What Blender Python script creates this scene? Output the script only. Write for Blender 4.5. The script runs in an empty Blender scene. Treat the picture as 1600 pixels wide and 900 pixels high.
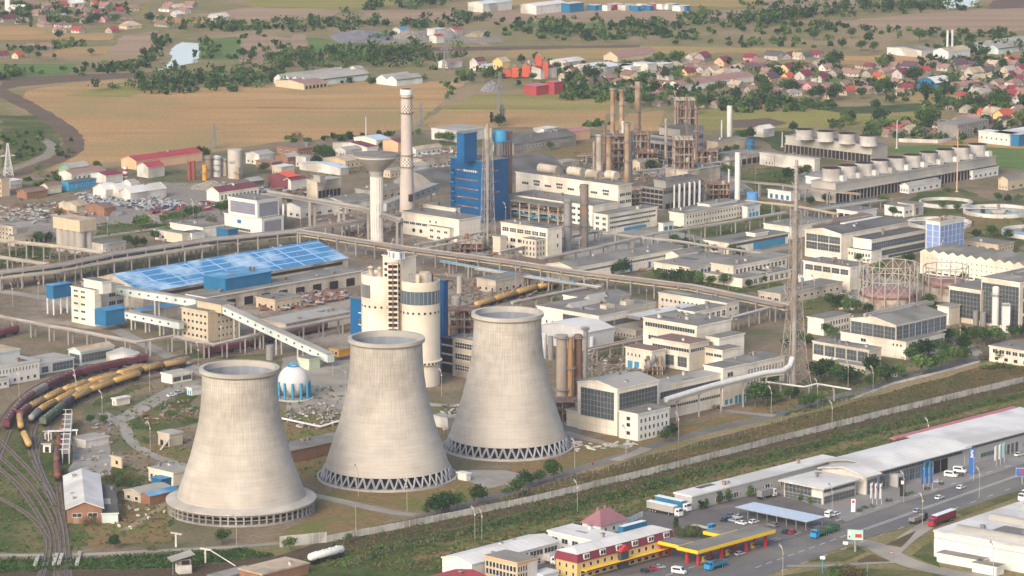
import bpy, bmesh, math, random
from mathutils import Vector, Matrix
from mathutils.geometry import tessellate_polygon
R = math.radians
rng = random.Random(7)
# ---------------------------------------------------------------- camera
FPX, HOR, HC = 5900.0, -600.0, 330.0
PITCH = math.atan((450 - HOR) / FPX)
sc = bpy.context.scene
cam = bpy.data.cameras.new('camera'); camo = bpy.data.objects.new('camera', cam)
sc.collection.objects.link(camo); sc.camera = camo
cam.sensor_width = 36; cam.lens = 36 * FPX / 1600
cam.clip_start = 5; cam.clip_end = 60000
camo.location = (0, 0, HC); camo.rotation_euler = (math.pi / 2 - PITCH, 0, 0)
# ---------------------------------------------------------------- sky and sun
SUN_AZ, SUN_EL = R(208), R(30)
wd = bpy.data.worlds.new('World'); sc.world = wd; wd.use_nodes = True
nt = wd.node_tree
sky = nt.nodes.new('ShaderNodeTexSky'); sky.sky_type = 'NISHITA'; sky.sun_disc = False
sky.sun_elevation = SUN_EL; sky.sun_rotation = SUN_AZ; sky.air_density = 1.0; sky.dust_density = 4.0; sky.ozone_density = 1.0
bg = nt.nodes['Background']; bg.inputs[1].default_value = 0.15
nt.links.new(sky.outputs[0], bg.inputs[0])
sl = bpy.data.lights.new('sun', 'SUN'); sl.energy = 0.95; sl.angle = R(24); sl.color = (1.0, 0.93, 0.85)
so = bpy.data.objects.new('sun', sl); sc.collection.objects.link(so)
sdir = Vector((math.sin(SUN_AZ) * math.cos(SUN_EL), math.cos(SUN_AZ) * math.cos(SUN_EL), math.sin(SUN_EL)))
so.rotation_euler = sdir.to_track_quat('Z', 'Y').to_euler(); so.location = (-800, -800, 900)
sc.view_settings.view_transform = 'Standard'; sc.view_settings.look = 'None'
sc.view_settings.exposure = 0.9; sc.view_settings.gamma = 1; sc.view_settings.use_curve_mapping = False
# ---------------------------------------------------------------- pixel <-> ground
cp, sp = math.cos(PITCH), math.sin(PITCH)
def at(px, py, z=0.0):
    dx, dy = (px - 800) / FPX, (450 - py) / FPX
    d = Vector((dx, cp + dy * sp, -sp + dy * cp))
    t = (z - HC) / d.z
    return Vector((d.x * t, d.y * t, z))
def pix(v):
    r = Vector(v) - Vector((0, 0, HC))
    dep = r.y * cp - r.z * sp; up = r.y * sp + r.z * cp
    return (800 + FPX * r.x / dep, 450 - FPX * up / dep)
def ppm(py): return FPX / at(800, py).__sub__(Vector((0, 0, HC))).length      # pixels per metre
def hgt(px, py, pytop):                                                       # height whose top shows at pytop above ground pixel
    b = at(px, py); lo, hi = 0.0, 250.0
    for _ in range(40):
        m = (lo + hi) / 2
        if pix((b.x, b.y, m))[1] > pytop: lo = m
        else: hi = m
    return lo
AZ_U = 43.2
U = Vector((math.sin(R(AZ_U)), math.cos(R(AZ_U)), 0)); V = Vector((-U.y, U.x, 0))
# ---------------------------------------------------------------- materials
def lin(h):
    h = h.lstrip('#'); o = []
    for i in (0, 2, 4):
        c = int(h[i:i + 2], 16) / 255
        o.append(c / 12.92 if c <= .04045 else ((c + .055) / 1.055) ** 2.4)
    return (*o, 1)
MATS = {}
def mat(name, a, b=None, s=.25, rough=.8, sz=1.0, spec=.3, metal=0, c=None, s2=.02, rnd=0, bump=0, stretch=None, amt=.55, seam=0):
    """a,b: colours mixed by noise (s per metre, sz stretches z); c: third colour in broad patches; rnd: per-object value spread"""
    if name in MATS: return MATS[name]
    m = bpy.data.materials.new(name); m.use_nodes = True; n = m.node_tree; L = n.links
    p = n.nodes['Principled BSDF']; p.inputs['Roughness'].default_value = rough; p.inputs['Metallic'].default_value = metal
    p.inputs['Specular IOR Level'].default_value = spec
    A = lin(a) if isinstance(a, str) else (*a, 1)
    Bc = lin(b) if isinstance(b, str) else A
    g = n.nodes.new('ShaderNodeNewGeometry'); mp = n.nodes.new('ShaderNodeMapping')
    mp.inputs['Scale'].default_value = (1, 1, sz)
    if stretch:
        mp.inputs['Rotation'].default_value = (0, 0, R(stretch[0])); mp.inputs['Scale'].default_value = (stretch[1], stretch[2], sz)
    L.new(g.outputs['Position'], mp.inputs['Vector'])
    nz = n.nodes.new('ShaderNodeTexNoise'); nz.inputs['Scale'].default_value = s; nz.inputs['Detail'].default_value = 5; nz.inputs['Roughness'].default_value = .65
    L.new(mp.outputs[0], nz.inputs['Vector'])
    rp = n.nodes.new('ShaderNodeValToRGB'); rp.color_ramp.elements[0].position = .5 - amt / 3.2; rp.color_ramp.elements[1].position = .5 + amt / 3.2
    rp.color_ramp.elements[0].color = A; rp.color_ramp.elements[1].color = Bc
    L.new(nz.outputs['Fac'], rp.inputs[0]); out = rp.outputs[0]
    if c:
        n2 = n.nodes.new('ShaderNodeTexNoise'); n2.inputs['Scale'].default_value = s2; n2.inputs['Detail'].default_value = 4
        L.new(g.outputs['Position'], n2.inputs['Vector'])
        r2 = n.nodes.new('ShaderNodeValToRGB'); r2.color_ramp.elements[0].position = .47; r2.color_ramp.elements[1].position = .62
        L.new(n2.outputs['Fac'], r2.inputs[0])
        mx = n.nodes.new('ShaderNodeMix'); mx.data_type = 'RGBA'
        L.new(r2.outputs[0], mx.inputs['Factor']); L.new(out, mx.inputs[6]); mx.inputs[7].default_value = lin(c); out = mx.outputs[2]
    if rough == 1:
        n3 = n.nodes.new('ShaderNodeTexNoise'); n3.inputs['Scale'].default_value = .55; n3.inputs['Detail'].default_value = 6; n3.inputs['Roughness'].default_value = .75; L.new(g.outputs['Position'], n3.inputs['Vector'])
        m3 = n.nodes.new('ShaderNodeMapRange'); m3.inputs[1].default_value = .3; m3.inputs[2].default_value = .7; m3.inputs[3].default_value = .55; m3.inputs[4].default_value = 1.4; L.new(n3.outputs['Fac'], m3.inputs[0])
        h3 = n.nodes.new('ShaderNodeHueSaturation'); L.new(out, h3.inputs['Color']); L.new(m3.outputs[0], h3.inputs['Value']); out = h3.outputs[0]
    if seam:
        tc = n.nodes.new('ShaderNodeTexCoord'); sx = n.nodes.new('ShaderNodeSeparateXYZ'); L.new(tc.outputs['Object'], sx.inputs[0])
        def mth(op, a_, b_):
            k = n.nodes.new('ShaderNodeMath'); k.operation = op
            for i, v in enumerate((a_, b_)):
                if isinstance(v, (int, float)): k.inputs[i].default_value = v
                else: L.new(v, k.inputs[i])
            return k.outputs[0]
        q1 = mth('LESS_THAN', mth('FRACT', mth('DIVIDE', mth('ADD', sx.outputs[0], sx.outputs[1] if seam > 0 else 0), 5.7 if seam > 0 else 3.1), 0), .05 if seam > 0 else .12); q2 = mth('LESS_THAN', mth('FRACT', mth('DIVIDE', sx.outputs[2], 2.9), 0), .06 if seam > 0 else -1)
        h4 = n.nodes.new('ShaderNodeHueSaturation'); L.new(out, h4.inputs['Color']); L.new(mth('SUBTRACT', 1.0, mth('MULTIPLY', mth('MAXIMUM', q1, q2), abs(seam))), h4.inputs['Value']); out = h4.outputs[0]
    if rnd:
        oi = n.nodes.new('ShaderNodeObjectInfo'); hs = n.nodes.new('ShaderNodeHueSaturation')
        mr = n.nodes.new('ShaderNodeMapRange'); mr.inputs[3].default_value = 1 - rnd; mr.inputs[4].default_value = 1 + rnd
        L.new(oi.outputs['Random'], mr.inputs[0]); L.new(mr.outputs[0], hs.inputs['Value']); L.new(out, hs.inputs['Color']); out = hs.outputs[0]
    L.new(out, p.inputs['Base Color'])
    if bump:
        bn = n.nodes.new('ShaderNodeBump'); bn.inputs['Strength'].default_value = bump; bn.inputs['Distance'].default_value = .4
        L.new(nz.outputs['Fac'], bn.inputs['Height']); L.new(bn.outputs[0], p.inputs['Normal'])
    MATS[name] = m
    return m
def M(name): return MATS[name]
# ---------------------------------------------------------------- mesh building
class MB:
    def __init__(s): s.v = []; s.f = []; s.m = []; s.ms = []; s.sm = []
    def mi(s, m):
        if isinstance(m, str): m = MATS[m]
        if m not in s.ms: s.ms.append(m)
        return s.ms.index(m)
    def add(s, vs, fs, m, smooth=False):
        o = len(s.v); i = s.mi(m); s.v += [tuple(v) for v in vs]
        for f in fs: s.f.append(tuple(k + o for k in f)); s.m.append(i); s.sm.append(smooth)
        return s
    def box(s, x0, y0, z0, x1, y1, z1, m, top=None):
        vs = [(x0, y0, z0), (x1, y0, z0), (x1, y1, z0), (x0, y1, z0), (x0, y0, z1), (x1, y0, z1), (x1, y1, z1), (x0, y1, z1)]
        fs = [(0, 1, 5, 4), (1, 2, 6, 5), (2, 3, 7, 6), (3, 0, 4, 7), (3, 2, 1, 0)]
        s.add(vs, fs, m); s.add(vs[4:], [(0, 1, 2, 3)], top or m); return s
    def bar(s, p, q, w, m, h=None, up=(0, 0, 1)):
        p, q = Vector(p), Vector(q); d = (q - p)
        if d.length < 1e-6: return s
        d.normalize(); u = Vector(up)
        if abs(d.dot(u)) > .98: u = Vector((1, 0, 0))
        a = d.cross(u).normalized() * w / 2; b = a.cross(d).normalized() * (h or w) / 2
        vs = [p - a - b, p + a - b, p + a + b, p - a + b, q - a - b, q + a - b, q + a + b, q - a + b]
        s.add(vs, [(3, 2, 1, 0), (4, 5, 6, 7), (0, 1, 5, 4), (1, 2, 6, 5), (2, 3, 7, 6), (3, 0, 4, 7)], m); return s
    def tube(s, pts, r, m, n=8, cap=True, r1=None):
        pts = [Vector(p) for p in pts]; k = len(pts); vs = []; fs = []
        for i, p in enumerate(pts):
            d = (pts[min(i + 1, k - 1)] - pts[max(i - 1, 0)]).normalized()
            u = Vector((0, 0, 1)) if abs(d.z) < .95 else Vector((1, 0, 0))
            a = d.cross(u).normalized(); b = a.cross(d).normalized()
            rr = r if r1 is None else r + (r1 - r) * i / max(1, k - 1)
            for j in range(n):
                t = 2 * math.pi * j / n; vs.append(p + (a * math.cos(t) + b * math.sin(t)) * rr)
        for i in range(k - 1):
            for j in range(n):
                fs.append((i * n + j, i * n + (j + 1) % n, (i + 1) * n + (j + 1) % n, (i + 1) * n + j))
        s.add(vs, fs, m, True)
        if cap: s.add(vs[:n], [tuple(range(n))[::-1]], m); s.add(vs[-n:], [tuple(range(n))], m)
        return s
    def lathe(s, prof, m, n=32, cx=0, cy=0, cap=False, smooth=True, a0=0, a1=360):
        vs = []; fs = []; full = abs(a1 - a0) >= 360; c = n if full else n + 1
        for (r, z) in prof:
            for j in range(c):
                t = R(a0 + (a1 - a0) * j / n); vs.append((cx + r * math.cos(t), cy + r * math.sin(t), z))
        for i in range(len(prof) - 1):
            for j in range(n):
                fs.append((i * c + j, i * c + (j + 1) % c, (i + 1) * c + (j + 1) % c, (i + 1) * c + j))
        s.add(vs, fs, m, smooth)
        if cap: s.add(vs[-c:], [tuple(range(c))], m)
        return s
    def poly(s, pts, m): s.add(pts, [tuple(range(len(pts)))], m); return s
    def extr(s, pts, a, b, m, axis='x'):
        """2D outline pts (y,z) or (x,z) extruded along axis from a to b"""
        k = len(pts)
        P = (lambda t, q: (t, q[0], q[1])) if axis == 'x' else (lambda t, q: (q[0], t, q[1]))
        vs = [P(a, q) for q in pts] + [P(b, q) for q in pts]
        fs = [tuple(range(k))[::-1], tuple(range(k, 2 * k))] + [(i, (i + 1) % k, k + (i + 1) % k, k + i) for i in range(k)]
        s.add(vs, fs, m); return s
    def mesh(s, name):
        me = bpy.data.meshes.new(name); me.from_pydata(s.v, [], s.f)
        for m in s.ms: me.materials.append(m)
        me.polygons.foreach_set('material_index', s.m); me.polygons.foreach_set('use_smooth', s.sm); me.update()
        return me
    def build(s, name, parent=None, loc=(0, 0, 0), rz=0):
        return put(name, s.mesh(name), parent, loc, rz)
COL = sc.collection
def put(name, me, parent=None, loc=(0, 0, 0), rz=0):
    o = bpy.data.objects.new(name, me); COL.objects.link(o); o.location = loc
    if rz: o.rotation_euler = (0, 0, rz)
    if parent is not None: o.parent = parent
    return o
def tag(o, label=None, cat=None, group=None, kind=None):
    if label: o['label'] = label
    if cat: o['category'] = cat
    if group: o['group'] = group
    if kind: o['kind'] = kind
    return o
def thing(name, label, cat, loc=(0, 0, 0), rz=0, group=None):
    return tag(put(name, None, None, loc, rz), label, cat, group)
def dup(o, loc, rz=None, label=None, group=None):
    c = o.copy(); COL.objects.link(c); c.location = loc
    if rz is not None: c.rotation_euler = (0, 0, rz)
    if label: c['label'] = label
    if group: c['group'] = group
    for k in list(o.children):
        d = k.copy(); COL.objects.link(d); d.parent = c
        for g in list(k.children):
            e = g.copy(); COL.objects.link(e); e.parent = d
    return c
def yaw(v): return math.atan2(v[1], v[0])
# ---------------------------------------------------------------- material library
mat('scrub', '#6f6a45', '#857a58', s=.05, c='#8f7d60', s2=.012, rough=1, spec=.05)
mat('wheat', '#9a764c', '#ae9066', s=.022, c='#948056', s2=.009, rough=1, spec=.05, stretch=(8, .25, 2.2))
mat('wheat2', '#a58a5e', '#887a4c', s=.02, rough=1, spec=.05, stretch=(5, .2, 2))
mat('pinkfield', '#87725d', '#a08a72', s=.02, rough=1, spec=.05, stretch=(2, .2, 2))
mat('yellowgreen', '#71733f', '#94884f', s=.03, rough=1, spec=.05, stretch=(3, .2, 2.4))
mat('greenfield', '#52683a', '#687844', s=.03, rough=1, spec=.05, stretch=(3, .3, 2.4))
mat('deepgreen', '#36452a', '#565d38', s=.12, rough=1, spec=.05)
mat('brownsoil', '#5f5044', '#6f5f50', s=.05, rough=1, spec=.05, stretch=(3, .3, 2))
mat('weeds', '#3a4827', '#565f35', s=.13, c='#6b6544', s2=.03, rough=1, spec=.05)
mat('drygrass', '#5e5037', '#504c2e', s=.1, c='#6d573d', s2=.03, rough=1, spec=.05)
mat('rusthay', '#826b4b', '#716245', s=.12, c='#686a3d', s2=.05, rough=1, spec=.05)
mat('reed', '#5a4a3c', '#4d4836', s=.2, rough=1, spec=.05)
mat('dirt', '#726453', '#85765f', s=.09, c='#5f5f43', s2=.022, rough=1, spec=.1)
mat('yarddirt', '#80725f', '#685c4d', s=.15, c='#948a7c', s2=.03, rough=1, spec=.1)
mat('gravel', '#8f887c', '#7a7268', s=.5, rough=1, spec=.1)
mat('slabs', '#99958d', '#85817a', s=.15, c='#75756a', s2=.06, rough=.95, spec=.1)
mat('asphalt', '#5f5d5b', '#6a6866', s=.2, c='#747069', s2=.04, rough=.9, spec=.2)
mat('lot', '#5a5654', '#66615f', s=.15, c='#716b66', s2=.05, rough=.9, spec=.2)
mat('pavers', '#86837f', '#7b7774', s=.4, c='#8d8a85', s2=.05, rough=.9, spec=.2)
mat('path', '#8f8a80', '#827d72', s=.2, c='#9a9488', s2=.04, rough=.95, spec=.1)
mat('track', '#9a8c76', '#86785f', s=.1, rough=1, spec=.1)
mat('ballast', '#655a4a', '#6f6450', s=.5, rough=1, spec=.1)
mat('water', '#39423c', rough=.06, spec=.9); mat('riverwater', '#c4c2ba', rough=.12, spec=.8)  # riverwater: pale silty base colour also stands in for the reflected white sky
mat('paint', '#d8d6d0', '#c8c6c0', s=.5, rough=.8)
mat('concrete', '#b3ada3', '#a39d93', s=.12, sz=.2, c='#97928a', s2=.04, rough=.9)
mat('concrete2', '#96918a', '#847f79', s=.15, sz=.2, c='#787470', s2=.05, rough=.9)
mat('tower', '#c2bbae', '#b5aea2', s=.09, sz=3.5, c='#aaa498', s2=.045, rough=.92, spec=.2)
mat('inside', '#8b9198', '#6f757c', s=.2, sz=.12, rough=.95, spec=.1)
mat('dark', '#232120', '#2c2a28', s=.2, rough=.9)
mat('cream', '#e4dccd', '#d6ccba', s=.16, sz=.22, c='#c4b8a4', s2=.05, rough=.85, seam=.22, rnd=.07)
mat('cream2', '#c0b5a3', '#ada290', s=.15, sz=.22, c='#8d8272', s2=.07, rough=.88, seam=.22, rnd=.1)
mat('white', '#d6d4ce', '#c8c5be', s=.14, sz=.25, rough=.7, seam=.1)
mat('offwhite', '#cfcbc2', '#bdb8ae', s=.12, sz=.25, c='#a09b92', s2=.06, rough=.8, seam=.18, rnd=.07)
mat('tan', '#c2b196', '#b3a186', s=.14, sz=.25, rough=.85, seam=.2)
mat('peach', '#cfa987', '#c49c7a', s=.12, sz=.25, rough=.85)
mat('yellowwall', '#d3b374', '#c8a86a', s=.12, sz=.25, rough=.85)
mat('brick', '#8d6a55', '#7d5c49', s=.3, sz=.5, rough=.9)
mat('greenwall', '#7ea187', '#6f9179', s=.15, rough=.85)
mat('bluewall', '#266b92', '#216087', s=.12, sz=.25, rough=.55)
mat('deepblue', '#074a78', '#06426d', s=.09, sz=.2, c='#125684', s2=.03, rough=.55)
mat('skyblue', '#3e8bb0', '#357fa4', s=.2, rough=.6)
mat('palepanel', '#7a93c0', '#6e87b6', s=.3, rough=.5)
mat('greywall', '#a9a8a5', '#9c9b98', s=.15, sz=.3, rough=.7)
mat('purplewall', '#84848e', '#7a7a85', s=.25, sz=.6, rough=.6)
mat('roofgrey', '#77756f', '#6b6963', s=.08, c='#858279', s2=.05, rough=.95, spec=.1)
mat('roofdark', '#5b5a58', '#504f4d', s=.08, c='#6a6864', s2=.05, rough=.95, spec=.1)
mat('rooflight', '#a09d96', '#95928a', s=.08, c='#8a877f', s2=.05, rough=.9, spec=.15)
mat('roofwhite', '#d4d1cb', '#c4c1bb', s=.1, c='#b3afa8', s2=.04, rough=.6, seam=-.12)
mat('roofblue', '#3d7ea5', '#34739b', s=.12, c='#6f9cb8', s2=.05, rough=.5)
mat('roofpanel', '#9db9da', '#8aaad2', s=.2, rough=.5)
mat('roofred', '#a04245', '#8f3a3f', s=.15, rough=.8)
mat('roofcrimson', '#7d3443', '#702d3b', s=.15, rough=.7)
mat('rooforange', '#b85640', '#a94c38', s=.15, rough=.75)
mat('roofpink', '#94746a', '#85675f', s=.2, rough=.85)
mat('roofbrown', '#7d665a', '#6e5a50', s=.2, rough=.9)
mat('roofmaroon', '#6f3c42', '#62363c', s=.15, rough=.8)
mat('roofpurple', '#5d4552', '#533d49', s=.2, rough=.85)
mat('rooftan', '#b3a28a', '#a3927b', s=.2, c='#94836c', s2=.1, rough=.9)
mat('glass', '#232b31', '#30393f', s=.6, rough=.18, spec=.6, rnd=.45)
mat('glassgrey', '#3a4345', '#4b5456', s=.45, rough=.3, spec=.5, rnd=.25)
mat('glassblue', '#45525d', '#55636d', s=.5, rough=.25, spec=.5, rnd=.25)
mat('frame', '#c9c5bb', rough=.7)
mat('steel', '#8c8a88', '#7d7a78', s=.5, rough=.6, metal=.2)
mat('steelwhite', '#c7c6c4', '#b8b6b3', s=.4, sz=.3, rough=.6)
mat('pipe', '#a49e95', '#928c83', s=.3, c='#8f8377', s2=.08, rough=.6)
mat('pipeyellow', '#b3a581', '#a59674', s=.3, c='#a2957a', s2=.07, rough=.65)
mat('pipedark', '#7b746c', '#6b645d', s=.3, c='#8a6f5b', s2=.08, rough=.7)
mat('rust', '#7d5a44', '#6a4c3c', s=.4, c='#8d7a68', s2=.2, rough=.85)
mat('rustcol', '#a48d74', '#93806b', s=.3, sz=.25, c='#876a50', s2=.12, rough=.75)
mat('scrap', '#8d867e', '#6f655e', s=.8, c='#5f4a42', s2=.3, rough=.95)
mat('scrapwhite', '#b2b3b4', '#8f9092', s=1.2, c='#6f6f70', s2=.3, rough=.9)
mat('orange', '#c9932f', '#bb8428', s=.4, rough=.6)
mat('bark', '#5b4a3a', '#6b5a49', s=1, rough=1)
# ---------------------------------------------------------------- ground sheets
def jag(pts, amp, step, seed):
    r = random.Random(seed); out = []; n = len(pts)
    for i in range(n):
        a, b = pts[i], pts[(i + 1) % n]; k = max(1, min(40, int((b - a).length / step)))
        nx = Vector((-(b - a).y, (b - a).x, 0)); nx = nx.normalized() if nx.length else nx
        for j in range(k):
            out.append(a.lerp(b, j / k) + (nx * r.uniform(-amp, amp) if j else Vector()))
    return out
ZL = [0.01]
def sheet(name, px, m, z=None, amp=0, step=12, kind='structure', label=None):
    if z is None: ZL[0] += .001; z = ZL[0]
    pts = [at(x, y) for x, y in px]
    if amp: pts = jag(pts, amp, step, name + str(px[0]))
    for p in pts: p.z = 0
    c = sum(pts, Vector()) / len(pts)
    loc = [p - c for p in pts]
    b = MB(); b.add(loc, [], m)
    for t in tessellate_polygon([loc]):
        a, q, r_ = loc[t[0]], loc[t[1]], loc[t[2]]
        if (q - a).cross(r_ - a).z < 0: t = (t[0], t[2], t[1])
        b.f.append(tuple(t)); b.m.append(0); b.sm.append(False)
    o = b.build(name, None, (c.x, c.y, z)); o['kind'] = kind
    return o
def ribbon_pts(px, w, smooth=3):
    P = [at(x, y) for x, y in px]
    for _ in range(smooth if len(P) > 2 else 0):
        Q = [P[0]]
        for a, b in zip(P, P[1:]): Q += [a.lerp(b, .25), a.lerp(b, .75)]
        P = Q + [P[-1]]
    return P
def ribbon(name, px, w, m, z=None, amp=0, h=0, kind='structure', smooth=3):
    if z is None: ZL[0] += .001; z = ZL[0]
    P = ribbon_pts(px, w, smooth); vs = []; fs = []; r = random.Random(name + str(px[0]))
    o0 = P[0].copy()
    for i, p in enumerate(P):
        d = (P[min(i + 1, len(P) - 1)] - P[max(i - 1, 0)]).normalized(); n = Vector((-d.y, d.x, 0))
        a = 1 + (r.uniform(-amp, amp) if amp else 0)
        vs += [p - o0 + n * w / 2 * a, p - o0 - n * w / 2 * a]
    for i in range(len(P) - 1): fs.append((2 * i, 2 * i + 1, 2 * i + 3, 2 * i + 2))
    b = MB(); b.add(vs, fs, m)
    o = b.build(name, None, (o0.x, o0.y, z)); o['kind'] = kind
    return o
g = MB(); S = 40000.0
g.add([(-S, -3000, 0), (S, -3000, 0), (S, S, 0), (-S, S, 0)], [(0, 1, 2, 3)], 'scrub'); tag(g.build('ground'), kind='structure')
def F(m, *px, name='field', amp=1.5): return sheet(name, px, m, amp=amp)
# far land, river
F('yellowgreen', (380, -12), (640, -12), (610, 9), (500, 16), (395, 12), amp=4)
F('pinkfield', (330, 20), (400, 11), (535, 16), (520, 25), (400, 31), (300, 22), amp=3)
F('pinkfield', (560, 16), (800, 14), (1200, 19), (1210, 31), (800, 34), (590, 30), amp=3)
F('wheat2', (760, -14), (1190, -14), (1200, 11), (800, 8), amp=3)
F('pinkfield', (1190, -14), (1400, -14), (1360, 4), (1345, 12), (1200, 22), amp=4)
F('pinkfield', (1300, 35), (1430, 22), (1600, 10), (1640, 10), (1640, 46), (1500, 51), (1400, 44), amp=3)
F('brownsoil', (1560, -5), (1640, -12), (1640, 12), (1540, 14), amp=3)
F('greenfield', (800, 35), (1000, 36), (1010, 42), (800, 43), amp=3)
F('wheat2', (800, 78), (1000, 72), (1255, 76), (1240, 82), (1000, 84), (945, 92), (790, 90), amp=3)
F('brownsoil', (420, 74), (700, 74), (1000, 70), (1000, 74), (690, 80), (520, 80), amp=3)
F('wheat', (1305, 88), (1460, 85), (1466, 95), (1370, 104), (1318, 104), amp=3)
F('wheat', (0, 41), (105, 38), (110, 47), (40, 55), (-20, 55), amp=2)
F('wheat', (-20, 54), (180, 51), (173, 62), (-20, 62), amp=2)
F('wheat', (60, 88), (112, 73), (178, 72), (165, 85), amp=2)
F('pinkfield', (167, 84), (192, 55), (248, 48), (244, 88), amp=2)
F('wheat', (232, 26), (340, 30), (325, 36), (240, 35), amp=2)
F('yellowgreen', (160, 20), (232, 9), (232, 18), (180, 22), amp=2)
F('greenfield', (312, 62), (378, 56), (376, 95), (310, 94), amp=2)
F('greenfield', (475, 58), (505, 60), (560, 76), (490, 84), amp=2)
F('pinkfield', (455, 55), (475, 53), (490, 82), (462, 80), amp=2)
F('pinkfield', (300, 52), (400, 50), (470, 62), (400, 108), (375, 96), (380, 58), amp=3)
F('greenfield', (0, 100), (120, 100), (110, 118), (0, 122), amp=3)
F('brownsoil', (0, 122), (120, 116), (260, 112), (250, 120), (110, 128), (30, 135), (0, 142), amp=2)
river = sheet('river', [(236, 110), (252, 108), (268, 95), (266, 77), (283, 66), (312, 68), (313, 82), (306, 98), (275, 104), (255, 109)], 'riverwater', amp=1.5, step=8)
sheet('river', [(1468, -12), (1532, -12), (1526, 9), (1482, 14), (1474, 12)], 'riverwater', amp=1.5, step=8)
F('gravel', (515, 58), (560, 50), (760, 47), (790, 66), (700, 68), (560, 66), name='quarry_yard', amp=3)
ribbon('track', [(715, 56), (735, 60), (762, 71)], 7, 'track')
# big stubble field and neighbours
F('wheat', (45, 141), (110, 130), (192, 123), (240, 142), (300, 139), (400, 134), (540, 128), (732, 127), (640, 200), (560, 214), (430, 222), (300, 243), (215, 249), (120, 259), (68, 271), (110, 246), (124, 222), (100, 195), (60, 170), (28, 156))
F('yellowgreen', (200, 128), (235, 142), (205, 152), (100, 150), amp=3)
ribbon('dirt_track', [(400, 168), (520, 169.5), (690, 169)], 2.5, 'drygrass')
F('yellowgreen', (740, 148), (900, 146), (960, 147), (960, 158), (720, 160))
F('wheat2', (715, 160), (960, 158), (960, 162), (710, 163))
F('yellowgreen', (705, 163), (960, 162), (960, 172), (690, 170))
F('wheat', (690, 171), (955, 172), (935, 200), (800, 204), (655, 197))
F('wheat', (945, 198), (985, 178), (1038, 172), (1030, 205), (940, 207))
F('yellowgreen', (1080, 168), (1200, 171), (1322, 171), (1400, 182), (1335, 198), (1240, 200), (1085, 203))
F('brownsoil', (1138, 188), (1200, 184), (1232, 192), (1200, 199), (1145, 200), amp=2)
F('deepgreen', (1260, 170), (1470, 160), (1478, 172), (1335, 178), amp=2)
F('wheat', (1080, 160), (1290, 155), (1290, 166), (1090, 168), amp=2)
F('wheat2', (1430, 142), (1505, 143), (1560, 158), (1500, 166), (1390, 158), amp=2)
F('greenfield', (1295, 122), (1380, 126), (1405, 134), (1310, 136), amp=2)
F('yellowgreen', (1380, 178), (1450, 174), (1440, 200), (1350, 205), amp=2)
F('wheat', (1380, 222), (1600, 214), (1640, 214), (1640, 235), (1500, 228), amp=1)
F('deepgreen', (1150, 203), (1240, 205), (1240, 240), (1130, 225), amp=2)
F('greenfield', (1360, 232), (1460, 226), (1640, 235), (1640, 268), (1555, 262), (1440, 245), amp=1)
F('weeds', (0, 180), (60, 180), (98, 212), (95, 235), (0, 262), amp=3)
ribbon('dirt_track', [(-10, 138), (30, 158), (80, 185), (118, 215), (112, 240), (60, 262), (-20, 285)], 14, 'brownsoil', amp=.15)
ribbon('dirt_track', [(62, 215), (85, 228), (72, 245), (30, 262), (-20, 275)], 6, 'gravel', amp=.2)
# plant ground
sheet('plant_ground', [(-60, 290), (68, 272), (220, 255), (430, 225), (640, 204), (830, 198), (1000, 205), (1180, 213), (1235, 245), (1390, 240), (1560, 263), (1660, 280), (1660, 535), (1310, 618), (900, 712), (760, 755), (560, 850), (440, 850), (250, 866), (110, 872), (-60, 872)], 'dirt', amp=3)
G = lambda *px, m='weeds', amp=2.5: sheet('grass_patch', px, m, amp=amp, step=7)
for q in [((0, 395), (60, 380), (90, 400), (0, 420)), ((150, 350), (260, 338), (330, 330), (340, 345), (240, 362), (150, 372)), ((10, 300), (110, 268), (150, 290), (60, 312)),
          ((1440, 300), (1500, 295), (1600, 330), (1600, 400), (1520, 385), (1400, 320)), ((1100, 410), (1000, 430), (1080, 460), (1240, 455), (1200, 430)),
          ((1040, 345), (1200, 318), (1260, 350), (1060, 395)), ((1200, 350), (1255, 340), (1270, 360), (1215, 380)), ((1240, 470), (1330, 445), (1350, 470), (1270, 500)),
          ((1000, 275), (1060, 262), (1060, 240), (960, 240)), ((1140, 270), (1250, 255), (1240, 290), (1150, 300)), ((1260, 330), (1330, 310), (1400, 350), (1330, 340)),
          ((290, 545), (420, 545), (420, 560), (300, 560)), ((430, 615), (500, 605), (520, 635), (440, 630)), ((205, 655), (300, 610), (310, 660), (215, 690)),
          ((120, 735), (200, 728), (260, 760), (190, 790)), ((120, 800), (260, 790), (270, 850), (120, 855)), ((1180, 640), (1290, 600), (1340, 620), (1230, 650)),
          ((930, 545), (1000, 530), (1010, 545), (940, 560)), ((680, 205), (760, 203), (760, 225), (690, 228))]: G(*q)
for q in [((205, 690), (300, 700), (300, 730), (240, 712), (215, 700)), ((130, 610), (30, 640), (20, 700), (120, 700)), ((150, 800), (265, 775), (265, 845), (130, 858)),
          ((480, 775), (610, 805), (560, 840), (420, 850), (500, 800)), ((630, 740), (760, 745), (790, 770), (650, 800), (500, 775)), ((890, 695), (1010, 690), (990, 705), (800, 765), (760, 745)),
          ((430, 640), (540, 620), (500, 770), (460, 745)), ((690, 640), (720, 655), (710, 680), (680, 670)), ((900, 690), (1100, 660), (1330, 600), (1300, 616), (1000, 705)),
          ((820, 210), (960, 225), (940, 248), (830, 250)), ((1250, 500), (1330, 480), (1300, 520), (1260, 520)), ((1480, 340), (1560, 330), (1600, 350), (1500, 372))]: G(*q, m='rusthay')
for q in [((-40, 690), (40, 660), (110, 720), (130, 860), (-40, 866)), ((150, 625), (215, 600), (240, 600), (150, 640))]: G(*q, m='weeds')
Y = lambda m, *px, amp=1: sheet('yard', px, m, amp=amp, step=9)
Y('slabs', (115, 690), (170, 690), (176, 745), (108, 742))
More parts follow.
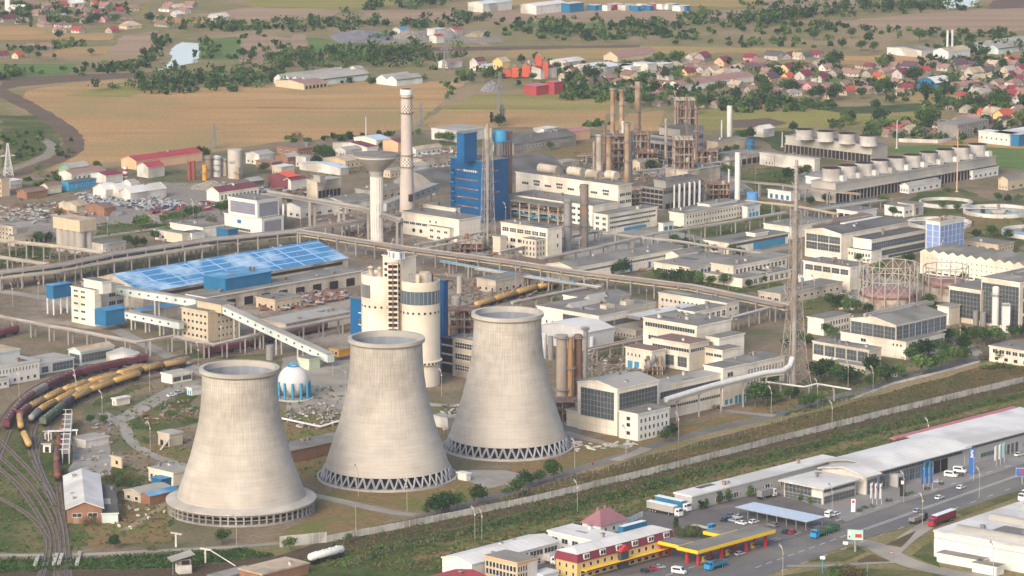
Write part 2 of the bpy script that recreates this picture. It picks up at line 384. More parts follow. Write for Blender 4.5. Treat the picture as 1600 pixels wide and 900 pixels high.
Y('yarddirt', (0, 440), (120, 450), (180, 520), (0, 495)); Y('yarddirt', (190, 480), (480, 440), (560, 430), (560, 540), (330, 560))
Y('gravel', (60, 325), (240, 285), (420, 290), (350, 350), (180, 350), (40, 372)); Y('yarddirt', (440, 380), (700, 370), (1000, 430), (900, 470), (690, 430), (560, 440))
Y('yarddirt', (480, 330), (720, 330), (1000, 345), (1000, 370), (760, 395), (470, 365)); Y('slabs', (1000, 250), (1120, 245), (1180, 300), (1050, 330))
Y('slabs', (820, 385), (1000, 350), (1240, 400), (1130, 420), (960, 420)); Y('yarddirt', (690, 450), (850, 430), (1000, 470), (900, 540), (720, 560))
Y('slabs', (690, 735), (790, 735), (830, 745), (760, 765), (720, 748)); Y('slabs', (1240, 270), (1300, 265), (1320, 300), (1250, 310)); Y('path', (440, 560), (560, 540), (560, 640), (450, 650))
Y('slabs', (1270, 440), (1330, 420), (1450, 450), (1330, 485)); Y('slabs', (0, 340), (60, 330), (90, 350), (0, 362)); Y('slabs', (870, 640), (900, 620), (905, 680), (890, 690))
# roads in the plant
def road(px, w, m='path', name='plant_road', **k): return ribbon(name, px, w, m, **k)
road([(475, 771), (540, 785), (620, 803), (650, 805)], 5.5); road([(560, 846), (640, 815), (700, 797), (790, 770), (880, 740), (990, 707), (1075, 680), (1200, 652), (1280, 626), (1400, 597), (1475, 574), (1540, 556), (1640, 530)], 6, 'asphalt')
road([(300, 595), (225, 635), (185, 660), (140, 660)], 9); road([(160, 645), (195, 665), (203, 690), (235, 712), (296, 730)], 5); road([(-10, 868), (120, 868), (260, 860), (370, 855), (470, 846), (560, 846)], 4)
road([(880, 675), (930, 690), (985, 700)], 5); road([(960, 720), (1000, 706), (1010, 700)], 5); road([(90, 470), (230, 540), (330, 590)], 7); road([(0, 455), (100, 470), (140, 500)], 8)
road([(840, 305), (960, 255), (1100, 225)], 9, 'asphalt'); road([(1060, 430), (1130, 405), (1240, 385)], 8); road([(1240, 455), (1330, 430), (1440, 445)], 7); road([(560, 610), (700, 640), (760, 620)], 6)
road([(1120, 640), (1160, 645), (1210, 650)], 5); road([(1290, 520), (1400, 590)], 5); road([(1480, 520), (1530, 556)], 7); road([(230, 765), (265, 785), (220, 815), (190, 830)], 3, 'track', 'dirt_track')
road([(820, 770), (790, 752), (750, 742)], 4); road([(780, 288), (900, 262), (1010, 240)], 7, 'asphalt'); road([(140, 372), (260, 355), (330, 345)], 6, 'path')
# strip between the plant wall and the road
F('drygrass', (440, 850), (560, 846), (640, 822), (900, 742), (1200, 664), (1640, 545), (1640, 580), (1215, 683), (830, 776), (510, 838), name='grass_strip')
F('reed', (430, 870), (510, 842), (830, 780), (1215, 688), (1640, 583), (1640, 602), (1215, 703), (830, 800), (520, 868), name='grass_strip')
F('weeds', (380, 905), (520, 866), (830, 798), (1215, 701), (1640, 600), (1640, 640), (1320, 715), (1050, 790), (900, 835), (700, 905), name='grass_strip')
F('deepgreen', (560, 862), (830, 800), (1215, 704), (1640, 604), (1640, 611), (1215, 712), (830, 812), (560, 874), name='grass_strip', amp=1)
F('rusthay', (640, 872), (830, 824), (1100, 752), (1400, 672), (1640, 610), (1640, 617), (1400, 679), (1100, 762), (830, 834), (650, 880), name='grass_strip', amp=1)
F('deepgreen', (-40, 874), (120, 874), (380, 858), (430, 868), (280, 888), (120, 891), (-40, 897), name='canal_bank', amp=1)
F('reed', (-40, 897), (120, 892), (280, 889), (420, 870), (520, 866), (400, 905), (-40, 905), name='grass_strip', amp=1)
# main road, lots, side road
sheet('main_road', [(950, 908), (1110, 866), (1240, 842), (1322, 817), (1400, 790), (1500, 758), (1600, 726), (1640, 713), (1640, 750), (1590, 767), (1500, 797), (1412, 825), (1350, 842), (1262, 877), (1200, 899), (1170, 908)], 'asphalt')
sheet('parking_lot', [(925, 838), (960, 815), (1000, 800), (1075, 784), (1140, 775), (1210, 770), (1290, 797), (1321, 816.4), (1239, 841.4), (1109, 865.4), (949, 907), (690, 907), (790, 880), (860, 850)], 'lot')
sheet('forecourt', [(1212, 770), (1230, 760), (1330, 765), (1480, 728), (1640, 680), (1640, 712), (1599, 725.4), (1499, 757.4), (1399, 789.4), (1322, 816), (1291, 797)], 'pavers')
ribbon('side_road', [(1330, 845), (1368, 852), (1392, 868), (1440, 888), (1560, 908)], 9, 'path'); ribbon('side_road', [(1475, 806), (1440, 826), (1412, 845), (1390, 866)], 7, 'path')
ribbon('side_road', [(1230, 885), (1310, 884), (1395, 878)], 3.5, 'path')
F('weeds', (1262, 878), (1338, 853), (1354, 862), (1320, 877), name='grass_verge', amp=.3); F('drygrass', (1340, 876), (1362, 866), (1392, 878), (1340, 879), name='grass_verge', amp=.3)
F('drygrass', (1384, 851), (1432, 829), (1408, 856), name='grass_verge', amp=.3); F('weeds', (1425, 868), (1455, 845), (1462, 870), (1470, 888), name='grass_verge', amp=.3)
F('weeds', (1205, 903), (1300, 886), (1440, 893), (1520, 908), (1200, 908), name='grass_verge', amp=.3); F('weeds', (1493, 801), (1560, 776), (1600, 766), (1600, 772), (1540, 795), (1505, 806), name='grass_verge', amp=.3)
# lane paint on the main road
def lane(a, b, dash=0, gap=0, w=.25):
    A, B = at(*a), at(*b); d = (B - A); n = d.length; d.normalize(); s = Vector((-d.y, d.x, 0)) * w / 2; m = MB(); t = 0
    while t < n:
        e = min(n, t + (dash or n)); p, q = d * t, d * e
        m.poly([p - s, q - s, q + s, p + s], 'paint'); t = e + (gap or n)
    o = m.build('lane_marking', None, (A.x, A.y, .2)); o['kind'] = 'structure'
for a, b, ds, gp in [((1180, 888), (1350, 827), 4, 3), ((1350, 827), (1640, 725), 0, 0), ((1352, 828.5), (1640, 727), 0, 0), ((1040, 900), (1640, 708), 4, 9), ((1220, 893), (1640, 742), 4, 9), ((1100, 875), (1330, 806), 4, 9)]:
    lane(a, b, ds, gp, .3)
# ---------------------------------------------------------------- cooling towers
PROF = [(0, 1), (.09, .945), (.206, .86), (.32, .78), (.495, .685), (.61, .634), (.71, .603), (.84, .583), (.93, .577), (.975, .58)]
def cooling_tower(cx, cy, hw, ytop, label, kind):
    c = at(cx, cy); H = hgt(cx, cy, ytop); rb = hw / ppm(cy); zl = 4.7 if kind == 'legs' else 5.0
    t = thing('cooling_tower', label, 'cooling tower', c, 0, 'concrete cooling towers in the foreground')
    prof = []
    for i in range(len(PROF) - 1):
        (a, ra), (b, r2) = PROF[i], PROF[i + 1]
        for k in range(3): prof.append((rb * (ra + (r2 - ra) * k / 3), zl + (H - zl) * (a + (b - a) * k / 3)))
    rt = rb * .58; prof.append((rt, zl + (H - zl) * .975))
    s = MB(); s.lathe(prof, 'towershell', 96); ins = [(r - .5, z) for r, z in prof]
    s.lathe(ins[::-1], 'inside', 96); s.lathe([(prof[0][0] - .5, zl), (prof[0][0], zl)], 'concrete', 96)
    s.build('shell', t)
    m = MB(); m.lathe([(rt, H - 2.2), (rt + .9, H - 1.4), (rt + .9, H), (rt - .6, H), (rt - .6, H - 2.2)], 'concrete', 96, smooth=False); m.build('rim', t)
    f = MB(); f.lathe([(rb * .93, .4), (rb * .93, zl + 1), (0, zl + 1)], 'dark', 64); f.build('fill_pack', t)
    if kind == 'legs':
        rg = rb * 1.065
        p = MB(); p.lathe([(rg + 1.6, 0), (rg + 1.6, .9), (rg + .9, .9), (rg + .9, .3), (0, .3)], 'concrete', 96, smooth=False); p.build('basin', t)
        n = 44
        for k in range(n):
            for sgn in (-1, 1):
                a0 = 2 * math.pi * k / n; a1 = a0 + sgn * math.pi / n
                b = MB(); b.bar((rg * math.cos(a0), rg * math.sin(a0), .3), (rb * math.cos(a1), rb * math.sin(a1), zl + .1), .6, 'legpaint'); b.build('leg', t)
    else:
        re = rb * 1.16
        p = MB(); p.lathe([(rb - .2, zl + .9), (rb + .3, zl + .9), (re, zl - .1), (re, zl - .7), (rb - .2, zl - .5)], 'concrete', 96, smooth=False); p.build('ledge', t)
        p = MB(); p.lathe([(re - .5, 0), (re - .5, .8), (re - 1.2, .8), (0, .3)], 'concrete2', 96, smooth=False); p.build('basin', t)
        n = 60
        for k in range(n):
            a = 2 * math.pi * k / n; b = MB(); b.box(-.3, -.3, .8, .3, .3, zl - .6, 'concrete2')
            b.build('column', t, ((re - .8) * math.cos(a), (re - .8) * math.sin(a), 0), a)
        for z in (2.2, 3.6):
            b = MB(); b.lathe([(re - .7, z), (re - .7, z + .3), (re - 1.0, z + .3), (re - 1.0, z)], 'concrete2', 60, smooth=False); b.build('ring_beam', t)
    return t, rb, H
def tower_shell_mat():
    m = mat('towershell', '#b5ada1', '#aba398', s=.12, sz=4, c='#a29a8f', s2=.06, rough=.92, spec=.2)
    n = m.node_tree; L = n.links; p = n.nodes['Principled BSDF']; src = p.inputs['Base Color'].links[0].from_socket
    tc = n.nodes.new('ShaderNodeTexCoord'); sx = n.nodes.new('ShaderNodeSeparateXYZ'); L.new(tc.outputs['Object'], sx.inputs[0])
    at2 = n.nodes.new('ShaderNodeMath'); at2.operation = 'ARCTAN2'; L.new(sx.outputs[1], at2.inputs[0]); L.new(sx.outputs[0], at2.inputs[1])
    def mth(op, a, b=None):
        k = n.nodes.new('ShaderNodeMath'); k.operation = op
        for i, v in ((0, a), (1, b)):
            if v is None: continue
            if isinstance(v, (int, float)): k.inputs[i].default_value = v
            else: L.new(v, k.inputs[i])
        return k.outputs[0]
    vert = mth('GREATER_THAN', mth('FRACT', mth('MULTIPLY', at2.outputs[0], 14.0)), .88)          # casting ribs
    lift = mth('GREATER_THAN', mth('FRACT', mth('MULTIPLY', sx.outputs[2], .72)), .86)             # lift joints
    cv = n.nodes.new('ShaderNodeCombineXYZ'); L.new(mth('MULTIPLY', at2.outputs[0], 6), cv.inputs[0]); L.new(mth('MULTIPLY', sx.outputs[2], .05), cv.inputs[1])
    st = n.nodes.new('ShaderNodeTexNoise'); st.inputs['Scale'].default_value = 3.2; st.inputs['Detail'].default_value = 6; L.new(cv.outputs[0], st.inputs['Vector'])
    hi = n.nodes.new('ShaderNodeMapRange'); L.new(sx.outputs[2], hi.inputs[0]); hi.inputs[1].default_value = 12; hi.inputs[2].default_value = 56; hi.inputs[3].default_value = .15; hi.inputs[4].default_value = 1
    grime = mth('MULTIPLY', hi.outputs[0], mth('MULTIPLY', mth('SUBTRACT', st.outputs['Fac'], .42), 1.0))
    cv2 = n.nodes.new('ShaderNodeCombineXYZ'); L.new(mth('MULTIPLY', at2.outputs[0], 1.2), cv2.inputs[0]); L.new(mth('MULTIPLY', sx.outputs[2], .35), cv2.inputs[1])
    bd = n.nodes.new('ShaderNodeTexNoise'); bd.inputs['Scale'].default_value = 1.3; bd.inputs['Detail'].default_value = 5; L.new(cv2.outputs[0], bd.inputs['Vector'])
    band = mth('MULTIPLY', mth('SUBTRACT', bd.outputs['Fac'], .5), .36)
    ribs = mth('MULTIPLY', mth('MULTIPLY', vert, hi.outputs[0]), .26)
    tot = mth('ADD', mth('ADD', mth('MAXIMUM', grime, 0), band), mth('ADD', ribs, mth('MULTIPLY', lift, .07)))
    hs = n.nodes.new('ShaderNodeHueSaturation'); L.new(src, hs.inputs['Color']); L.new(mth('SUBTRACT', 1.03, tot), hs.inputs['Value']); L.new(hs.outputs[0], p.inputs['Base Color'])
tower_shell_mat()
mat('legpaint', '#94969a', '#85878b', s=.4, rough=.8)
cooling_tower(377, 797, 101, 574, 'left cooling tower with a broad white skirt ledge over a colonnade at its foot', 'ledge')
cooling_tower(605, 745, 97, 527, 'middle cooling tower with dark rim, on zigzag legs in front of the twin cream silos', 'legs')
cooling_tower(793, 699, 91, 488, 'right cooling tower on zigzag legs, beside the rust streaked columns', 'legs')
# ---------------------------------------------------------------- buildings
WINC = {}
def win_mesh(w, h, kind):
    w, h = round(w, 1), round(h, 1); key = (w, h, kind)
    if key in WINC: return WINC[key]
    b = MB()
    if kind in ('b', 'k', 'p', 'd', 'o', 'r', 'B', 's'):
        m = {'b': 'skyblue', 'k': 'dark', 'p': 'palepanel', 'd': 'bluewall', 'o': 'purplewall', 'r': 'rust', 'B': 'deepblue', 's': 'steelwhite'}[kind]
        b.box(0, -.08, 0, w, .05, h, m)
        if kind in 'po':
            for k in range(1, max(2, int(w / 1.6))): b.box(w * k / max(2, int(w / 1.6)) - .05, -.11, 0, w * k / max(2, int(w / 1.6)) + .05, -.08, h, 'steel')
            for k in range(1, max(2, int(h / 2.6))): b.box(0, -.13, h * k / max(2, int(h / 2.6)) - .1, w, -.08, h * k / max(2, int(h / 2.6)) + .1, 'steel' if kind == 'o' else 'white')
        WINC[key] = b.mesh('window'); return WINC[key]
    gm = {'w': 'glass', 'g': 'glassgrey', 'u': 'glassblue'}[kind]
    b.box(.05, -.03, .05, w - .05, .05, h - .05, gm)
    st = 1.5 if kind == 'w' else 1.9
    nx = max(1, round(w / st)); nz = 1 if h < 2.2 else max(2, round(h / 2.2))
    t = .07 if kind == 'w' else .1; fm = 'frame' if kind == 'w' else 'steel'
    for k in range(nx + 1): b.box(w * k / nx - t, -.1, 0, w * k / nx + t, -.03, h, fm)
    for k in range(nz + 1): b.box(0, -.12, h * k / nz - t, w, -.03, h * k / nz + t, fm)
    WINC[key] = b.mesh('window'); return WINC[key]
PNAME = {'b': 'door', 'k': 'opening', 'p': 'panel', 'd': 'panel', 'o': 'panel', 'w': 'window', 'g': 'glazing', 'u': 'glazing', 'r': 'door', 'B': 'panel', 's': 'door'}
def solve_len(P, d, xt):
    lo, hi = 0.0, 900.0; s = 1 if pix(P + d * 10)[0] > pix(P)[0] else -1
    for _ in range(48):
        m = (lo + hi) / 2
        if (pix(P + d * m)[0] - xt) * s < 0: lo = m
        else: hi = m
    return lo
BUILT = {}
def blk(t, ox, oy, z0, lu, lv, h, w, r, rt, rise, L, Rr, fascia, vents, seed, over=.35):
    wl = MB(); rf = MB(); e = .004
    if rt == 'flat':
        wl.box(0, 0, z0, lu, lv, h, w)
        rf.box(-over, -over, h, lu + over, lv + over, h + .55, fascia, r)
    elif rt in ('gU', 'arc'):
        n = 2 if rt == 'gU' else 10
        out = [(0, z0), (0, h)] + [(lv * k / n, h + (rise * (1 - abs(2 * k / n - 1)) if rt == 'gU' else rise * math.sin(math.pi * k / n))) for k in range(1, n)] + [(lv, h), (lv, z0)]
        wl.extr(out, 0, lu, w, 'x')
        top = [(-over, h - .05)] + out[2:-2] + [(lv + over, h - .05)]; o2 = [(a, b_ + .12) for a, b_ in top]; o3 = [(a, b_ + .5) for a, b_ in top]
        for i in range(len(top) - 1):
            q = [o2[i], o2[i + 1], o3[i + 1], o3[i]]
            a, c = -over, lu + over
            vs = [(a, *p) for p in q] + [(c, *p) for p in q]
            rf.add(vs, [(0, 1, 5, 4), (0, 3, 2, 1), (4, 5, 6, 7), (0, 4, 7, 3), (1, 2, 6, 5)], fascia); rf.add(vs, [(3, 7, 6, 2)], r)
    elif rt in ('gV', 'zig', 'shed'):
        if rt == 'shed': prof = [(0, h), (lu, h + rise)]
        elif rt == 'gV': prof = [(0, h), (lu / 2, h + rise), (lu, h)]
        else: prof = [(0, h), (lu, h)]
        if rt == 'zig':
            n = int(lv / (5.5 if rise < 2 else 8)); prof = []
            for k in range(n): prof += [(lv * k / n, h), (lv * (k + .5) / n, h + rise)]
            prof += [(lv, h)]
            wl.extr([(0, z0)] + prof + [(lv, z0)], 0, lu, w, 'x')
            for i in range(len(prof) - 1):
                (a, za), (c, zc) = prof[i], prof[i + 1]
                rf.add([(-.1, a, za + .1), (-.1, c, zc + .1), (lu + .4, c, zc + .1), (lu + .4, a, za + .1)], [(3, 2, 1, 0)], r)
            if rise > 2:
                for k in range(n + 1): rf.box(0, lv * k / n - .6, h + .1, lu, lv * k / n + .6, h + .55, 'roofdark')  # dark valley strips added as painted shading between the greenhouse ridges
        else:
            wl.extr([(0, z0)] + prof + [(lu, z0)], 0, lv, w, 'y')
            pr = [(prof[0][0] - over, prof[0][1])] + prof[1:-1] + [(prof[-1][0] + over, prof[-1][1])]
            for i in range(len(pr) - 1):
                (a, za), (c, zc) = pr[i], pr[i + 1]; y0, y1 = -over, lv + over
                vs = [(a, y0, za + .08), (c, y0, zc + .08), (c, y0, zc + .45), (a, y0, za + .45), (a, y1, za + .08), (c, y1, zc + .08), (c, y1, zc + .45), (a, y1, za + .45)]
                rf.add(vs, [(0, 1, 2, 3), (5, 4, 7, 6), (4, 0, 3, 7), (1, 5, 6, 2), (0, 4, 5, 1)], fascia); rf.add(vs, [(3, 2, 6, 7)], r)
    elif rt == 'hip':
        wl.box(0, 0, z0, lu, lv, h, w); k = min(lu, lv) / 2 + over; o = over
        if lu >= lv: a, c = (k - o, lv / 2), (lu - k + o, lv / 2)
        else: a, c = (lu / 2, k - o), (lu / 2, lv - k + o)
        vs = [(-o, -o, h), (lu + o, -o, h), (lu + o, lv + o, h), (-o, lv + o, h), (*a, h + rise), (*c, h + rise)]
        fs = [(0, 1, 5, 4), (1, 2, 5), (2, 3, 4, 5), (3, 0, 4)] if lu >= lv else [(0, 1, 4), (1, 2, 5, 4), (2, 3, 5), (3, 0, 4, 5)]
        rf.add(vs, fs + [(3, 2, 1, 0)], r)
    wl.build('wall', t, (ox, oy, 0)); rf.build('roof', t, (ox, oy, 0))
    rr = random.Random(seed)
    for face, specs, ln in (('L', L, lv), ('R', Rr, lu)):
        for (n, z, hh, fill, a, b, k) in specs:
            step = ln * (b - a) / n; ww = step * fill; me = win_mesh(ww, hh, k)
            for i in range(n):
                s0 = ln * a + step * i + (step - ww) / 2
                if face == 'R': put(PNAME[k], me, t, (ox + s0, oy, z0 + z))
                else: put(PNAME[k], me, t, (ox, oy + lv - s0, z0 + z), -math.pi / 2)
    for i in range(vents):
        b = MB(); sx, sy, sz = rr.uniform(.5, 1.6), rr.uniform(.5, 1.6), rr.uniform(.6, 1.8)
        x, y = rr.uniform(.12, .88) * lu, rr.uniform(.15, .85) * lv
        zt = h + .5 if rt == 'flat' else h + (rise * (1 - abs(2 * y / lv - 1)) if rt in ('gU', 'arc') else rise * .4)
        b.box(-sx / 2, -sy / 2, -.6, sx / 2, sy / 2, sz, rr.choice(['steelwhite', 'steel', 'cream2', 'rust'])); b.box(-sx / 2 - .2, -sy / 2 - .2, sz, sx / 2 + .2, sy / 2 + .2, sz + .2, 'steel')
        b.build('roof_vent', t, (ox + x, oy + y, zt))
    for i in range(1 + int(lu * lv / 900) if rt == 'flat' and vents and lu * lv > 200 else 0):                                # felt repairs: patches laid on the roof
        b = MB(); sx, sy = rr.uniform(.06, .3) * lu, rr.uniform(.1, .5) * lv; x, y = rr.uniform(0, lu - sx), rr.uniform(0, lv - sy)
        b.box(x, y, h + .5, x + sx, y + sy, h + .562, rr.choice(['rooflight', 'roofgrey', 'roofdark'])); b.build('roof_patch', t, (ox, oy, 0))
def bld(name, label, cat, c, xL, xR, h, w='cream', r='roofgrey', rt='flat', rise=1.5, L=(), Rr=(), base=0, lu=None, lv=None, into=None, fascia=None, vents=0, az=None, group=None, over=.35):
    u, v = U, V
    if az is not None: u = Vector((math.sin(R(az)), math.cos(R(az)), 0)); v = Vector((-u.y, u.x, 0))
    P = at(c[0], c[1], h)
    lu = lu or solve_len(P, u, xR); lv = lv or solve_len(P, v, xL)
    vents = vents or (min(7, int(lu * lv / 200)) if c[1] > 215 and rt in ('flat', 'gU') else 0)
    if into is None:
        t = thing(name, label, cat, (P.x, P.y, 0), yaw(u), group); ox = oy = 0
        t['lu'] = lu; t['lv'] = lv
    else:
        t = into; d = Vector((P.x, P.y, 0)) - t.location; ox, oy = d.dot(u), d.dot(v)
    blk(t, ox, oy, base, lu, lv, h, w, r, rt, rise, L, Rr, fascia or (w if w in MATS else 'cream'), vents, str(c), over)
    return t
def rows(n, zs, hh, f=.6, k='w', a=.03, b=.97): return [(n, z, hh, f, a, b, k) for z in zs]
# --- right middle of the plant
t = bld('glazed_hall', 'long dark roofed hall with glazed gable front and pale skylight, right of the lattice stack', 'factory hall', (1315, 367), 1258, 1419, 14, r='roofdark', rt='gU', rise=1.8, L=[(3, 4.6, 3.6, .93, .03, .97, 'g'), (3, 8.8, 3.6, .93, .03, .97, 'g')], vents=2)
b = MB(); b.box(18, t['lv'] * .5, 15.4, t['lu'] - 6, t['lv'] * .5 + 3, 16.6, 'roofwhite'); b.build('skylight', t)
bld('', '', '', (1361.7, 376), 1333, 1446, 11.5, r='roofdark', into=t, Rr=[(1, 6.6, 3.4, .98, 0, 1, 'u'), (1, 2.6, 2.6, .98, .1, 1, 'g'), (1, .8, 1.2, .95, .3, 1, 'g')])
bld('', '', '', (1361.7, 394), 1315, 1378, 6, r='roofdark', into=t, L=rows(10, [3.1], 1.7) + [(2, .8, 1.2, .5, .7, .95, 'w')])
t = bld('workshop', 'cream workshop with five high windows and glazed stair end, before the glazed hall', 'workshop', (1328.7, 419), 1255.5, 1357.5, 11.5, vents=6, L=[(5, 7.8, 2.6, .86, .03, .97, 'g')], Rr=[(1, 1, 9.5, .95, .42, .85, 'u')])
bld('workshop', 'low flat roofed shed with small windows just right of the stack base', 'workshop', (1220, 461), 1185, 1316, 5.2, w='cream2', L=rows(3, [2], 1.4), Rr=rows(9, [2], 1.2, .4), vents=3)
bld('kiosk', 'small cubicle with bright blue doors left of the cream workshop', 'kiosk', (1259, 432), 1247, 1271, 4, w='white', L=[(1, .2, 3, .6, .2, .95, 'b')])
t = bld('warehouse', 'low warehouse with a long sky blue side wall, left of the lattice stack', 'warehouse', (1138.8, 381.5), 1100, 1232, 5.6, Rr=[(1, .2, 3.6, .98, .4, .95, 'b'), (1, 3.9, 1.2, .97, 0, 1, 'g')], L=rows(6, [2.4], 1.4, .5), vents=2)
bld('', '', '', (1180, 366), 1166, 1200, 7.6, base=5.4, into=t)
bld('storehouse', 'plain cream storehouse immediately behind the blue walled warehouse', 'storehouse', (1237, 356), 1193.5, 1300, 6.2, vents=1)
bld('pipe_house', 'narrow brown roofed pipe house running behind the glazed hall', 'pipe house', (1269.5, 353.5), 1253, 1364, 5, w='cream2', r='roofbrown', Rr=[(1, 2.4, 1.4, .98, 0, 1, 'r')])
bld('pump_house', 'low white pump house with open bays behind the narrow brown roofed pipe house', 'pump house', (1340, 332), 1308, 1370, 4.6, w='white', L=[(3, .4, 2.6, .8, .03, .97, 'k')], vents=1)
t = bld('pump_house', 'white pump house with a row of dark slits beside the round settling tanks', 'pump house', (1413, 325), 1382, 1428, 5.4, w='white', L=[(1, 2, 1.4, .7, .45, .97, 'g')], Rr=rows(2, [2], 1.6))
bld('', '', '', (1429, 320.5), 1403, 1443, 6.4, w='offwhite', into=t, Rr=[(1, 1, 3.6, .5, 0, .6, 'g')])
bld('panel_tower', 'white framed block clad in pale blue panels, standing behind the long cream sawtooth building', 'tower block', (1468.9, 348.2), 1446.8, 1506.8, 19.5, w='white', r='rooftan', L=[(2, 5.5, 12.6, .86, .03, .97, 'p')], Rr=[(6, 5.5, 12.2, .84, .01, .99, 'p'), (6, 3.4, 1.9, .7, .01, .99, 'k')], vents=4)
bld('sawtooth_hall', 'long cream hall with sawtooth roof edge and tiny square windows at the right edge', 'factory hall', (1690, 428), 1438, 0, 11.5, w='cream', r='roofgrey', rt='zig', lu=26, L=rows(30, [8.2, 5.4, 2.8], .8, .2) + [(24, .9, .8, .7, .03, .97, 'k')])
t = bld('glass_hall', 'tall glass fronted hall behind two white cylinder tanks at the right edge', 'factory hall', (1594, 443), 1533.6, 1720, 22.5, r='roofgrey', L=[(1, 1.5, 19, .95, 0, 1, 'g')], Rr=[(1, 1, 5.5, .96, .02, 1, 'u'), (1, 8, 5.5, .96, .02, 1, 'u'), (1, 15, 5, .96, .02, 1, 'u')], vents=2)
bld('', '', '', (1533.4, 455.5), 1483, 1640, 16.4, r='roofgrey', into=t, L=[(1, 2.6, 12.5, .95, 0, 1, 'g')])
bld('', '', '', (1483, 481), 1465, 1500, 8.6, into=t)
t = bld('glazed_hall', 'white based hall with trussed glass gable and roof lantern, among trees near the right road', 'factory hall', (1416, 536), 1313.7, 1476, 7.8, w='cream', Rr=[(1, 4.4, 2, .97, .05, .98, 'u')], L=[(3, 5.6, 1.1, .4, .78, .95, 'k'), (1, 5.2, 1.6, .8, .3, .4, 'w')])
bld('', '', '', (1400, 509.5), 1329, 1479.5, 14.8, base=7.5, rt='gU', rise=2.3, fascia='white', into=t, L=[(4, .3, 6.2, .94, .01, .99, 'g')], Rr=[(8, .8, 6.0, .88, .01, .99, 'u')])
b = MB()
P = at(1400, 509.5, 14.8) - t.location; ox, oy = P.dot(U), P.dot(V); lvv = 33.0
for dy in (-2.2, .9): b.box(ox + 1, oy + 17 + dy, 16.6, ox + 48, oy + 18.6 + dy, 18.0, 'rooflight')
b.build('roof_lantern', t)
t = bld('workshop', 'low cream workshop with five glazed bays in front of the trussed glass gable hall', 'workshop', (1358, 548.5), 1270, 1377, 8.4, L=[(5, 3, 4.6, .88, .01, .99, 'g')], Rr=[(1, 2.5, 4, .7, .1, .7, 'g')], vents=5)
bld('', '', '', (1352, 575), 1298, 1364, 3.2, into=t, L=[(9, 1.7, .8, .8, .02, .98, 'w')])
bld('office_building', 'two storey cream office with paired windows left of the trussed glass gable hall', 'office', (1287.5, 500), 1262, 1328, 7.6, Rr=rows(7, [1.2, 4.4], 1.9, .6, a=.22))
bld('office_building', 'yellowish two storey office with a white window band at the right edge behind young trees', 'office', (1690, 564), 1546, 0, 6.8, lu=16, L=rows(13, [4.2], 1.8, .75) + rows(9, [1], 1.6, .4))
t = bld('storehouse', 'two level cream storehouse with a row of barred windows, between trees left of the stack', 'storehouse', (1146, 417), 1111, 1230, 8.4, Rr=rows(13, [4.6], 2.2, .62), L=())
bld('', '', '', (1160, 437), 1099, 1236, 4.2, into=t, Rr=rows(8, [1], 2.4, .6, a=.1), L=())
bld('storehouse', 'low grey roofed storehouse with blue doors in the middle of the right yard', 'storehouse', (1077.5, 419), 1022.5, 1155, 5.2, L=[(1, 1.2, 1.8, .8, .03, .55, 'w')], Rr=[(6, .3, 3.4, .34, .03, .9, 'd'), (6, .8, 2.4, .3, .1, .97, 'w')], vents=2)
bld('warehouse', 'long low warehouse with a very shallow grey gable roof beside the main pipe bridge', 'warehouse', (895, 420), 854, 1066, 7, rt='gU', rise=1.8, Rr=[(1, 4.4, 1.1, .95, 0, .9, 'w'), (5, .2, 3.2, .12, .1, .95, 'd'), (3, 3.2, 2, .5, .88, .98, 'w')], L=())
# --- middle, round the blue tower
t = bld('office_building', 'cream three storey block with dark window bands, below the lattice mast, beside two steel columns', 'office', (855.5, 358.7), 782.7, 878, 14.5, L=[(6, 10.4, 2.2, .84, .02, .98, 'w'), (3, 5.2, 2, .7, .02, .5, 'w'), (3, 1.2, 2, .7, .02, .5, 'w')], Rr=[(1, 9.2, 2, .3, .5, .9, 'w'), (1, 4.2, 2, .3, .5, .9, 'w')], vents=2)
bld('', '', '', (837.5, 376.7), 815, 857, 9.2, into=t, L=rows(4, [1, 4, 6.9], 1.8, .5), Rr=rows(4, [1, 4, 6.9], 1.8, .5))
bld('', '', '', (782, 372), 770, 792, 9, into=t)
t = bld('factory_building', 'cream works building with a grey roof at the foot of the tall concrete chimney', 'factory building', (717.5, 344.5), 627.5, 751, 12, r='roofgrey', L=[(4, 6, 1.4, .86, .03, .46, 'w'), (2, 2, 2, .4, .15, .4, 'w'), (2, 8.5, 1.2, .3, .45, .65, 'w')], vents=3)
bld('', '', '', (703, 358.7), 668, 716, 7, into=t, L=rows(3, [1, 4.4], 1.3, .5))
bld('storehouse', 'small cream building between the tall concrete chimney and the blue tower', 'storehouse', (712, 327), 660, 742, 6.4, L=[(2, 2.6, 1.8, .86, .04, .5, 'w')])
t = bld('prilling_tower', 'tall bright blue clad process tower with brown slit rows in the middle of the plant', 'process tower', (754.7, 253.7), 703.7, 794.5, 34, w='deepblue', r='roofgrey', fascia='bluewall', L=[(1, z, .7, .98, .2, .86, 'r') for z in (27.8, 22.8, 17.8, 12.8, 7.8)] + [(1, z, 2.2, .5, .02, .16, 'k') for z in (26, 20.8, 15.6, 10.4, 5.2)], Rr=[(1, z, .7, .98, .3, .62, 'r') for z in (28, 22, 16)])
for z in (25.6, 20.4, 15.2, 10):
    b = MB(); b.box(-.9, t['lv'] - 3.6, z - .3, 0, t['lv'] - .3, z, 'deepblue'); b.box(-.9, t['lv'] - 3.6, z, -.8, t['lv'] - .3, z + 1, 'bluewall'); b.build('balcony', t)
for i in range(7):
    b = MB(); b.box(-.12, 5.2 + i * 1.45, 27.6, .02, 5.9 + i * 1.45, 28.8, 'white'); b.build('window', t)
bld('', '', '', (725.5, 210), 713.5, 745, 50, base=34.5, w='deepblue', r='roofgrey', into=t)
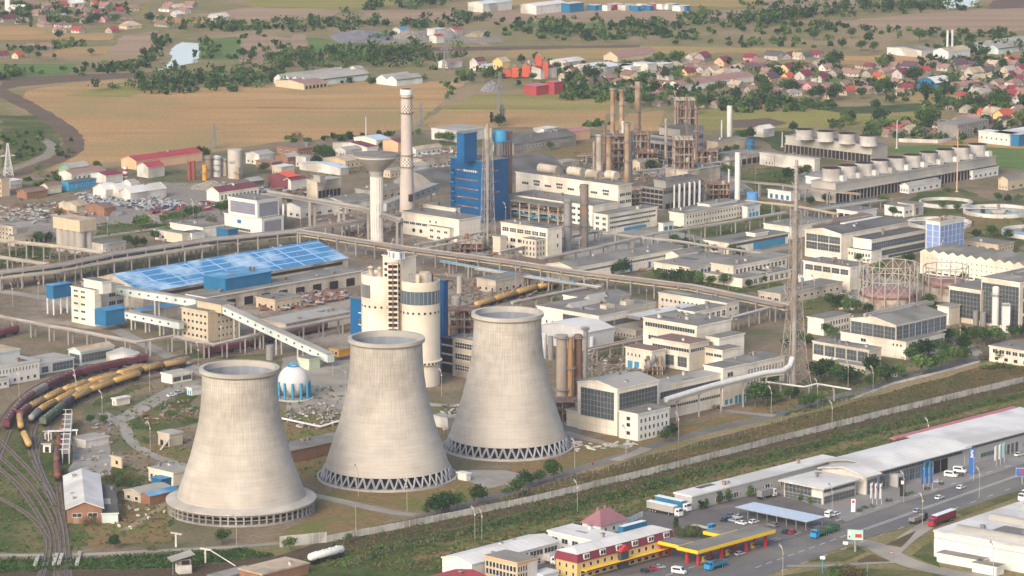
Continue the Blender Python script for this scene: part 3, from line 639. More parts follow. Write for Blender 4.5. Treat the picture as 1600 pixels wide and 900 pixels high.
b = MB(); b.lathe([(2.2, 34), (2.2, 50)], 'cream2', 24, 17, 12, cap=True); b.build('vent_stack', t)
b = MB(); b.lathe([(4.2, 42), (4.2, 46), (3.2, 48)], 'skyblue', 20, 26, 12, cap=True); b.lathe([(3, 34), (3, 42)], 'steel', 16, 26, 12)
for k in range(6): b.bar((20 + 2 * k, 8, 34.3), (20 + 2 * k, 8, 42), .4, 'steel'); b.bar((20 + 2 * k, 16, 34.3), (20 + 2 * k, 16, 42), .4, 'steel')
b.box(12, 7, 42, 32, 7.4, 42.5, 'skyblue'); b.build('rooftop_plant', t)
bld('brick_tower', 'bare red brick stair tower rising at the right back of the blue process tower', 'brick tower', (790, 208), 776, 800.5, 46, w='brick', r='roofdark', L=[(1, z, .3, 1, 0, 1, 's') for z in (8, 15, 22, 29, 36, 42)])
t = bld('factory_building', 'long cream works block with staggered slit windows, carrying old duct drums on its roof', 'factory building', (966.5, 291), 806, 987, 19, w='cream', L=[(1, 13 + (i % 2) * 1.8, 1.3, .6, .04 + .112 * i, .15 + .112 * i, 'w') for i in range(8)] + [(1, 11.2 + (i % 2) * 1.8, 1.3, .5, .04 + .112 * i, .15 + .112 * i, 'w') for i in range(1, 8, 2)], Rr=[(2, z, 1.8, .86, .05, .98, 'w') for z in (5, 9, 13)])
bld('', '', '', (926, 323), 794, 966, 11, into=t, L=rows(12, [1.4, 4.6, 8], 1.6, .7), vents=8)
b = MB()
for x, y, a in ((7, 52, 14), (10, 36, 10), (9, 22, 9), (14, 14, 7)):
    b.tube([(x, y, 22), (x, y + a, 22)], 2.6, 'cream2', 12); b.box(x - 2, y + 1, 19.4, x + 2, y + 2, 21, 'concrete2')
b.build('duct_drum', t)
bld('office_building', 'long pale office with four window bands and blue panels right of two steel columns', 'office', (950, 337), 927.5, 1027, 10.4, r='roofgrey', Rr=[(1, 8.2, 1.1, .97, .02, .98, 'w'), (1, 5.6, 1.2, .97, .02, .98, 'w'), (1, 3, 1.2, .97, .02, .85, 'w'), (1, .4, 1.8, .9, .3, .8, 'b')], L=rows(2, [1.6, 4.6, 7.6], 1.6, .5))
bld('garage', 'small garage with two blue gates at the right end of the banded office', 'garage', (1036, 350), 1029, 1052, 5.4, L=(), Rr=[(2, .2, 3.6, .7, .05, .98, 'd')])
t = bld('office_building', 'long low cream building with two window rows under the two tall white columns', 'office', (1069, 335), 1046, 1171, 7.2, Rr=rows(22, [4.6, 1.4], 1.5, .5), vents=1)
bld('', '', '', (1109, 321), 1090, 1152, 8.6, base=7.4, w='white', into=t)
bld('gatehouse', 'white block with bright blue doors at the right end of the long low cream building', 'gatehouse', (1168, 324.5), 1160, 1187.5, 6.2, w='white', Rr=[(3, .2, 3, .7, .1, .9, 'b'), (2, 4, 1, .5, .05, .55, 'b')])
t = thing('open_frame', 'open frame with flat grey roof, crammed with pipes, behind the cream three storey block', 'open shed', at(872, 352), yaw(U))
b = MB(); b.box(-1, -1, 10, 22, 38, 10.6, 'roofgrey'); b.build('roof', t)
for i in range(6):
    for x in (0, 10, 21): b = MB(); b.box(x - .3, i * 7.2 - .3, 0, x + .3, i * 7.2 + .3, 10, 'cream2'); b.build('column', t)
rr = random.Random(3)
for i in range(26):
    b = MB(); z = rr.uniform(1, 8.6); x = rr.uniform(0, 20); b.tube([(x, 0, z), (x, 37, z)] if i % 2 else [(0, rr.uniform(1, 36), z)] * 1 + [(20, rr.uniform(1, 36), z)], rr.uniform(.15, .5), rr.choice(['rust', 'pipedark', 'pipe', 'skyblue']), 6); b.build('pipe', t)
# --- front middle
t = bld('power_house', 'cream power house with a large dark glazed front right of the third cooling tower', 'factory hall', (965, 609), 902.5, 1029, 19.5, rt='gU', rise=2, r='rooflight', L=[(1, 6.3, 11.6, .86, .02, .98, 'g')], Rr=[(1, 9.6, 8, .97, .03, .98, 'g')])
bld('', '', '', (967, 657), 885, 975, 6.5, into=t, L=[(2, .3, 3.6, .6, .5, .8, 'd'), (2, 1.6, 1.4, .3, .2, .5, 'r')])
bld('', '', '', (997, 648.5), 967, 1046, 11, w='white', into=t, r='roofgrey', L=rows(1, [2, 5.4, 8], 1.6, .2), Rr=rows(7, [7.4, 4.2, 1.0], 1.7, .45))
t = bld('boiler_hall', 'long cream wing with a continuous glazed band running right from the power house', 'factory hall', (1029, 606), 1000, 1130, 14.2, r='rooflight', Rr=[(1, 9.2, 2.8, .98, .02, .98, 'g'), (1, 4.4, 1.2, .96, .02, .98, 'w')])
bld('', '', '', (1130, 577), 1100, 1166, 16.4, into=t, Rr=[(1, 12.5, 2, .6, .1, .5, 'w'), (1, 9, 2, .6, .1, .5, 'w'), (3, .3, 3.4, .7, .5, .98, 'b'), (2, .8, 2, .6, .05, .45, 'b')])
bld('', '', '', (1166, 570), 1130, 1226, 11, into=t, Rr=rows(12, [2, 6.6], 2.2, .5), vents=3)
t = bld('process_building', 'stepped cream process building with dark window bands in the middle right', 'factory building', (1089, 511), 1005, 1142.5, 15.5, r='roofgrey', L=[(1, 12.2, 2, .96, .02, .98, 'w'), (1, 6.4, 2, .5, 0, .4, 'w')], Rr=[(1, 6, 2, .1, .3, .6, 'w')], vents=8)
bld('', '', '', (1077.5, 539), 1019, 1108, 12, into=t, r='roofbrown', L=[(1, 8.4, 1.6, .98, 0, 1, 'w'), (2, 1.6, 4.4, .7, .3, .98, 'g')], Rr=[(1, 8.4, 1.6, .9, 0, 1, 'w')])
bld('', '', '', (1129, 549), 1077, 1157, 9, into=t, L=[(4, 6, 1.4, .9, 0, .98, 'w'), (1, 1.5, 2.4, .6, 0, .4, 'w')])
bld('', '', '', (1124, 530), 1104, 1163, 12.6, into=t)
bld('', '', '', (1019, 550), 977.5, 1040, 9, into=t, r='roofbrown', L=[(4, 5.6, 1.4, .4, .03, .6, 'w'), (1, 3.4, 2, .8, .7, .98, 'w'), (2, .2, 3.2, .7, .05, .55, 'b')])
bld('', '', '', (1085, 489), 1060, 1136, 16.6, into=t, r='roofgrey', Rr=[(5, 12.6, 2.6, .6, .15, .98, 'w')], vents=2)
bld('office_building', 'long two storey cream range with small windows behind the stepped process building', 'office', (1136, 475), 1029, 1155, 8.6, L=rows(15, [1.4, 5], 1.5, .5), Rr=rows(2, [1.4, 5], 1.5, .4))
t = bld('workshop', 'wide flat workshop with grey roof and ridge skylights behind the third cooling tower', 'workshop', (936, 495), 839, 1014, 8.4, r='roofgrey', L=[(1, 2.4, 4.6, .98, .42, .98, 'g'), (3, 1.4, 1.4, .3, .02, .3, 'w')], Rr=[(1, 3, 2.4, .97, .05, .98, 'g')])
for (x, y, l, w_) in ((6, 22, 24, 5), (28, 30, 12, 5)):
    b = MB(); b.extr([(y, 8.9), (y + w_ / 2, 11), (y + w_, 8.9)], x, x + l, 'rooflight', 'x'); b.build('skylight', t)
for (x, y) in ((14, 8), (28, 8)):
    b = MB(); b.box(x, y, 8.9, x + 6, y + 4, 10.8, 'cream2', 'rooftan'); b.build('roof_vent', t)
bld('workshop', 'grey roofed workshop running back behind the wide flat workshop', 'workshop', (990, 480), 880, 1024, 8, r='roofgrey', vents=3)
bld('storehouse', 'small low shed with a row of windows left of the stepped process building', 'storehouse', (994, 517.5), 958, 1007, 4.6, w='cream2', L=rows(7, [1.2], 1.6, .5))
bld('storage_hall', 'white hall with a shallow arched roof behind the rust streaked columns', 'storage hall', (917, 521), 844, 959, 8.5, w='steelwhite', r='roofwhite', rt='arc', rise=2.4)
bld('canopy', 'long pale corrugated canopy beside the stepped process building', 'canopy', (1000, 497), 980, 1090, 7, base=6, w='steel', r='roofwhite')
bld('service_block', 'stained cream block with dark window bands between the middle and right cooling towers', 'factory building', (751, 536), 707, 790, 17, w='cream2', L=[(1, z, 2.6, .9, .05, .98, 'w') for z in (3, 8, 13)])
bld('service_block', 'dark open steel framed block beside the twin cream silos', 'factory building', (708, 532), 690, 740, 15, w='dark', r='roofdark', L=[(1, z, .8, 1, 0, 1, 's') for z in (4, 8, 12)])
bld('lift_tower', 'blue clad lift tower at the left of the twin cream silos', 'lift tower', (576, 472), 547.5, 600, 22, w='deepblue', L=[(1, z, .5, .6, .3, .98, 's') for z in (5, 10.5, 16)] + [(1, z, 1.6, .5, .3, .95, 'g') for z in (6, 11.5)])
bld('lift_tower', 'narrow dark blue lift shaft at the right of the twin cream silos', 'lift tower', (693, 440), 684, 700, 36, w='deepblue')
bld('warehouse', 'low grey warehouse with a plain flat roof behind the gas sphere', 'warehouse', (447, 507), 408, 549, 5.6, w='cream2', r='rooflight')
bld('underground_store', 'long low grey store with a dark brick side between the first two cooling towers', 'storehouse', (450, 706), 420, 560, 5, w='brick', r='roofgrey', fascia='concrete', lu=70)
bld('pump_house', 'small low concrete house between the middle and right cooling towers', 'pump house', (700, 655), 676, 714, 4.2, w='offwhite', r='rooflight')
bld('guard_hut', 'tiny white hut beside the right foot of the middle cooling tower', 'hut', (729, 742), 715, 735, 2.6, w='white', r='roofwhite')
# --- left middle
t = bld('office_building', 'tan four storey tower block where the pale conveyor galleries meet', 'office', (325, 488.7), 283.7, 371, 13.8, w='tan', L=rows(6, [1.4, 4.6, 7.8, 11], 1.4, .55), Rr=rows(5, [1.4, 4.6, 7.8, 11], 1.4, .5, a=.3), r='roofgrey')
bld('', '', '', (346, 478), 308, 366, 17, base=13.5, w='tan', into=t)
t = bld('transfer_tower', 'cream transfer tower with small windows above the bright blue annex at left', 'tower block', (148, 455), 111, 158, 17, w='cream', L=rows(2, [2, 5.5, 9, 12.5, 15], 1.1, .6, a=.05, b=.65))
bld('', '', '', (158, 452), 131, 194, 15.5, into=t, Rr=[(2, z, 2, .8, .3, .98, 'w') for z in (3, 7, 11)])
bld('', '', '', (160, 442), 131, 174, 21, base=15.6, into=t)
bld('annex', 'bright blue box annex raised on posts at the foot of the cream transfer tower', 'annex', (165, 487.5), 147.5, 195, 9.6, base=2.8, w='bluewall', r='roofblue', rt='gU', rise=1)
t = bld('elevated_house', 'small blue house on white steel legs left of the cream transfer tower', 'annex', (83, 448), 72, 112, 14, base=8, w='bluewall', r='roofblue')
for x, y in ((.5, .5), (5, .5), (.5, 5), (9, .5), (9, 5)): b = MB(); b.bar((x, y, 0), (x, y, 8), .6, 'white'); b.build('leg', t)
bld('storehouse', 'low store with a blue roof along the horizontal conveyor gallery', 'storehouse', (219, 488), 205, 283, 5, w='cream2', r='roofblue')
mat('bluepanels', '#4080aa', '#37759e', s=.08, c='#a3bccb', s2=.06, rough=.5)
t = bld('fertiliser_hall', 'huge storage hall under a bright blue panelled roof left of the twin silos', 'storage hall', (224, 459), 0, 544, 8, lv=46, w='cream2', r='bluepanels', rt='gU', rise=6.5, Rr=[(1, 5.6, 1.5, .98, .02, .98, 'k')])
lu_ = t['lu']
for i in range(1, 9):
    b = MB(); x = lu_ * i / 9; b.box(x - .45, -.3, 0, x + .45, 22.6, .06, 'roofpanel'); o = b.build('roof_seam', t, (0, 0, 8.57)); o.rotation_euler = (math.atan(6.5 / 23.2), 0, 0)
for f in (.2, .42, .66, .88):
    b = MB(); b.box(0, -.4, 0, lu_, .4, .07, 'roofpanel'); b.build('roof_seam', t, (0, 23 * f, 8.56 + 6.5 * f)).rotation_euler = (math.atan(6.5 / 23), 0, 0)
bld('', '', '', (352, 437.5), 318, 424, 13, base=7, w='bluewall', r='roofblue', fascia='bluewall', into=t)
bld('warehouse', 'long grey roofed warehouse with a broad white fascia beside the blue roofed hall', 'warehouse', (322, 466), 292, 565, 7, w='cream2', r='roofgrey', fascia='white', Rr=[(8, .4, 4, .5, .1, .98, 'k')], over=.6)
t = bld('office_building', 'white framed office with purple grey panelled upper block, left of the water tower', 'office', (409, 343), 350.5, 443, 8.4, w='white', r='roofgrey', Rr=[(1, .8, 6.4, .86, .05, .95, 'o')], L=[(1, 4.4, 2, .5, .3, .5, 'd'), (1, .5, 1.4, .7, .1, .8, 'w')])
bld('', '', '', (402, 315), 356.5, 436, 18, base=8.6, w='white', r='roofgrey', into=t, Rr=[(1, .8, 7.4, .92, .05, .97, 'o')], L=[(1, 1.8, 6.2, .92, .04, .96, 'o')] + [(1, z, .5, .92, .04, .96, 'd') for z in (2, 3.9, 5.8, 7.4)])
bld('', '', '', (356, 360), 328, 372, 5, w='bluewall', r='roofgrey', into=t)
bld('canteen', 'low white building with a wide grey roof left of the purple panelled office', 'canteen', (317, 357), 266, 350, 6.2, w='cream', r='roofgrey')
bld('canteen', 'low cream house with square windows below the wide grey roofed canteen', 'canteen', (285, 367), 241.5, 300, 5, w='cream', L=[(2, 1.4, 1.4, .4, .03, .4, 'w')])
bld('gatehouse', 'small white house with sky blue double doors left of the purple panelled office', 'gatehouse', (300, 365.5), 285, 320, 5, w='white', L=[(2, .2, 3, .7, .05, .98, 'b')])
bld('office_building', 'cream office with rows of square windows at the far left edge', 'office', (20, 355.5), -25, 26, 8, w='cream2', L=rows(8, [1, 3.4, 5.8], 1.3, .5))
bld('storehouse', 'long low cream store with dark doorways beside the far left cream office', 'storehouse', (22, 371), 12, 84, 5, w='cream2', r='roofgrey', Rr=rows(8, [.2], 2.4, .4, 'k') )
bld('storehouse', 'grey low store at the right foot of the concrete silo battery', 'storehouse', (161, 383), 143, 196, 5.4, w='offwhite', r='roofgrey', Rr=rows(4, [1], 2, .25))
# ---------------------------------------------------------------- stacks, tanks, masts
def circle_tank(name, label, cat, px, yb, ytop, wpx, m, top='flat', n=24, group=None, extra=None, H=None, band=None, topm=None):
    c = at(px, yb); h = H or hgt(px, yb, ytop); r = wpx / 2 / ppm(yb)
    t = thing(name, label, cat, c, 0, group); b = MB(); b.lathe([(r, 0), (r, h)], m, n); b.build('body', t)
    d = MB()
    if top == 'flat': d.lathe([(r + .1, h - .2), (r + .1, h + .2), (r * .9, h + .25), (0, h + .25)], topm or m, n, smooth=False)
    elif top == 'cone': d.lathe([(r + .15, h), (r + .15, h + .2), (0, h + r * .4)], topm or m, n, smooth=False)
    elif top == 'dome': d.lathe([(r, h)] + [(r * math.cos(R(a)), h + r * .55 * math.sin(R(a))) for a in range(15, 91, 15)], topm or m, n)
    elif top == 'open': d.lathe([(r, h), (r * .86, h), (r * .86, h - 3)], topm or 'dark', n, smooth=False)
    d.build('roof' if top != 'open' else 'rim', t)
    for z in (extra or []):
        b = MB(); b.lathe([(r, h * z), (r + 1.0, h * z), (r + 1.0, h * z + .25), (r, h * z + .25)], 'steel', 20, smooth=False)
        for k in range(10): a = 2 * math.pi * k / 10; b.bar(((r + .95) * math.cos(a), (r + .95) * math.sin(a), h * z), ((r + .95) * math.cos(a), (r + .95) * math.sin(a), h * z + 1.1), .12, 'steel')
        b.lathe([(r + .95, h * z + 1.05), (r + .95, h * z + 1.2)], 'steel', 20); b.build('platform', t)
    if h > 14 and r < 4:
        b = MB(); b.bar((r + .3, -.3, 0), (r + .3, -.3, h), .12, 'steel'); b.bar((r + .3, .3, 0), (r + .3, .3, h), .12, 'steel')
        for z in range(1, int(h), 2): b.lathe([(.0, z)], 'steel', 3) if False else b.bar((r + .3, -.3, z), (r + .3, .3, z), .1, 'steel')
        b.build('ladder', t)
    t['h'] = h; t['r'] = r
    return t
# tall chimney
def ring_checks(r0, r1, z0, z1, nr, n):
    b = MB()
    for i in range(nr):
        for j in range(n):
            a, a2 = 2 * math.pi * j / n, 2 * math.pi * (j + 1) / n; za, zb = z0 + (z1 - z0) * i / nr, z0 + (z1 - z0) * (i + 1) / nr
            ra, rb = r0 + (r1 - r0) * i / nr + .06, r0 + (r1 - r0) * (i + 1) / nr + .06
            b.add([(ra * math.cos(a), ra * math.sin(a), za), (ra * math.cos(a2), ra * math.sin(a2), za), (rb * math.cos(a2), rb * math.sin(a2), zb), (rb * math.cos(a), rb * math.sin(a), zb)], [(0, 1, 2, 3)], 'white' if (i + j) % 2 else 'rust')
    return b
c = at(636, 341); h = hgt(636, 341, 139); r0 = 12 / ppm(341); r1 = 8.9 / ppm(341)
mat('stackgrey', '#b5aaa0', '#a89d94', s=.15, sz=.5, c='#b8aca3', s2=.05, rough=.9)
t = thing('chimney', 'tall tapering concrete chimney with checkered rings, tallest round stack in the plant', 'chimney', c)
RZ = lambda z: r0 + (r1 - r0) * min(1, z / (h * .6))
b = MB(); b.lathe([(RZ(z), z) for z in [h * k / 24 for k in range(25)]], 'stackgrey', 40); b.lathe([(r1, h), (r1 - .8, h), (r1 - .8, h - 4), (0, h - 4)], 'dark', 40, smooth=False); b.build('shaft', t)
for f in (.41, .82): ring_checks(RZ(h * f), RZ(h * (f + .055)), h * f, h * (f + .055), 4, 22).build('checker_band', t)
for f in (.4, .49, .815, .935):
    b = MB(); r = RZ(h * f); b.lathe([(r, h * f), (r + .9, h * f), (r + .9, h * f + .3), (r, h * f + .3)], 'rust', 32, smooth=False); b.build('gallery_ring', t)
b = MB(); b.lathe([(r1, h - 3), (r1 + .35, h - 3), (r1 + .35, h), (r1, h)], 'white', 40, smooth=False); b.build('rim', t)
b = MB(); b.box(-1, -r0 - .2, 10, 1.6, -r0 + 1, 14, 'dark'); b.build('opening', t, (r0 * .45, .5, 0))
# water tower
c = at(589, 378); h = hgt(589, 378, 241); s_ = ppm(378)
t = thing('water_tower', 'white fluted water tower with a wide conical bowl, left of the tall concrete chimney', 'water tower', c)
b = MB(); n = 48; rc = 9.6 / s_
b.lathe([(rc * (1 + .05 * 0), 0), (rc, h - 9)], 'white', 32)
for k in range(16):
    a = 2 * math.pi * k / 16; b.bar((rc * math.cos(a), rc * math.sin(a), 0), (rc * math.cos(a), rc * math.sin(a), h - 9), .45, 'offwhite')
b.build('shaft', t)
b = MB(); b.lathe([(rc + .2, h - 12), (rc + .6, h - 9), (6.2, h - 6.5), (35 / s_, h - 1.4), (35 / s_, h - .4)], 'concrete', 48, smooth=False); b.build('bowl', t)
b = MB(); b.lathe([(35 / s_ + .1, h - .5), (35 / s_ + .1, h), (0, h + 1.2)], 'roofgrey', 48, smooth=False); b.build('roof', t)
b = MB(); b.lathe([(35 / s_ + .15, h), (35 / s_ + .15, h + .25)], 'steel', 48); b.build('railing', t)
# twin silos
def twin(px, yb, ytop, wpx, label, band):
    c = at(px, yb); h = hgt(px, yb, ytop); r = wpx / 2 / ppm(yb); t = thing('storage_silo', label, 'silo', c, 0, 'twin cream storage silos')
    mat('siloc', '#d8cebd', '#cdc2b0', s=.1, sz=.15, c='#c0b4a2', s2=.05, rough=.85)
    b = MB(); b.lathe([(r * .97, 0), (r * .97, 11)], 'siloc', 48); b.build('base', t)
    b = MB(); b.lathe([(r, 11), (r, h), (r - .5, h), (r - .5, h - .8), (0, h - .8)], 'siloc', 64, smooth=False); b.m[-64 * 4:] = b.m[-64 * 4:]; b.build('wall', t)
    b = MB(); b.lathe([(r, 9.6), (r + .9, 9.8), (r + .9, 11.2), (r, 11.4)], 'siloc', 48, smooth=False); b.build('ring_ledge', t)
    a0, a1 = band
    b = MB(); b.lathe([(r + .08, h - 9.8), (r + .08, h - 4)], 'glassblue', 24, a0=a0, a1=a1)
    for k in range(13):
        a = R(a0 + (a1 - a0) * k / 12); b.bar(((r + .12) * math.cos(a), (r + .12) * math.sin(a), h - 9.8), ((r + .12) * math.cos(a), (r + .12) * math.sin(a), h - 4), .25, 'steel')
    b.build('glazing_band', t)
    for k in range(9):
        a = R(200 + 17 * k); b = MB(); b.box(-.45, -.1, 0, .45, .3, .9, 'dark'); b.build('window', t, ((r + .02) * math.cos(a), (r + .02) * math.sin(a), h - 14), a + math.pi / 2)
    for k in range(10):
        a = R(250 + 11 * k); b = MB(); b.box(-.4, -.1, 0, .4, .3, .9, 'dark'); b.build('vent_hole', t, ((r + .93) * math.cos(a), (r + .93) * math.sin(a), 10), a + math.pi / 2)
    return t, h, r
t, h, r = twin(599, 592, 427, 67, 'left of the twin cream silos, with a short glazed band at its left shoulder', (178, 236))
for x, y, q in ((-5, -3, 1.3), (-1, -6, 1.1), (2, -5, 1.6), (3, -7.5, .9)): b = MB(); b.lathe([(q, h - .8), (q, h + 3), (q * 1.4, h + 3.2), (0, h + 4)], 'cream2', 12, x, y); b.build('roof_vent', t)
t, h, r = twin(657, 600, 437, 62, 'right of the twin cream silos, with a long blue glazed band below its rim', (192, 345))
for x, y, q in ((-4, -5, 1.0), (2, 0, 2.2), (4, -4, 1.1), (5, -2, .8), (-1, -5, .8)): b = MB(); b.box(x - q, y - q, h - .8, x + q, y + q, h + 3.4, rng.choice(['cream2', 'steel', 'rust'])); b.build('roof_vent', t)
t = bld('stair_tower', 'tall cream stair tower with a ladder of dark openings between the twin silos', 'stair tower', (627, 404), 598, 650, 56, w='siloc', r='roofgrey', L=[(3, z, 1.2, .72, .05, .97, 'k') for z in (37, 39.5, 42, 44.5, 47, 49.5, 52)])
bld('', '', '', (624, 396), 606, 633, 59.5, base=56.6, w='white', into=t, L=[(1, .4, 2.4, .2, 0, .3, 'd'), (1, .3, 2.4, .4, .3, .7, 'o')], Rr=[(1, .4, 2.4, .3, 0, .6, 'd')])
P = at(614.5, 604); b = MB(); st = MB(); w_ = 1.9
for k in range(22): st.box(-w_, -.35, 3 + k * 2.35, -.25, -.0, 4.3 + k * 2.35, 'dark'); st.box(.25, -.35, 3 + k * 2.35, w_, 0, 4.3 + k * 2.35, 'dark')
st.box(-.2, -.4, 0, .2, 0, 54, 'rust'); b.box(-w_ - .4, 0, 0, w_ + .4, 5, 54, 'siloc')
d = P - t.location; o = b.build('stair_shaft', t, (d.dot(U), d.dot(V), 0), -yaw(U)); st.build('stair_grille', t, (d.dot(U), d.dot(V), 0), -yaw(U))
# gas sphere
c = at(459, 622); r = 24.5 / ppm(622); t = thing('gas_sphere', 'white gas sphere on bright blue columns between the first two cooling towers', 'gas sphere', c)
b = MB(); b.lathe([(r * math.cos(R(a)), r + .9 + r * math.sin(R(a))) for a in range(-90, 91, 10)], 'steelwhite', 40); b.build('tank', t)
for k in range(12):
    a = 2 * math.pi * k / 12; b = MB(); b.tube([((r + .25) * math.cos(a), (r + .25) * math.sin(a), 0), ((r + .25) * math.cos(a), (r + .25) * math.sin(a), r + .9)], .55, 'skyblue', 8); b.build('leg', t)
b = MB(); b.lathe([(r + 2, 0), (r + 2, .5), (r + 1.2, .6), (r + 1.2, .25), (0, .25)], 'concrete', 40, smooth=False); b.build('base_ring', t)
b = MB(); b.lathe([(2.6, 2 * r + .4), (2.6, 2 * r + .8), (0, 2 * r + .8)], 'skyblue', 16, smooth=False); b.lathe([(2.6, 2 * r + 1.6), (2.6, 2 * r + 1.8)], 'skyblue', 16)
for k in range(8): a = math.pi * k / 4; b.bar((2.6 * math.cos(a), 2.6 * math.sin(a), 2 * r + .8), (2.6 * math.cos(a), 2.6 * math.sin(a), 2 * r + 1.8), .15, 'skyblue')
b.build('top_platform', t)
# lattice masts: 4 legs following (z, halfwidth) profile, tube in the middle
def mast(name, label, cat, px, yb, ytop, prof, tube=None, m='steel', lw=.45, bays=10, group=None, arms=(), zt=1.0, flag=0):
    c = at(px, yb); h = hgt(px, yb, ytop); t = thing(name, label, cat, c, R(20), group)
    def hw(f):
        for (a, x), (b_, y) in zip(prof, prof[1:]):
            if f <= b_: return x + (y - x) * (f - a) / (b_ - a)
        return prof[-1][1]
    S4 = ((1, 1), (-1, 1), (-1, -1), (1, -1)); fs = [zt * k / bays for k in range(bays + 1)]
    for sx, sy in S4:
        b = MB()
        for a, e in zip(fs, fs[1:]): b.bar((sx * hw(a), sy * hw(a), a * h), (sx * hw(e), sy * hw(e), e * h), lw, m)
        b.build('leg', t)
    b = MB()
    for a, e in zip(fs, fs[1:]):
        for i in range(4):
            (x, y), (x2, y2) = S4[i], S4[(i + 1) % 4]; A, E = hw(a), hw(e)
            b.bar((x * A, y * A, a * h), (x2 * E, y2 * E, e * h), lw * .5, m); b.bar((x2 * A, y2 * A, a * h), (x * E, y * E, e * h), lw * .5, m); b.bar((x * E, y * E, e * h), (x2 * E, y2 * E, e * h), lw * .6, m)
    b.build('bracing', t)
    if tube:
        r0, r1, tm = tube; b = MB(); b.tube([(0, 0, 0), (0, 0, h * .55), (0, 0, h)], r0, tm, 16, r1=r1); b.build('flue', t)
        if flag:
            for k in range(flag): z = h * (.72 + .27 * k / flag); b = MB(); b.lathe([(r1 + .5, z), (r1 + .5, z + .35), (r1, z + .4)], 'steel', 12); b.build('stiffener_ring', t)
    for z, L_ in arms: b = MB(); b.bar((-L_, 0, z * h), (L_, 0, z * h), lw, m, lw * 1.6); b.bar((-L_, 0, z * h), (0, 0, z * h + 1.6), lw * .5, m); b.bar((L_, 0, z * h), (0, 0, z * h + 1.6), lw * .5, m); b.build('cross_arm', t)
    return t
mast('flare_stack', 'very tall grey stack held in a slender lattice tower in the right half', 'lattice stack', 1240, 604, 250, [(0, 6.0), (.16, 3.9), (.35, 2.6), (.62, 2.0), (.8, 1.7)], (1.1, .75, 'pipe'), 'pipe', .25, 12, zt=.78, flag=14)
mast('flare_stack', 'lattice mast with a thick pale flue standing right in front of the blue process tower', 'lattice stack', 762, 389, 193, [(0, 3.8), (.3, 2.7), (.6, 2.3), (.9, 1.9)], (.6, 1.05, 'pipe'), 'pipe', .22, 11, zt=.88)
mast('transmission_pylon', 'lattice pylon behind the blue process tower at the edge of the stubble field', 'pylon', 781, 196, 112, [(0, 3.4), (.55, 1.7), (1, .5)], None, 'steel', .26, 8, 'power line pylons', ((.72, 5), (.85, 4)))
mast('transmission_pylon', 'lattice pylon at the far left edge beside the bend of the dirt track', 'pylon', 13, 275, 224, [(0, 2.6), (.5, 1.3), (1, .35)], None, 'steelwhite', .32, 8, 'power line pylons', ((.62, 4.5),))
mast('transmission_pylon', 'thin pylon in the stubble field immediately right of the tall chimney', 'pylon', 657, 197, 160, [(0, 2), (.5, 1), (1, .3)], None, 'steel', .28, 7, 'power line pylons', ((.7, 3.4),))
mast('transmission_pylon', 'thin pylon standing in the stubble field behind the red roofed sheds', 'pylon', 335, 232, 192, [(0, 2), (.5, 1), (1, .3)], None, 'steel', .28, 7, 'power line pylons', ((.75, 3),))
mast('transmission_pylon', 'faint lattice pylon on the grassland right of the greenhouse', 'pylon', 697, 110, 62, [(0, 2.6), (.5, 1.3), (1, .4)], None, 'steel', .35, 8, 'power line pylons', ((.7, 4.5),))
for px, yb, yt, lb in [(572, 222, 182, 'slim white pole behind the white roofed depot left of the chimney'), (1401, 232, 187, 'tall slim white pole in the green field behind the fan cooling rows'), (1495, 300, 200, 'slim pale red mast in front of the long fan cooling row'), (1222, 230, 206, 'slim pole at the left end of the short fan cooling row')]:
    h = hgt(px, yb, yt); t = thing('pole', lb, 'mast', at(px, yb)); b = MB(); b.tube([(0, 0, 0), (0, 0, h)], .42, 'peach' if px == 1495 else 'steelwhite', 8, r1=.2); b.build('shaft', t); b = MB(); b.box(-.9, -.9, 0, .9, .9, .5, 'concrete'); b.build('base', t)
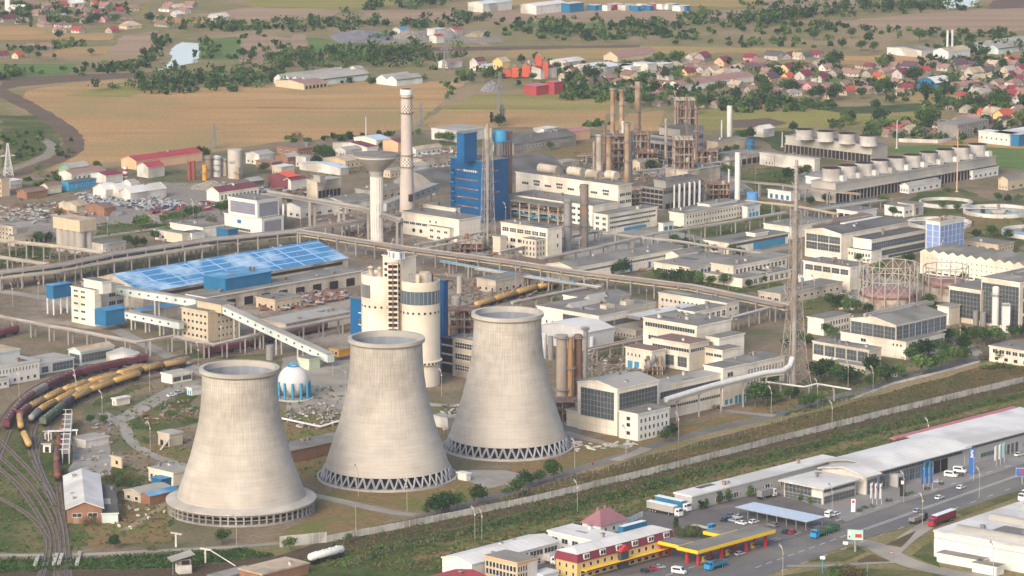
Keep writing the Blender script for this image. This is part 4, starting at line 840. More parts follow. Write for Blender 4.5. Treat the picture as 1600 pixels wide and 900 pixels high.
# columns
G_ = 'tall process columns'
for px, yb, yt, w, m, tp, ex, lb in [
    (887, 391, 313, 12.5, 'steel', 'dome', [.5, .97], 'shorter of two grey steel columns beside the cream three storey block, with a loop pipe'), (912.5, 386, 289, 13.5, 'pipedark', 'flat', [.35, .7], 'taller of two grey steel columns beside the cream three storey block'),
    (957, 240, 137, 7.4, 'rustcol', 'open', [.3, .6, .97], 'left of the two twin tall rust streaked stacks in the chemical works'), (971, 240, 139, 7.8, 'rustcol', 'open', [.4, .75, .97], 'right of the two twin tall rust streaked stacks in the chemical works'),
    (996, 232, 127, 9.4, 'rustcol', 'open', [.3, .55, .9], 'tallest rust streaked stack, topping the chemical works'), (936, 272, 209, 9.6, 'cream2', 'open', [.95], 'pale stack at the left end of the chemical works, above the duct drums'),
    (951, 271, 210, 8.6, 'rustcol', 'open', [.5, .95], 'ochre stack second from left, above the duct drums'), (979.5, 292, 192, 8.2, 'rustcol', 'open', [.4, .7, .97], 'brown stack rising from the right end of the long cream works block'),
    (973, 246, 190, 4, 'steelwhite', 'dome', [.5], 'thin white column between the taller rust streaked stacks'), (986, 290, 205, 4, 'steel', 'dome', [.6], 'thin grey column right beside the brown stack'),
    (1139.5, 219, 166, 8, 'white', 'flat', [], 'plain tall white column at the far right of the chemical works'), (1152, 312, 239, 8.6, 'white', 'flat', [], 'plain tall white column behind the long low cream building'),
    (1127.5, 216, 188, 2.6, 'steelwhite', 'flat', [], 'thin white vent pipe left of the far tall white column'), (1138.5, 310, 265, 2.8, 'steelwhite', 'flat', [], 'thin white vent pipe left of the near tall white column'),
    (877.5, 624, 524, 17, 'rust2', 'flat', [.15, .96], 'broad grey brown column left of the power house'), (891, 624, 528, 9, 'rustor', 'flat', [.5], 'narrow orange streaked column left of the power house'),
    (903, 621, 525, 14, 'rustdk', 'dome', [.3, .97], 'dark rust column with a bent pipe left of the power house'), (914.5, 600, 512, 7, 'steel', 'flat', [.97], 'slim grey column behind the dark rust column'),
    (367.6, 278, 234, 23, 'concrete', 'flat', [], 'biggest round concrete silo at the gravel works'), (339, 276, 245, 13.5, 'steelwhite', 'cone', [.3, .6, .9], 'white cone topped tank left of the big gravel works silo'), (326.5, 277, 244, 11, 'pipedark', 'flat', [.4, .9], 'dark steel tank left of the cone topped tank'),
    (351, 275, 249, 7.5, 'cream2', 'cone', [.9], 'slim cream silo touching the big gravel works silo on its left'), (364, 279, 251, 7.5, 'greenpale', 'cone', [.9], 'pale green slim silo in front of the big gravel works silo'), (372, 280, 262, 6.5, 'rustcol', 'cone', [.5], 'short rusty hopper at the foot of the big gravel works silo'),
    (296, 281, 253, 6, 'rustred', 'flat', [], 'left of the two brick red silos at the gravel works'), (303, 281, 252, 5.4, 'rustred', 'flat', [], 'right of the two brick red silos at the gravel works'), (320, 282, 258, 7.6, 'orange', 'flat', [.5], 'yellow silo at the gravel works'),
    (1555, 512, 450, 11, 'white', 'dome', [.82], 'tall white round tank in front of the glass fronted hall'), (1524.5, 509, 486, 9, 'concrete2', 'flat', [], 'left of two dark grey silos by the glass fronted hall'), (1536, 511, 488, 9, 'concrete2', 'flat', [], 'right of two dark grey silos by the glass fronted hall'),
    (1087, 258, 237, 13, 'cream2', 'cone', [], 'cream tank left of a pair behind the pipe reactor frames'), (1106, 257, 239, 14, 'cream2', 'flat', [], 'cream tank right of a pair behind the pipe reactor frames'),
    (1171.5, 233, 219, 14, 'bluewall', 'flat', [.5], 'round blue tank beyond the tall white columns'), (1175.5, 318, 301, 18, 'skyblue2', 'flat', [], 'round pale blue tank behind the gatehouse with bright blue doors'),
    (850, 560, 522, 9, 'steelwhite', 'dome', [], 'leftmost white tank beside the arched white hall'), (860, 562, 526, 9, 'concrete2', 'flat', [], 'grey tank beside the arched white hall'), (924, 548, 528, 8, 'steelwhite', 'dome', [], 'small white tank at the right end of the arched white hall'),
    (718, 462, 432, 9, 'concrete', 'cone', [], 'concrete vent silo with a white conical cap right of the twin silos'), (713, 520, 465, 15, 'steel', 'dome', [.3, .6], 'grey cyclone vessel in blue steelwork right of the twin silos'),
    (422, 562, 540, 13, 'steel', 'flat', [], 'small grey tank behind the left cooling tower'), (192, 569, 552, 52, 'offwhite', 'cone', [], 'wide low white tank behind the curving goods wagons'),
    (945, 254, 194, 4.6, 'rustdk', 'open', [.5, .95], 'thin dark column left of the two twin tall stacks'), (1013, 262, 205, 5, 'rustdk', 'open', [.4, .8], 'dark column between the tallest stack and the process blocks'), (1040, 262, 186, 4.2, 'rust2', 'dome', [.5, .9], 'grey brown column left of the upper pipe cage'), (1088, 264, 166, 4, 'rustdk', 'open', [.3, .6, .9], 'tall dark column right of the upper pipe cage'), (1072, 284, 150, 2.6, 'rustdk', 'flat', [.45, .7], 'slender dark vent mast rising through both pipe cages'), (928, 268, 222, 4, 'rust2', 'dome', [.6], 'small grey column left of the pale left stack')]:
    if not lb: continue
    for nm, a, b_ in (('rust2', '#8f8072', '#9d9084'), ('rustor', '#a37a50', '#94714f'), ('rustdk', '#6c5041', '#7d6251'), ('greenpale', '#b9c2ac', '#aab59e'), ('rustred', '#8d4a3c', '#7d4236'), ('skyblue2', '#5b8fc4', '#5285ba')): mat(nm, a, b_, s=.3, sz=.25, rough=.75)
    tall = h > 0
    circle_tank('process_column' if tp in ('open',) or px in (887, 912.5, 877.5, 891, 903, 914.5, 1139.5, 1152) else 'storage_tank', lb, 'column' if tp == 'open' or px in (887, 912.5, 877.5, 891, 903, 914.5, 1139.5, 1152) else 'tank', px, yb, yt, w, m, tp, 24, None, ex)
t = thing('storage_tank', 'square white tank tower right of the tall white round tank', 'tank', at(1571, 519)); b = MB(); b.box(-1.8, -1.8, 0, 1.8, 1.8, 12.6, 'white'); b.build('body', t); b = MB(); b.box(-1.9, -1.9, 12.6, 1.9, 1.9, 13.6, 'steel', 'steelwhite'); b.build('railing', t)
# striped chimney at the sheds
c = at(196, 282); h = hgt(196, 282, 260); t = thing('chimney', 'short round chimney striped in dull red and white beside the white roofed sheds', 'chimney', c)
for k in range(6): b = MB(); b.lathe([(1.45, h * k / 6), (1.45, h * (k + 1) / 6)], 'roofred' if k % 2 == 0 else 'offwhite', 20, cap=k == 5); b.build('stripe', t)
# concrete silo battery
c = at(116, 396); t = thing('silo_battery', 'block of grown together concrete silos with a tan head house at left', 'silo', c, yaw(U)); hh = hgt(116, 396, 360); ht = hgt(116, 396, 342)
for i in range(4):
    for j in range(2): b = MB(); b.lathe([(2.7, 0), (2.7, hh)], 'concrete', 20, 1 + j * 5, -4 + i * 5.1); b.build('silo', t)
b = MB(); b.box(-2, -7.2, hh, 9.4, 14.4, ht, 'tan', 'rooftan'); b.build('head_house', t)
# gas holders
def gasholder(px, yb, yrim, ytop, rx, label, n):
    c = at(px, yb); r = rx / ppm(yb); h = hgt(px, yb, yrim); H = hgt(px, yb, ytop); t = thing('gas_holder', label, 'gas holder', c, 0, 'round gas holders with guide frames')
    mat('pinkdome', '#a5837e', '#95756f', s=.3, c='#83665f', s2=.15, rough=.85); mat('rusttank', '#b9b0a6', '#a59a8f', s=.25, sz=.12, c='#86705f', s2=.12, rough=.85)
    b = MB(); b.lathe([(r, 0), (r, h)], 'rusttank', 48); b.build('tank', t)
    b = MB(); b.lathe([(r, h - .3), (r + .8, h - .3), (r + .8, h + .2), (r, h + .2)], 'rust', 48, smooth=False); b.build('walkway', t)
    b = MB(); b.lathe([(r - .7, h), (r - .7, h + .9)] + [((r - .7) * math.cos(R(a)), h + .9 + 2.2 * math.sin(R(a))) for a in range(15, 91, 15)], 'pinkdome', 48); b.build('bell', t)
    for k in range(n):
        a = 2 * math.pi * k / n; a2 = 2 * math.pi * (k + 1) / n; q = r + .8; p = lambda a_, z: (q * math.cos(a_), q * math.sin(a_), z)
        b = MB(); b.bar(p(a, 0), p(a, H), .5, 'steelp'); b.build('post', t)
        b = MB(); z2 = (h + H) / 2
        for z in (z2, H - .2): b.bar(p(a, z), p(a2, z), .35, 'steelp')
        if n > 10: b.bar(p(a, h), p(a2, z2), .22, 'steelp'); b.bar(p(a2, h), p(a, z2), .22, 'steelp'); b.bar(p(a, z2), p(a2, H), .22, 'steelp'); b.bar(p(a2, z2), p(a, H), .22, 'steelp')
        b.build('guide_brace', t)
mat('steelp', '#a8a094', '#958c80', s=.5, rough=.7)
gasholder(1388, 480, 459, 411, 44, 'nearer round gas holder with a full cross braced guide frame', 14)
gasholder(1477, 466, 443, 415, 33, 'smaller rusty gas holder with bare posts in front of the sawtooth hall', 10)
# settling tanks
def settle(px, yc, rx, label, h=2.2, water=True, pier=True):
    c = at(px, yc); r = rx / ppm(yc); t = thing('settling_tank', label, 'settling tank', c, 0, 'round settling tanks at right')
    b = MB(); b.lathe([(r, 0), (r, h), (r - 1.1, h), (r - 1.1, .4)], 'offwhite', 56, smooth=False); b.build('wall', t)
    b = MB(); b.lathe([(r - 1.1, .5), (0, .5)], 'water' if water else 'weeds', 56); b.build('water' if water else 'weed_bed', t)
    if pier:
        b = MB(); b.lathe([(r * .22, .4), (r * .22, 2), (r * .2, 2.2), (0, 2.2)], 'offwhite', 24, smooth=False); b.lathe([(.9, 2), (.9, 5)], 'steel', 10, cap=True); b.build('centre_pier', t)
        b = MB(); b.bar((0, 0, 2.7), (-r, r * .05, 2.7), 1, 'steelwhite', .3); b.build('bridge', t)
settle(1560, 333, 55, 'largest round settling tank with a centre pier at the right edge'); settle(1478, 320, 42, 'drained weedy round tank behind the largest settling tank', water=False, pier=False)
settle(1468, 352, 50, 'round settling tank partly behind the pale blue panelled block'); settle(1625, 366, 60, 'bright round basin cut by the right edge', pier=False)
# fan cooling rows
def fan_row(label, c, xL, xR, h, along, pxs, rad, fh, other):
    t = bld('fan_cooling_tower', label, 'cooling block', c, xL, xR, h, w='concrete', r='concrete2', group='mechanical draught cooling rows'); lu, lv = t['lu'], t['lv']
    b = MB(); n = 0
    if along == 'V':
        b.box(-.15, 1, .3, 0, lv - .5, h * .52, 'dark'); n = int(lv / 3)
        for i in range(n + 1): b.box(-.6, lv * i / n - .22, 0, -.16, lv * i / n + .22, h * .52, 'concrete2')
        b.box(-1.1, 0, h * .52, 0, lv, h * .58, 'concrete')
    else:
        b.box(.6, -.15, .3, lu - .5, 0, h * .55, 'dark'); n = int(lu / 3.2)
        for i in range(n + 1): b.box(lu * i / n - .22, -.6, 0, lu * i / n + .22, -.16, h * .55, 'concrete2')
        b.box(0, -1.3, h * .55, lu, 0, h * .62, 'concrete')
    b.build('louvre_wall', t)
    for p in pxs:
        P = at(p[0], p[1], h + .5) - t.location; x, y = P.dot(U), P.dot(V)
        b = MB(); b.lathe([(rad * 1.06, h + .5), (rad * .97, h + 1.2), (rad * .95, h + fh * .6), (rad * 1.03, h + fh)], 'fanshell', 40); b.lathe([(rad * 1.03, h + fh), (rad * .9, h + fh - .1), (rad * .88, h + 1)], 'dark', 40); b.lathe([(rad * .94, h + 1.4), (0, h + 1.4)], 'dark', 40)
        b.build('fan_stack', t, (x, y, 0))
        if other: b = MB(); b.box(x + 1, y - rad - 2.4, h + .5, x + 4.5, y - rad + 1.2, h + 3.6, 'offwhite'); b.build('motor_house', t)
mat('fanshell', '#b8b3ac', '#a8a39c', s=.5, sz=.3, c='#98928b', s2=.1, rough=.9)
fan_row('short row of four fan cooling stacks beside the green field', (1362.5, 229), 1227.5, 1387, 10.5, 'V', [(1257, 217), (1290, 220), (1324, 223.5), (1357, 227)], 5.6, 6.6, 0)
fan_row('long row of ten fan cooling stacks stretching back to the right', (1305.5, 288), 1267, 1556, 11, 'U', [(1299 + 25.3 * k, 281.5 - 4.25 * k) for k in range(10)], 5.4, 7.6, 1)
bld('offset_store', 'long plain white wall sided store below the short fan row', 'storehouse', (1273, 250), 1187, 1281, 7, w='offwhite', r='concrete')
# ---------------------------------------------------------------- chemical works frames
def pipe_frame(label, px, yb, ytop, nx, ny, sx, lev, m1='rust', seed=1, top=True):
    c = at(px, yb); h = hgt(px, yb, ytop); t = thing('reactor_frame', label, 'reactor frame', c, yaw(U) + R(45)); r = random.Random(seed); W, D = nx * sx / 2, ny * sx / 2
    for i in range(nx + 1):
        for j in range(ny + 1):
            b = MB(); hh = h * r.uniform(.82, 1); b.bar((-W + i * sx, -D + j * sx, 0), (-W + i * sx, -D + j * sx, hh), .4, r.choice(['steelp', 'rust', 'rust'])); b.build('post', t)
    for k in range(lev):
        z = h * (k + 1) / (lev + .3); b = MB(); 
        for i in range(nx + 1): b.bar((-W + i * sx, -D - .6, z), (-W + i * sx, D + .6, z), .35, 'steelp')
        for j in range(ny + 1): b.bar((-W - .6, -D + j * sx, z), (W + .6, -D + j * sx, z), .35, 'rust')
        if k % 2 == 0: b.box(-W - 1, -D - 1, z, W + 1, D + 1, z + .2, 'rust')
        for s in (-1, 1): b.bar((-W - 1, s * (D + 1), z + 1.1), (W + 1, s * (D + 1), z + 1.1), .12, 'steelp')
        b.build('deck', t)
    for k in range(26):
        b = MB(); x, y = r.uniform(-W, W), r.uniform(-D, D); a = r.uniform(0, .4); e = r.uniform(.6, 1.0)
        b.tube([(x, y, h * a), (x, y, h * e)], r.uniform(.25, .75), r.choice(['steel', 'pipedark', 'rust', 'rustcol', 'pipedark']), 8); b.build('riser_pipe', t)
    for k in range(5):
        b = MB(); x, y, z = r.uniform(-W, W), r.uniform(-D, D), h * r.uniform(.1, .8); b.lathe([(0, z), (1.1, z + .4), (1.1, z + 4), (0, z + 4.6)], r.choice(['pipedark', 'rust', 'steel', 'pipe']), 14, x, y); b.build('vessel', t)
    return t
pipe_frame('upper cage of crowded pipes and decks at the back of the chemical works', 1069, 238, 150, 5, 4, 3.1, 6, seed=4)
pipe_frame('lower cage of tall risers in front of the blue banded process block', 1067, 286, 212, 6, 4, 2.8, 6, seed=9)
pipe_frame('thicket of thin columns between the tall rust streaked stacks', 966, 262, 208, 4, 4, 3, 5, seed=12)
pipe_frame('low cage of pipework right of the long cream works block', 1000, 322, 292, 3, 4, 3, 4, seed=15)
pipe_frame('low pipe cage at the back of the blue banded process block', 1010, 262, 234, 6, 4, 3, 3, seed=17)
pipe_frame('dark blue pipework frame right of the twin cream silos', 725, 548, 478, 4, 4, 3.2, 5, seed=21)
pipe_frame('low tangled steelwork at the foot of the lattice mast', 735, 392, 372, 8, 4, 3, 2, seed=23)
pipe_frame('tangle of pipes and valves left of the power house front', 878, 655, 622, 4, 4, 2.6, 3, seed=27)
pipe_frame('small pipe cage in front of the stepped process building', 1022, 582, 566, 5, 3, 2.2, 2, seed=31)
pipe_frame('steelwork below the tall white columns', 1120, 308, 282, 7, 4, 3, 3, seed=33)
pipe_frame('steelwork cage at the left of the upper blue banded block', 1000, 240, 205, 5, 4, 2.6, 3, seed=36)
pipe_frame('pipe cage right of the upper blue banded block', 1104, 262, 232, 4, 4, 3, 3, seed=41)
t = bld('process_block', 'upper process block with blue roof bands at the back of the chemical works', 'process block', (1051, 216), 1013, 1099, 17, w='concrete2', r='roofdark', L=[(1, 14.2, 2, .98, 0, 1, 'u'), (4, 1, 3.4, .86, 0, 1, 'k'), (4, 5, 3.4, .86, 0, 1, 'g'), (4, 9, 3.4, .86, 0, 1, 'k')], Rr=[(1, 14.2, 2, .98, 0, 1, 'u'), (1, 9.4, 2, .98, 0, 1, 'u'), (7, 1, 3, .8, .05, .98, 'k'), (7, 5, 3, .8, .05, .98, 'g')])
bld('', '', '', (1063, 204), 1030, 1100, 21.5, base=17.5, w='concrete2', r='roofdark', into=t)
t = bld('process_block', 'lower process block with blue roof bands and exhaust pipes behind the banded office', 'process block', (1036, 296), 1003, 1100, 12, w='concrete2', r='roofdark', L=[(5, z, 2, .86, 0, 1, 'k') for z in (.8, 3.6, 6.4, 9.2)], Rr=[(1, 9, 2, .98, 0, 1, 'u'), (4, .5, 6.4, .7, .5, .98, 'g'), (3, .5, 3, .8, .05, .45, 'k')])
bld('', '', '', (1040, 284), 1022, 1092, 16.4, base=12.6, w='concrete2', r='roofdark', into=t)
for i in range(6): b = MB(); x = 8 + i * 4.4; b.tube([(x, -1.4, .5), (x, -1.4, 13.6), (x, 2.2, 15)], .55 + .2 * (i % 2), 'steelwhite', 8); b.build('exhaust_pipe', t)
bld('process_block', 'grey works block with pale roof right of the lower blue banded block', 'process block', (1075, 268), 1040, 1125, 9, w='cream2', r='rooflight', vents=4)
bld('warehouse', 'low grey roofed warehouse behind the near tall white column', 'warehouse', (1140, 247), 1105, 1192, 6, w='cream2', r='roofgrey', Rr=[(5, .4, 3.6, .8, .2, .98, 'k')])
bld('warehouse', 'low warehouse with a tan end wall below the far tall white column', 'warehouse', (1122, 223), 1104, 1166, 6, w='tan', r='roofgrey')
bld('storehouse', 'little white house with blue shutters left of the long fan row', 'storehouse', (1236, 301), 1200, 1250, 5, w='white', L=rows(4, [.4], 2.6, .5, 'd'))
bld('storehouse', 'white flat store touching the front end of the long fan row', 'storehouse', (1283, 279), 1259, 1300, 4, w='white', r='rooflight')
# ---------------------------------------------------------------- pipe bridges
def poly_at(pts, d):
    out = []; acc = 0; nxt = d / 2
    for a, b_ in zip(pts, pts[1:]):
        L_ = (b_ - a).length
        while nxt <= acc + L_: out.append((a.lerp(b_, (nxt - acc) / L_), (b_ - a).normalized())); nxt += d
        acc += L_
    return out
def rack(label, px, w, pipes, gap=12, deck=None, name='pipe_rack', cat='pipe bridge', post='concrete2', pw=.7, beam='concrete2', group=None, rail=False, truss=False):
    P = [at(*p) for p in px]; o = Vector((P[0].x, P[0].y, 0)); t = thing(name, label, cat, o, 0, group); P = [p - o for p in P]
    def off(k, dz=0):
        q = []
        for i, p in enumerate(P):
            d = (P[min(i + 1, len(P) - 1)] - P[max(i - 1, 0)]); d.z = 0; d.normalize(); q.append(p + Vector((-d.y, d.x, 0)) * k + Vector((0, 0, dz)))
        return q
    for (k, r, m, dz) in pipes: b = MB(); b.tube(off(k, dz + r), r, m, 8); b.build('pipe', t)
    for p, d in poly_at(P, gap):
        n = Vector((-d.y, d.x, 0)).normalized(); b = MB(); z = p.z
        if w > 2.5:
            for s in (-1, 1): q = p + n * s * (w / 2 - .3); b.bar((q.x, q.y, 0), (q.x, q.y, z), pw, post)
        else: b.bar((p.x, p.y, 0), (p.x, p.y, z), pw, post)
        a, c_ = p - n * w / 2, p + n * w / 2; b.bar((a.x, a.y, z - .35), (c_.x, c_.y, z - .35), pw, post); b.build('support', t)
    if beam:
        for s in (-1, 1):
            q = off(s * (w / 2 - .2), -.05); b = MB()
            for a, e in zip(q, q[1:]): b.bar(a, e, .35, beam, .6)
            if truss:
                q2 = off(s * (w / 2 - .2), -2.2)
                for (a, d), (c_, e) in zip(poly_at(q, 4), poly_at(q2, 4)): b.bar(a, c_, .2, beam); b.bar(a + d * 2, c_, .2, beam); b.bar(c_, c_ + d * 4, .25, beam)
            b.build('girder', t)
    if deck:
        q = off(0, .05); b = MB()
        for a, e in zip(q, q[1:]): b.bar(a, e, w * .96, deck, .12)
        b.build('deck', t)
    return t
rp = random.Random(5)
def bundle(w, n, dz=0, pal=('pipe', 'pipe', 'cream2', 'pipeyellow', 'steelwhite', 'pipedark'), r=(.14, .42)): return [(-w / 2 + .5 + (w - 1) * (i + .5) / n, rp.uniform(*r), rp.choice(pal), dz) for i in range(n)]
rack('long main pipe bridge from the road bend at left down to the lattice stack', [(462, 360, 8), (640, 388, 8), (800, 409, 8), (896, 424, 8), (1082, 447, 8), (1232, 478, 8)], 8, bundle(8, 8) + bundle(7, 4, -2.2), 14, None)
rack('lower pipe bridge parallel to and below the main one', [(745, 420, 6), (850, 436, 6), (938, 449, 6)], 4, bundle(4, 4), 13)
rack('wide double deck pipe bridge crossing the left half to the blue roofed hall', [(-20, 428, 8), (100, 413, 8), (178, 396, 8), (332, 374, 8), (462, 361, 8)], 9, bundle(9, 9) + bundle(8, 6, -2.6, r=(.2, .5)), 12, 'pipedark')
rack('second pipe bridge close behind the wide double deck one', [(-20, 437, 6), (90, 425, 6), (178, 408, 6), (330, 384, 6)], 5, bundle(5, 6), 12, 'pipedark')
rack('pipe bridge running from the far left edge to the silo battery', [(-20, 374, 8), (80, 384, 8), (165, 395, 8)], 6, bundle(6, 7), 11, 'concrete2')
rack('short pipe bridge at the left edge under the silo battery', [(-20, 399, 7), (75, 413, 7)], 4, bundle(4, 5, 0, ('pipeyellow', 'pipe', 'rust')), 11)
rack('pipe bridge in front of the transfer tower, bending towards the tan tower block', [(-20, 491, 7), (120, 517, 7), (215, 535, 7), (272, 525, 7), (335, 539, 7), (400, 523, 7), (548, 494, 7)], 3.4, bundle(3.4, 5, 0, ('pipe', 'pipe', 'pipedark')), 13)
rack('high gallery on trestles left of the water tower', [(420, 303, 16), (565, 327, 16), (628, 347, 13)], 4, bundle(4, 3) + [(0, 1.1, 'concrete2', 0)], 24, 'concrete2', pw=1.4)
rack('dark pipe bridge passing behind the water tower foot', [(462, 361, 7.5), (580, 343, 7.5), (640, 333, 7.5)], 8, bundle(8, 8, 0, ('pipedark', 'pipe', 'rust')), 12, 'roofdark')
rack('pipe bridge with yellow mains along the banded office and low cream building', [(845, 405, 6), (930, 388, 6), (1025, 365, 6), (1130, 349, 6), (1228, 332, 6)], 3.4, bundle(3.4, 4, 0, ('pipeyellow', 'pipe')), 12)
rack('pipe bridge running down from the banded office to the lattice stack', [(925, 360, 6), (990, 370, 6), (1060, 377, 6), (1130, 388, 6), (1232, 402, 6)], 2.8, bundle(2.8, 3, 0, ('pipe', 'pipeyellow')), 12)
rack('yellow pipe bridge from the gatehouse to the lattice stack', [(1165, 314, 6), (1242, 322, 6), (1310, 335, 6)], 2.6, bundle(2.6, 3, 0, ('pipeyellow', 'pipeyellow')), 12)
rack('brown pipe bridge ending in a yellow valve cabin before the long fan row', [(1130, 281, 8), (1222, 289, 8), (1300, 299, 8), (1346, 304, 8)], 2.8, bundle(2.8, 3, 0, ('rust', 'pipedark', 'rustcol')), 16)
rack('pipe rack crossing behind the rust streaked columns', [(918, 547, 5.5), (965, 537, 5.5), (1006, 528, 5.5)], 4, bundle(4, 5) + bundle(4, 3, -2), 9)
rack('pale pipe bridge right of the stepped process building', [(1142, 497, 6), (1190, 484, 6), (1238, 472, 6)], 3.4, bundle(3.4, 4, 0, ('steelwhite', 'pipe')), 9)
rack('thick white pipeline along the boiler wing up to the lattice stack', [(1040, 629, 9.3), (1110, 608, 10.8), (1190, 588, 11.6), (1222, 584, 12), (1234, 577, 13), (1238, 564, 16)], 2.2, [(0, 1.25, 'steelwhite', 0)], 14, truss=False, beam='steelp')
rack('angled white pipe on tall posts below the lattice stack', [(1196, 598, 6), (1257, 606, 6), (1276, 601, 6), (1330, 610, 6)], 1.6, [(0, .4, 'steelwhite', 0)], 15, beam=None)
rack('left of three parallel pipe bridges at the lattice mast', [(650, 383, 6), (700, 374, 6), (760, 361, 6)], 3, bundle(3, 4), 10, 'roofdark')
rack('middle of three parallel pipe bridges at the lattice mast', [(668, 388, 6), (720, 378, 6), (775, 367, 6)], 3, bundle(3, 4), 10)
rack('thick grey pipe on short posts beside the yellow tank wagons', [(800, 476, 4), (870, 461, 4), (942, 448, 4)], 2, [(0, .9, 'pipe', 0)], 12, beam=None)
rack('pipe bridge through the yard right of the twin silos', [(690, 408, 6), (780, 424, 6), (900, 443, 6)], 3, bundle(3, 4, 0, ('steelwhite', 'skyblue', 'pipe')), 14)
rack('pipe bridge behind the silo yard below the blue tower', [(780, 395, 5), (880, 372, 5), (940, 361, 5)], 3, bundle(3, 4), 10)
rack('bluish pipe field behind the narrow brown pipe house', [(1255, 330, 4), (1310, 322, 4), (1390, 310, 4)], 9, bundle(9, 10, 0, ('skyblue', 'steel', 'pipeyellow', 'pipe'), (.1, .3)), 9)
rack('pipe line from the long cream building to the chemical cages', [(990, 268, 5), (1060, 262, 5), (1150, 250, 5)], 3, bundle(3, 4), 12)
rack('pipe line behind the chemical stacks', [(900, 243, 5), (960, 240, 5), (1040, 250, 5)], 4, bundle(4, 5, 0, ('pipe', 'cream2', 'rust')), 12)
rack('low pipe run on sleepers beside the rubble between the cooling towers', [(440, 655, .8), (500, 668, .8), (545, 655, .8)], 2, bundle(2, 3, 0, ('steelwhite', 'pipe')), 9, beam=None)
# zigzag bracing under the thick white pipeline
t = thing('brace_frame', 'row of pale zigzag braces under the thick white pipeline', 'steel frame', at(1056, 640)); b = MB()
A, B_ = at(1050, 646) - t.location, at(1112, 629) - t.location
for k in range(6):
    p, q = A.lerp(B_, k / 6), A.lerp(B_, (k + 1) / 6); u = Vector((0, 0, 7.5)); b = MB(); b.bar(p, q + u, .4, 'steelwhite'); b.bar(q, p + u, .4, 'steelwhite'); b.bar(p, p + u, .35, 'steelwhite'); b.bar(p + u, q + u, .35, 'steelwhite'); b.build('brace', t)
# ---------------------------------------------------------------- conveyor galleries
def gallery(label, a, b_, w, hh, posts, m='offpale', rm='rooflight'):
    A, B_ = at(*a), at(*b_); o = Vector((A.x, A.y, 0)); t = thing('conveyor_gallery', label, 'conveyor', o, 0, 'pale conveyor galleries'); A -= o; B_ -= o; d = (B_ - A).normalized(); n = Vector((-d.y, d.x, 0)).normalized() * w / 2; u = Vector((0, 0, hh))
    b = MB(); vs = [A - n, A + n, B_ + n, B_ - n, A - n + u, A + n + u, B_ + n + u, B_ - n + u]; b.add(vs, [(3, 2, 1, 0), (0, 4, 7, 3), (1, 2, 6, 5), (0, 1, 5, 4), (2, 3, 7, 6), (4, 5, 6, 7)], m); b.build('casing', t)
    n *= 1.1; v2 = Vector((0, 0, hh + .05)); v3 = Vector((0, 0, hh + .4)); b = MB(); b.add([A - n + v2, A + n + v2, B_ + n + v2, B_ - n + v2, A - n + v3, A + n + v3, B_ + n + v3, B_ - n + v3], [(4, 5, 6, 7), (0, 4, 7, 3), (1, 2, 6, 5), (0, 1, 5, 4), (2, 3, 7, 6)], rm); b.build('roof', t)
    L_ = (B_ - A).length
    for i in range(int(L_ / 6)):
        p = A + d * (3 + i * 6)
        for s in (-1, 1): b = MB(); b.bar(p + n * s * .925 + Vector((0, 0, hh * .55)), p + n * s * .925 + d * 1.2 + Vector((0, 0, hh * .55)), .12, 'glass', .8); b.build('window', t)
    for i in range(posts):
        p = A.lerp(B_, (i + .6) / posts); b = MB()
        for s in (-1, 1): q = p + n * s * .7; b.bar((q.x, q.y, 0), (q.x, q.y, p.z), .7, 'concrete')
        b.build('support', t)
mat('offpale', '#c6cfc9', '#b7c1bc', s=.15, sz=.4, c='#aab3ae', s2=.05, rough=.7)
gallery('pale level gallery from the transfer tower to the tan tower block', (172, 457, 12), (310, 479, 12), 3.6, 3.4, 3)
gallery('pale sloping gallery from the tan tower block down behind the gas sphere', (350, 488, 13.5), (517, 566, 2.5), 3.8, 3.4, 5)
gallery('pale low gallery from the blue annex to the tan tower block', (195, 496, 5), (284, 514, 5), 3, 3, 4)
gallery('grey sloping gallery between the water tower and the tall chimney', (598, 330, 5), (680, 298, 9), 5, 4, 3, 'greywall', 'rooflight')
t = bld('drive_house', 'small yellow drive house at the lower end of the sloping gallery', 'drive house', (529, 548), 515, 548, 5, base=2, w='orange', r='roofgrey', L=[(2, .8, 1.6, .6, .05, .95, 'w')])
bld('storehouse', 'pale green hut under the lower end of the sloping gallery', 'hut', (483, 563), 466, 500, 4.6, w='greenpale', r='roofgrey')
# storage bulk hall with barrel roof behind the chimney
bld('bulk_hall', 'long hall with a dark barrel roof behind the tall chimney and the blue process tower', 'storage hall', (680, 292), 640, 880, 5, w='concrete2', r='roofdark', rt='arc', rise=6.5, lv=34)
# ---------------------------------------------------------------- railway
def resample(P, d): return poly_at(P, d)
def track(px, w=2.8):
    o = ribbon('ballast', px, w, 'ballast', amp=.08); P = ribbon_pts(px, w); c = P[0].copy(); b = MB(); z0 = Vector((0, 0, .06))
    for s in (-.75, .75):
        q = []
        for i, p in enumerate(P):
            d = (P[min(i + 1, len(P) - 1)] - P[max(i - 1, 0)]).normalized(); q.append(p - c + Vector((-d.y, d.x, 0)) * s + z0 + Vector((0, 0, .2)))
        for a, e in zip(q, q[1:]): b.bar(a, e, .2, 'railsteel', .18)
    for p, d in poly_at([p - c for p in P], 1.4):
        n = Vector((-d.y, d.x, 0)) * 1.3; b.bar(p - n + z0, p + n + z0, .35, 'sleeper', .16)
    r = b.build('railway_track', None, (c.x, c.y, o.location.z)); r['kind'] = 'structure'
    return P
mat('railsteel', '#8a8078', '#7a6f66', s=.5, rough=.5, metal=.3); mat('sleeper', '#6b6258', '#585048', s=.5, rough=1)
LA = [(300, 552), (228, 571), (192, 578), (155, 587), (120, 598), (82, 611), (52, 630), (37, 642), (22, 661), (8, 690), (-10, 740)]
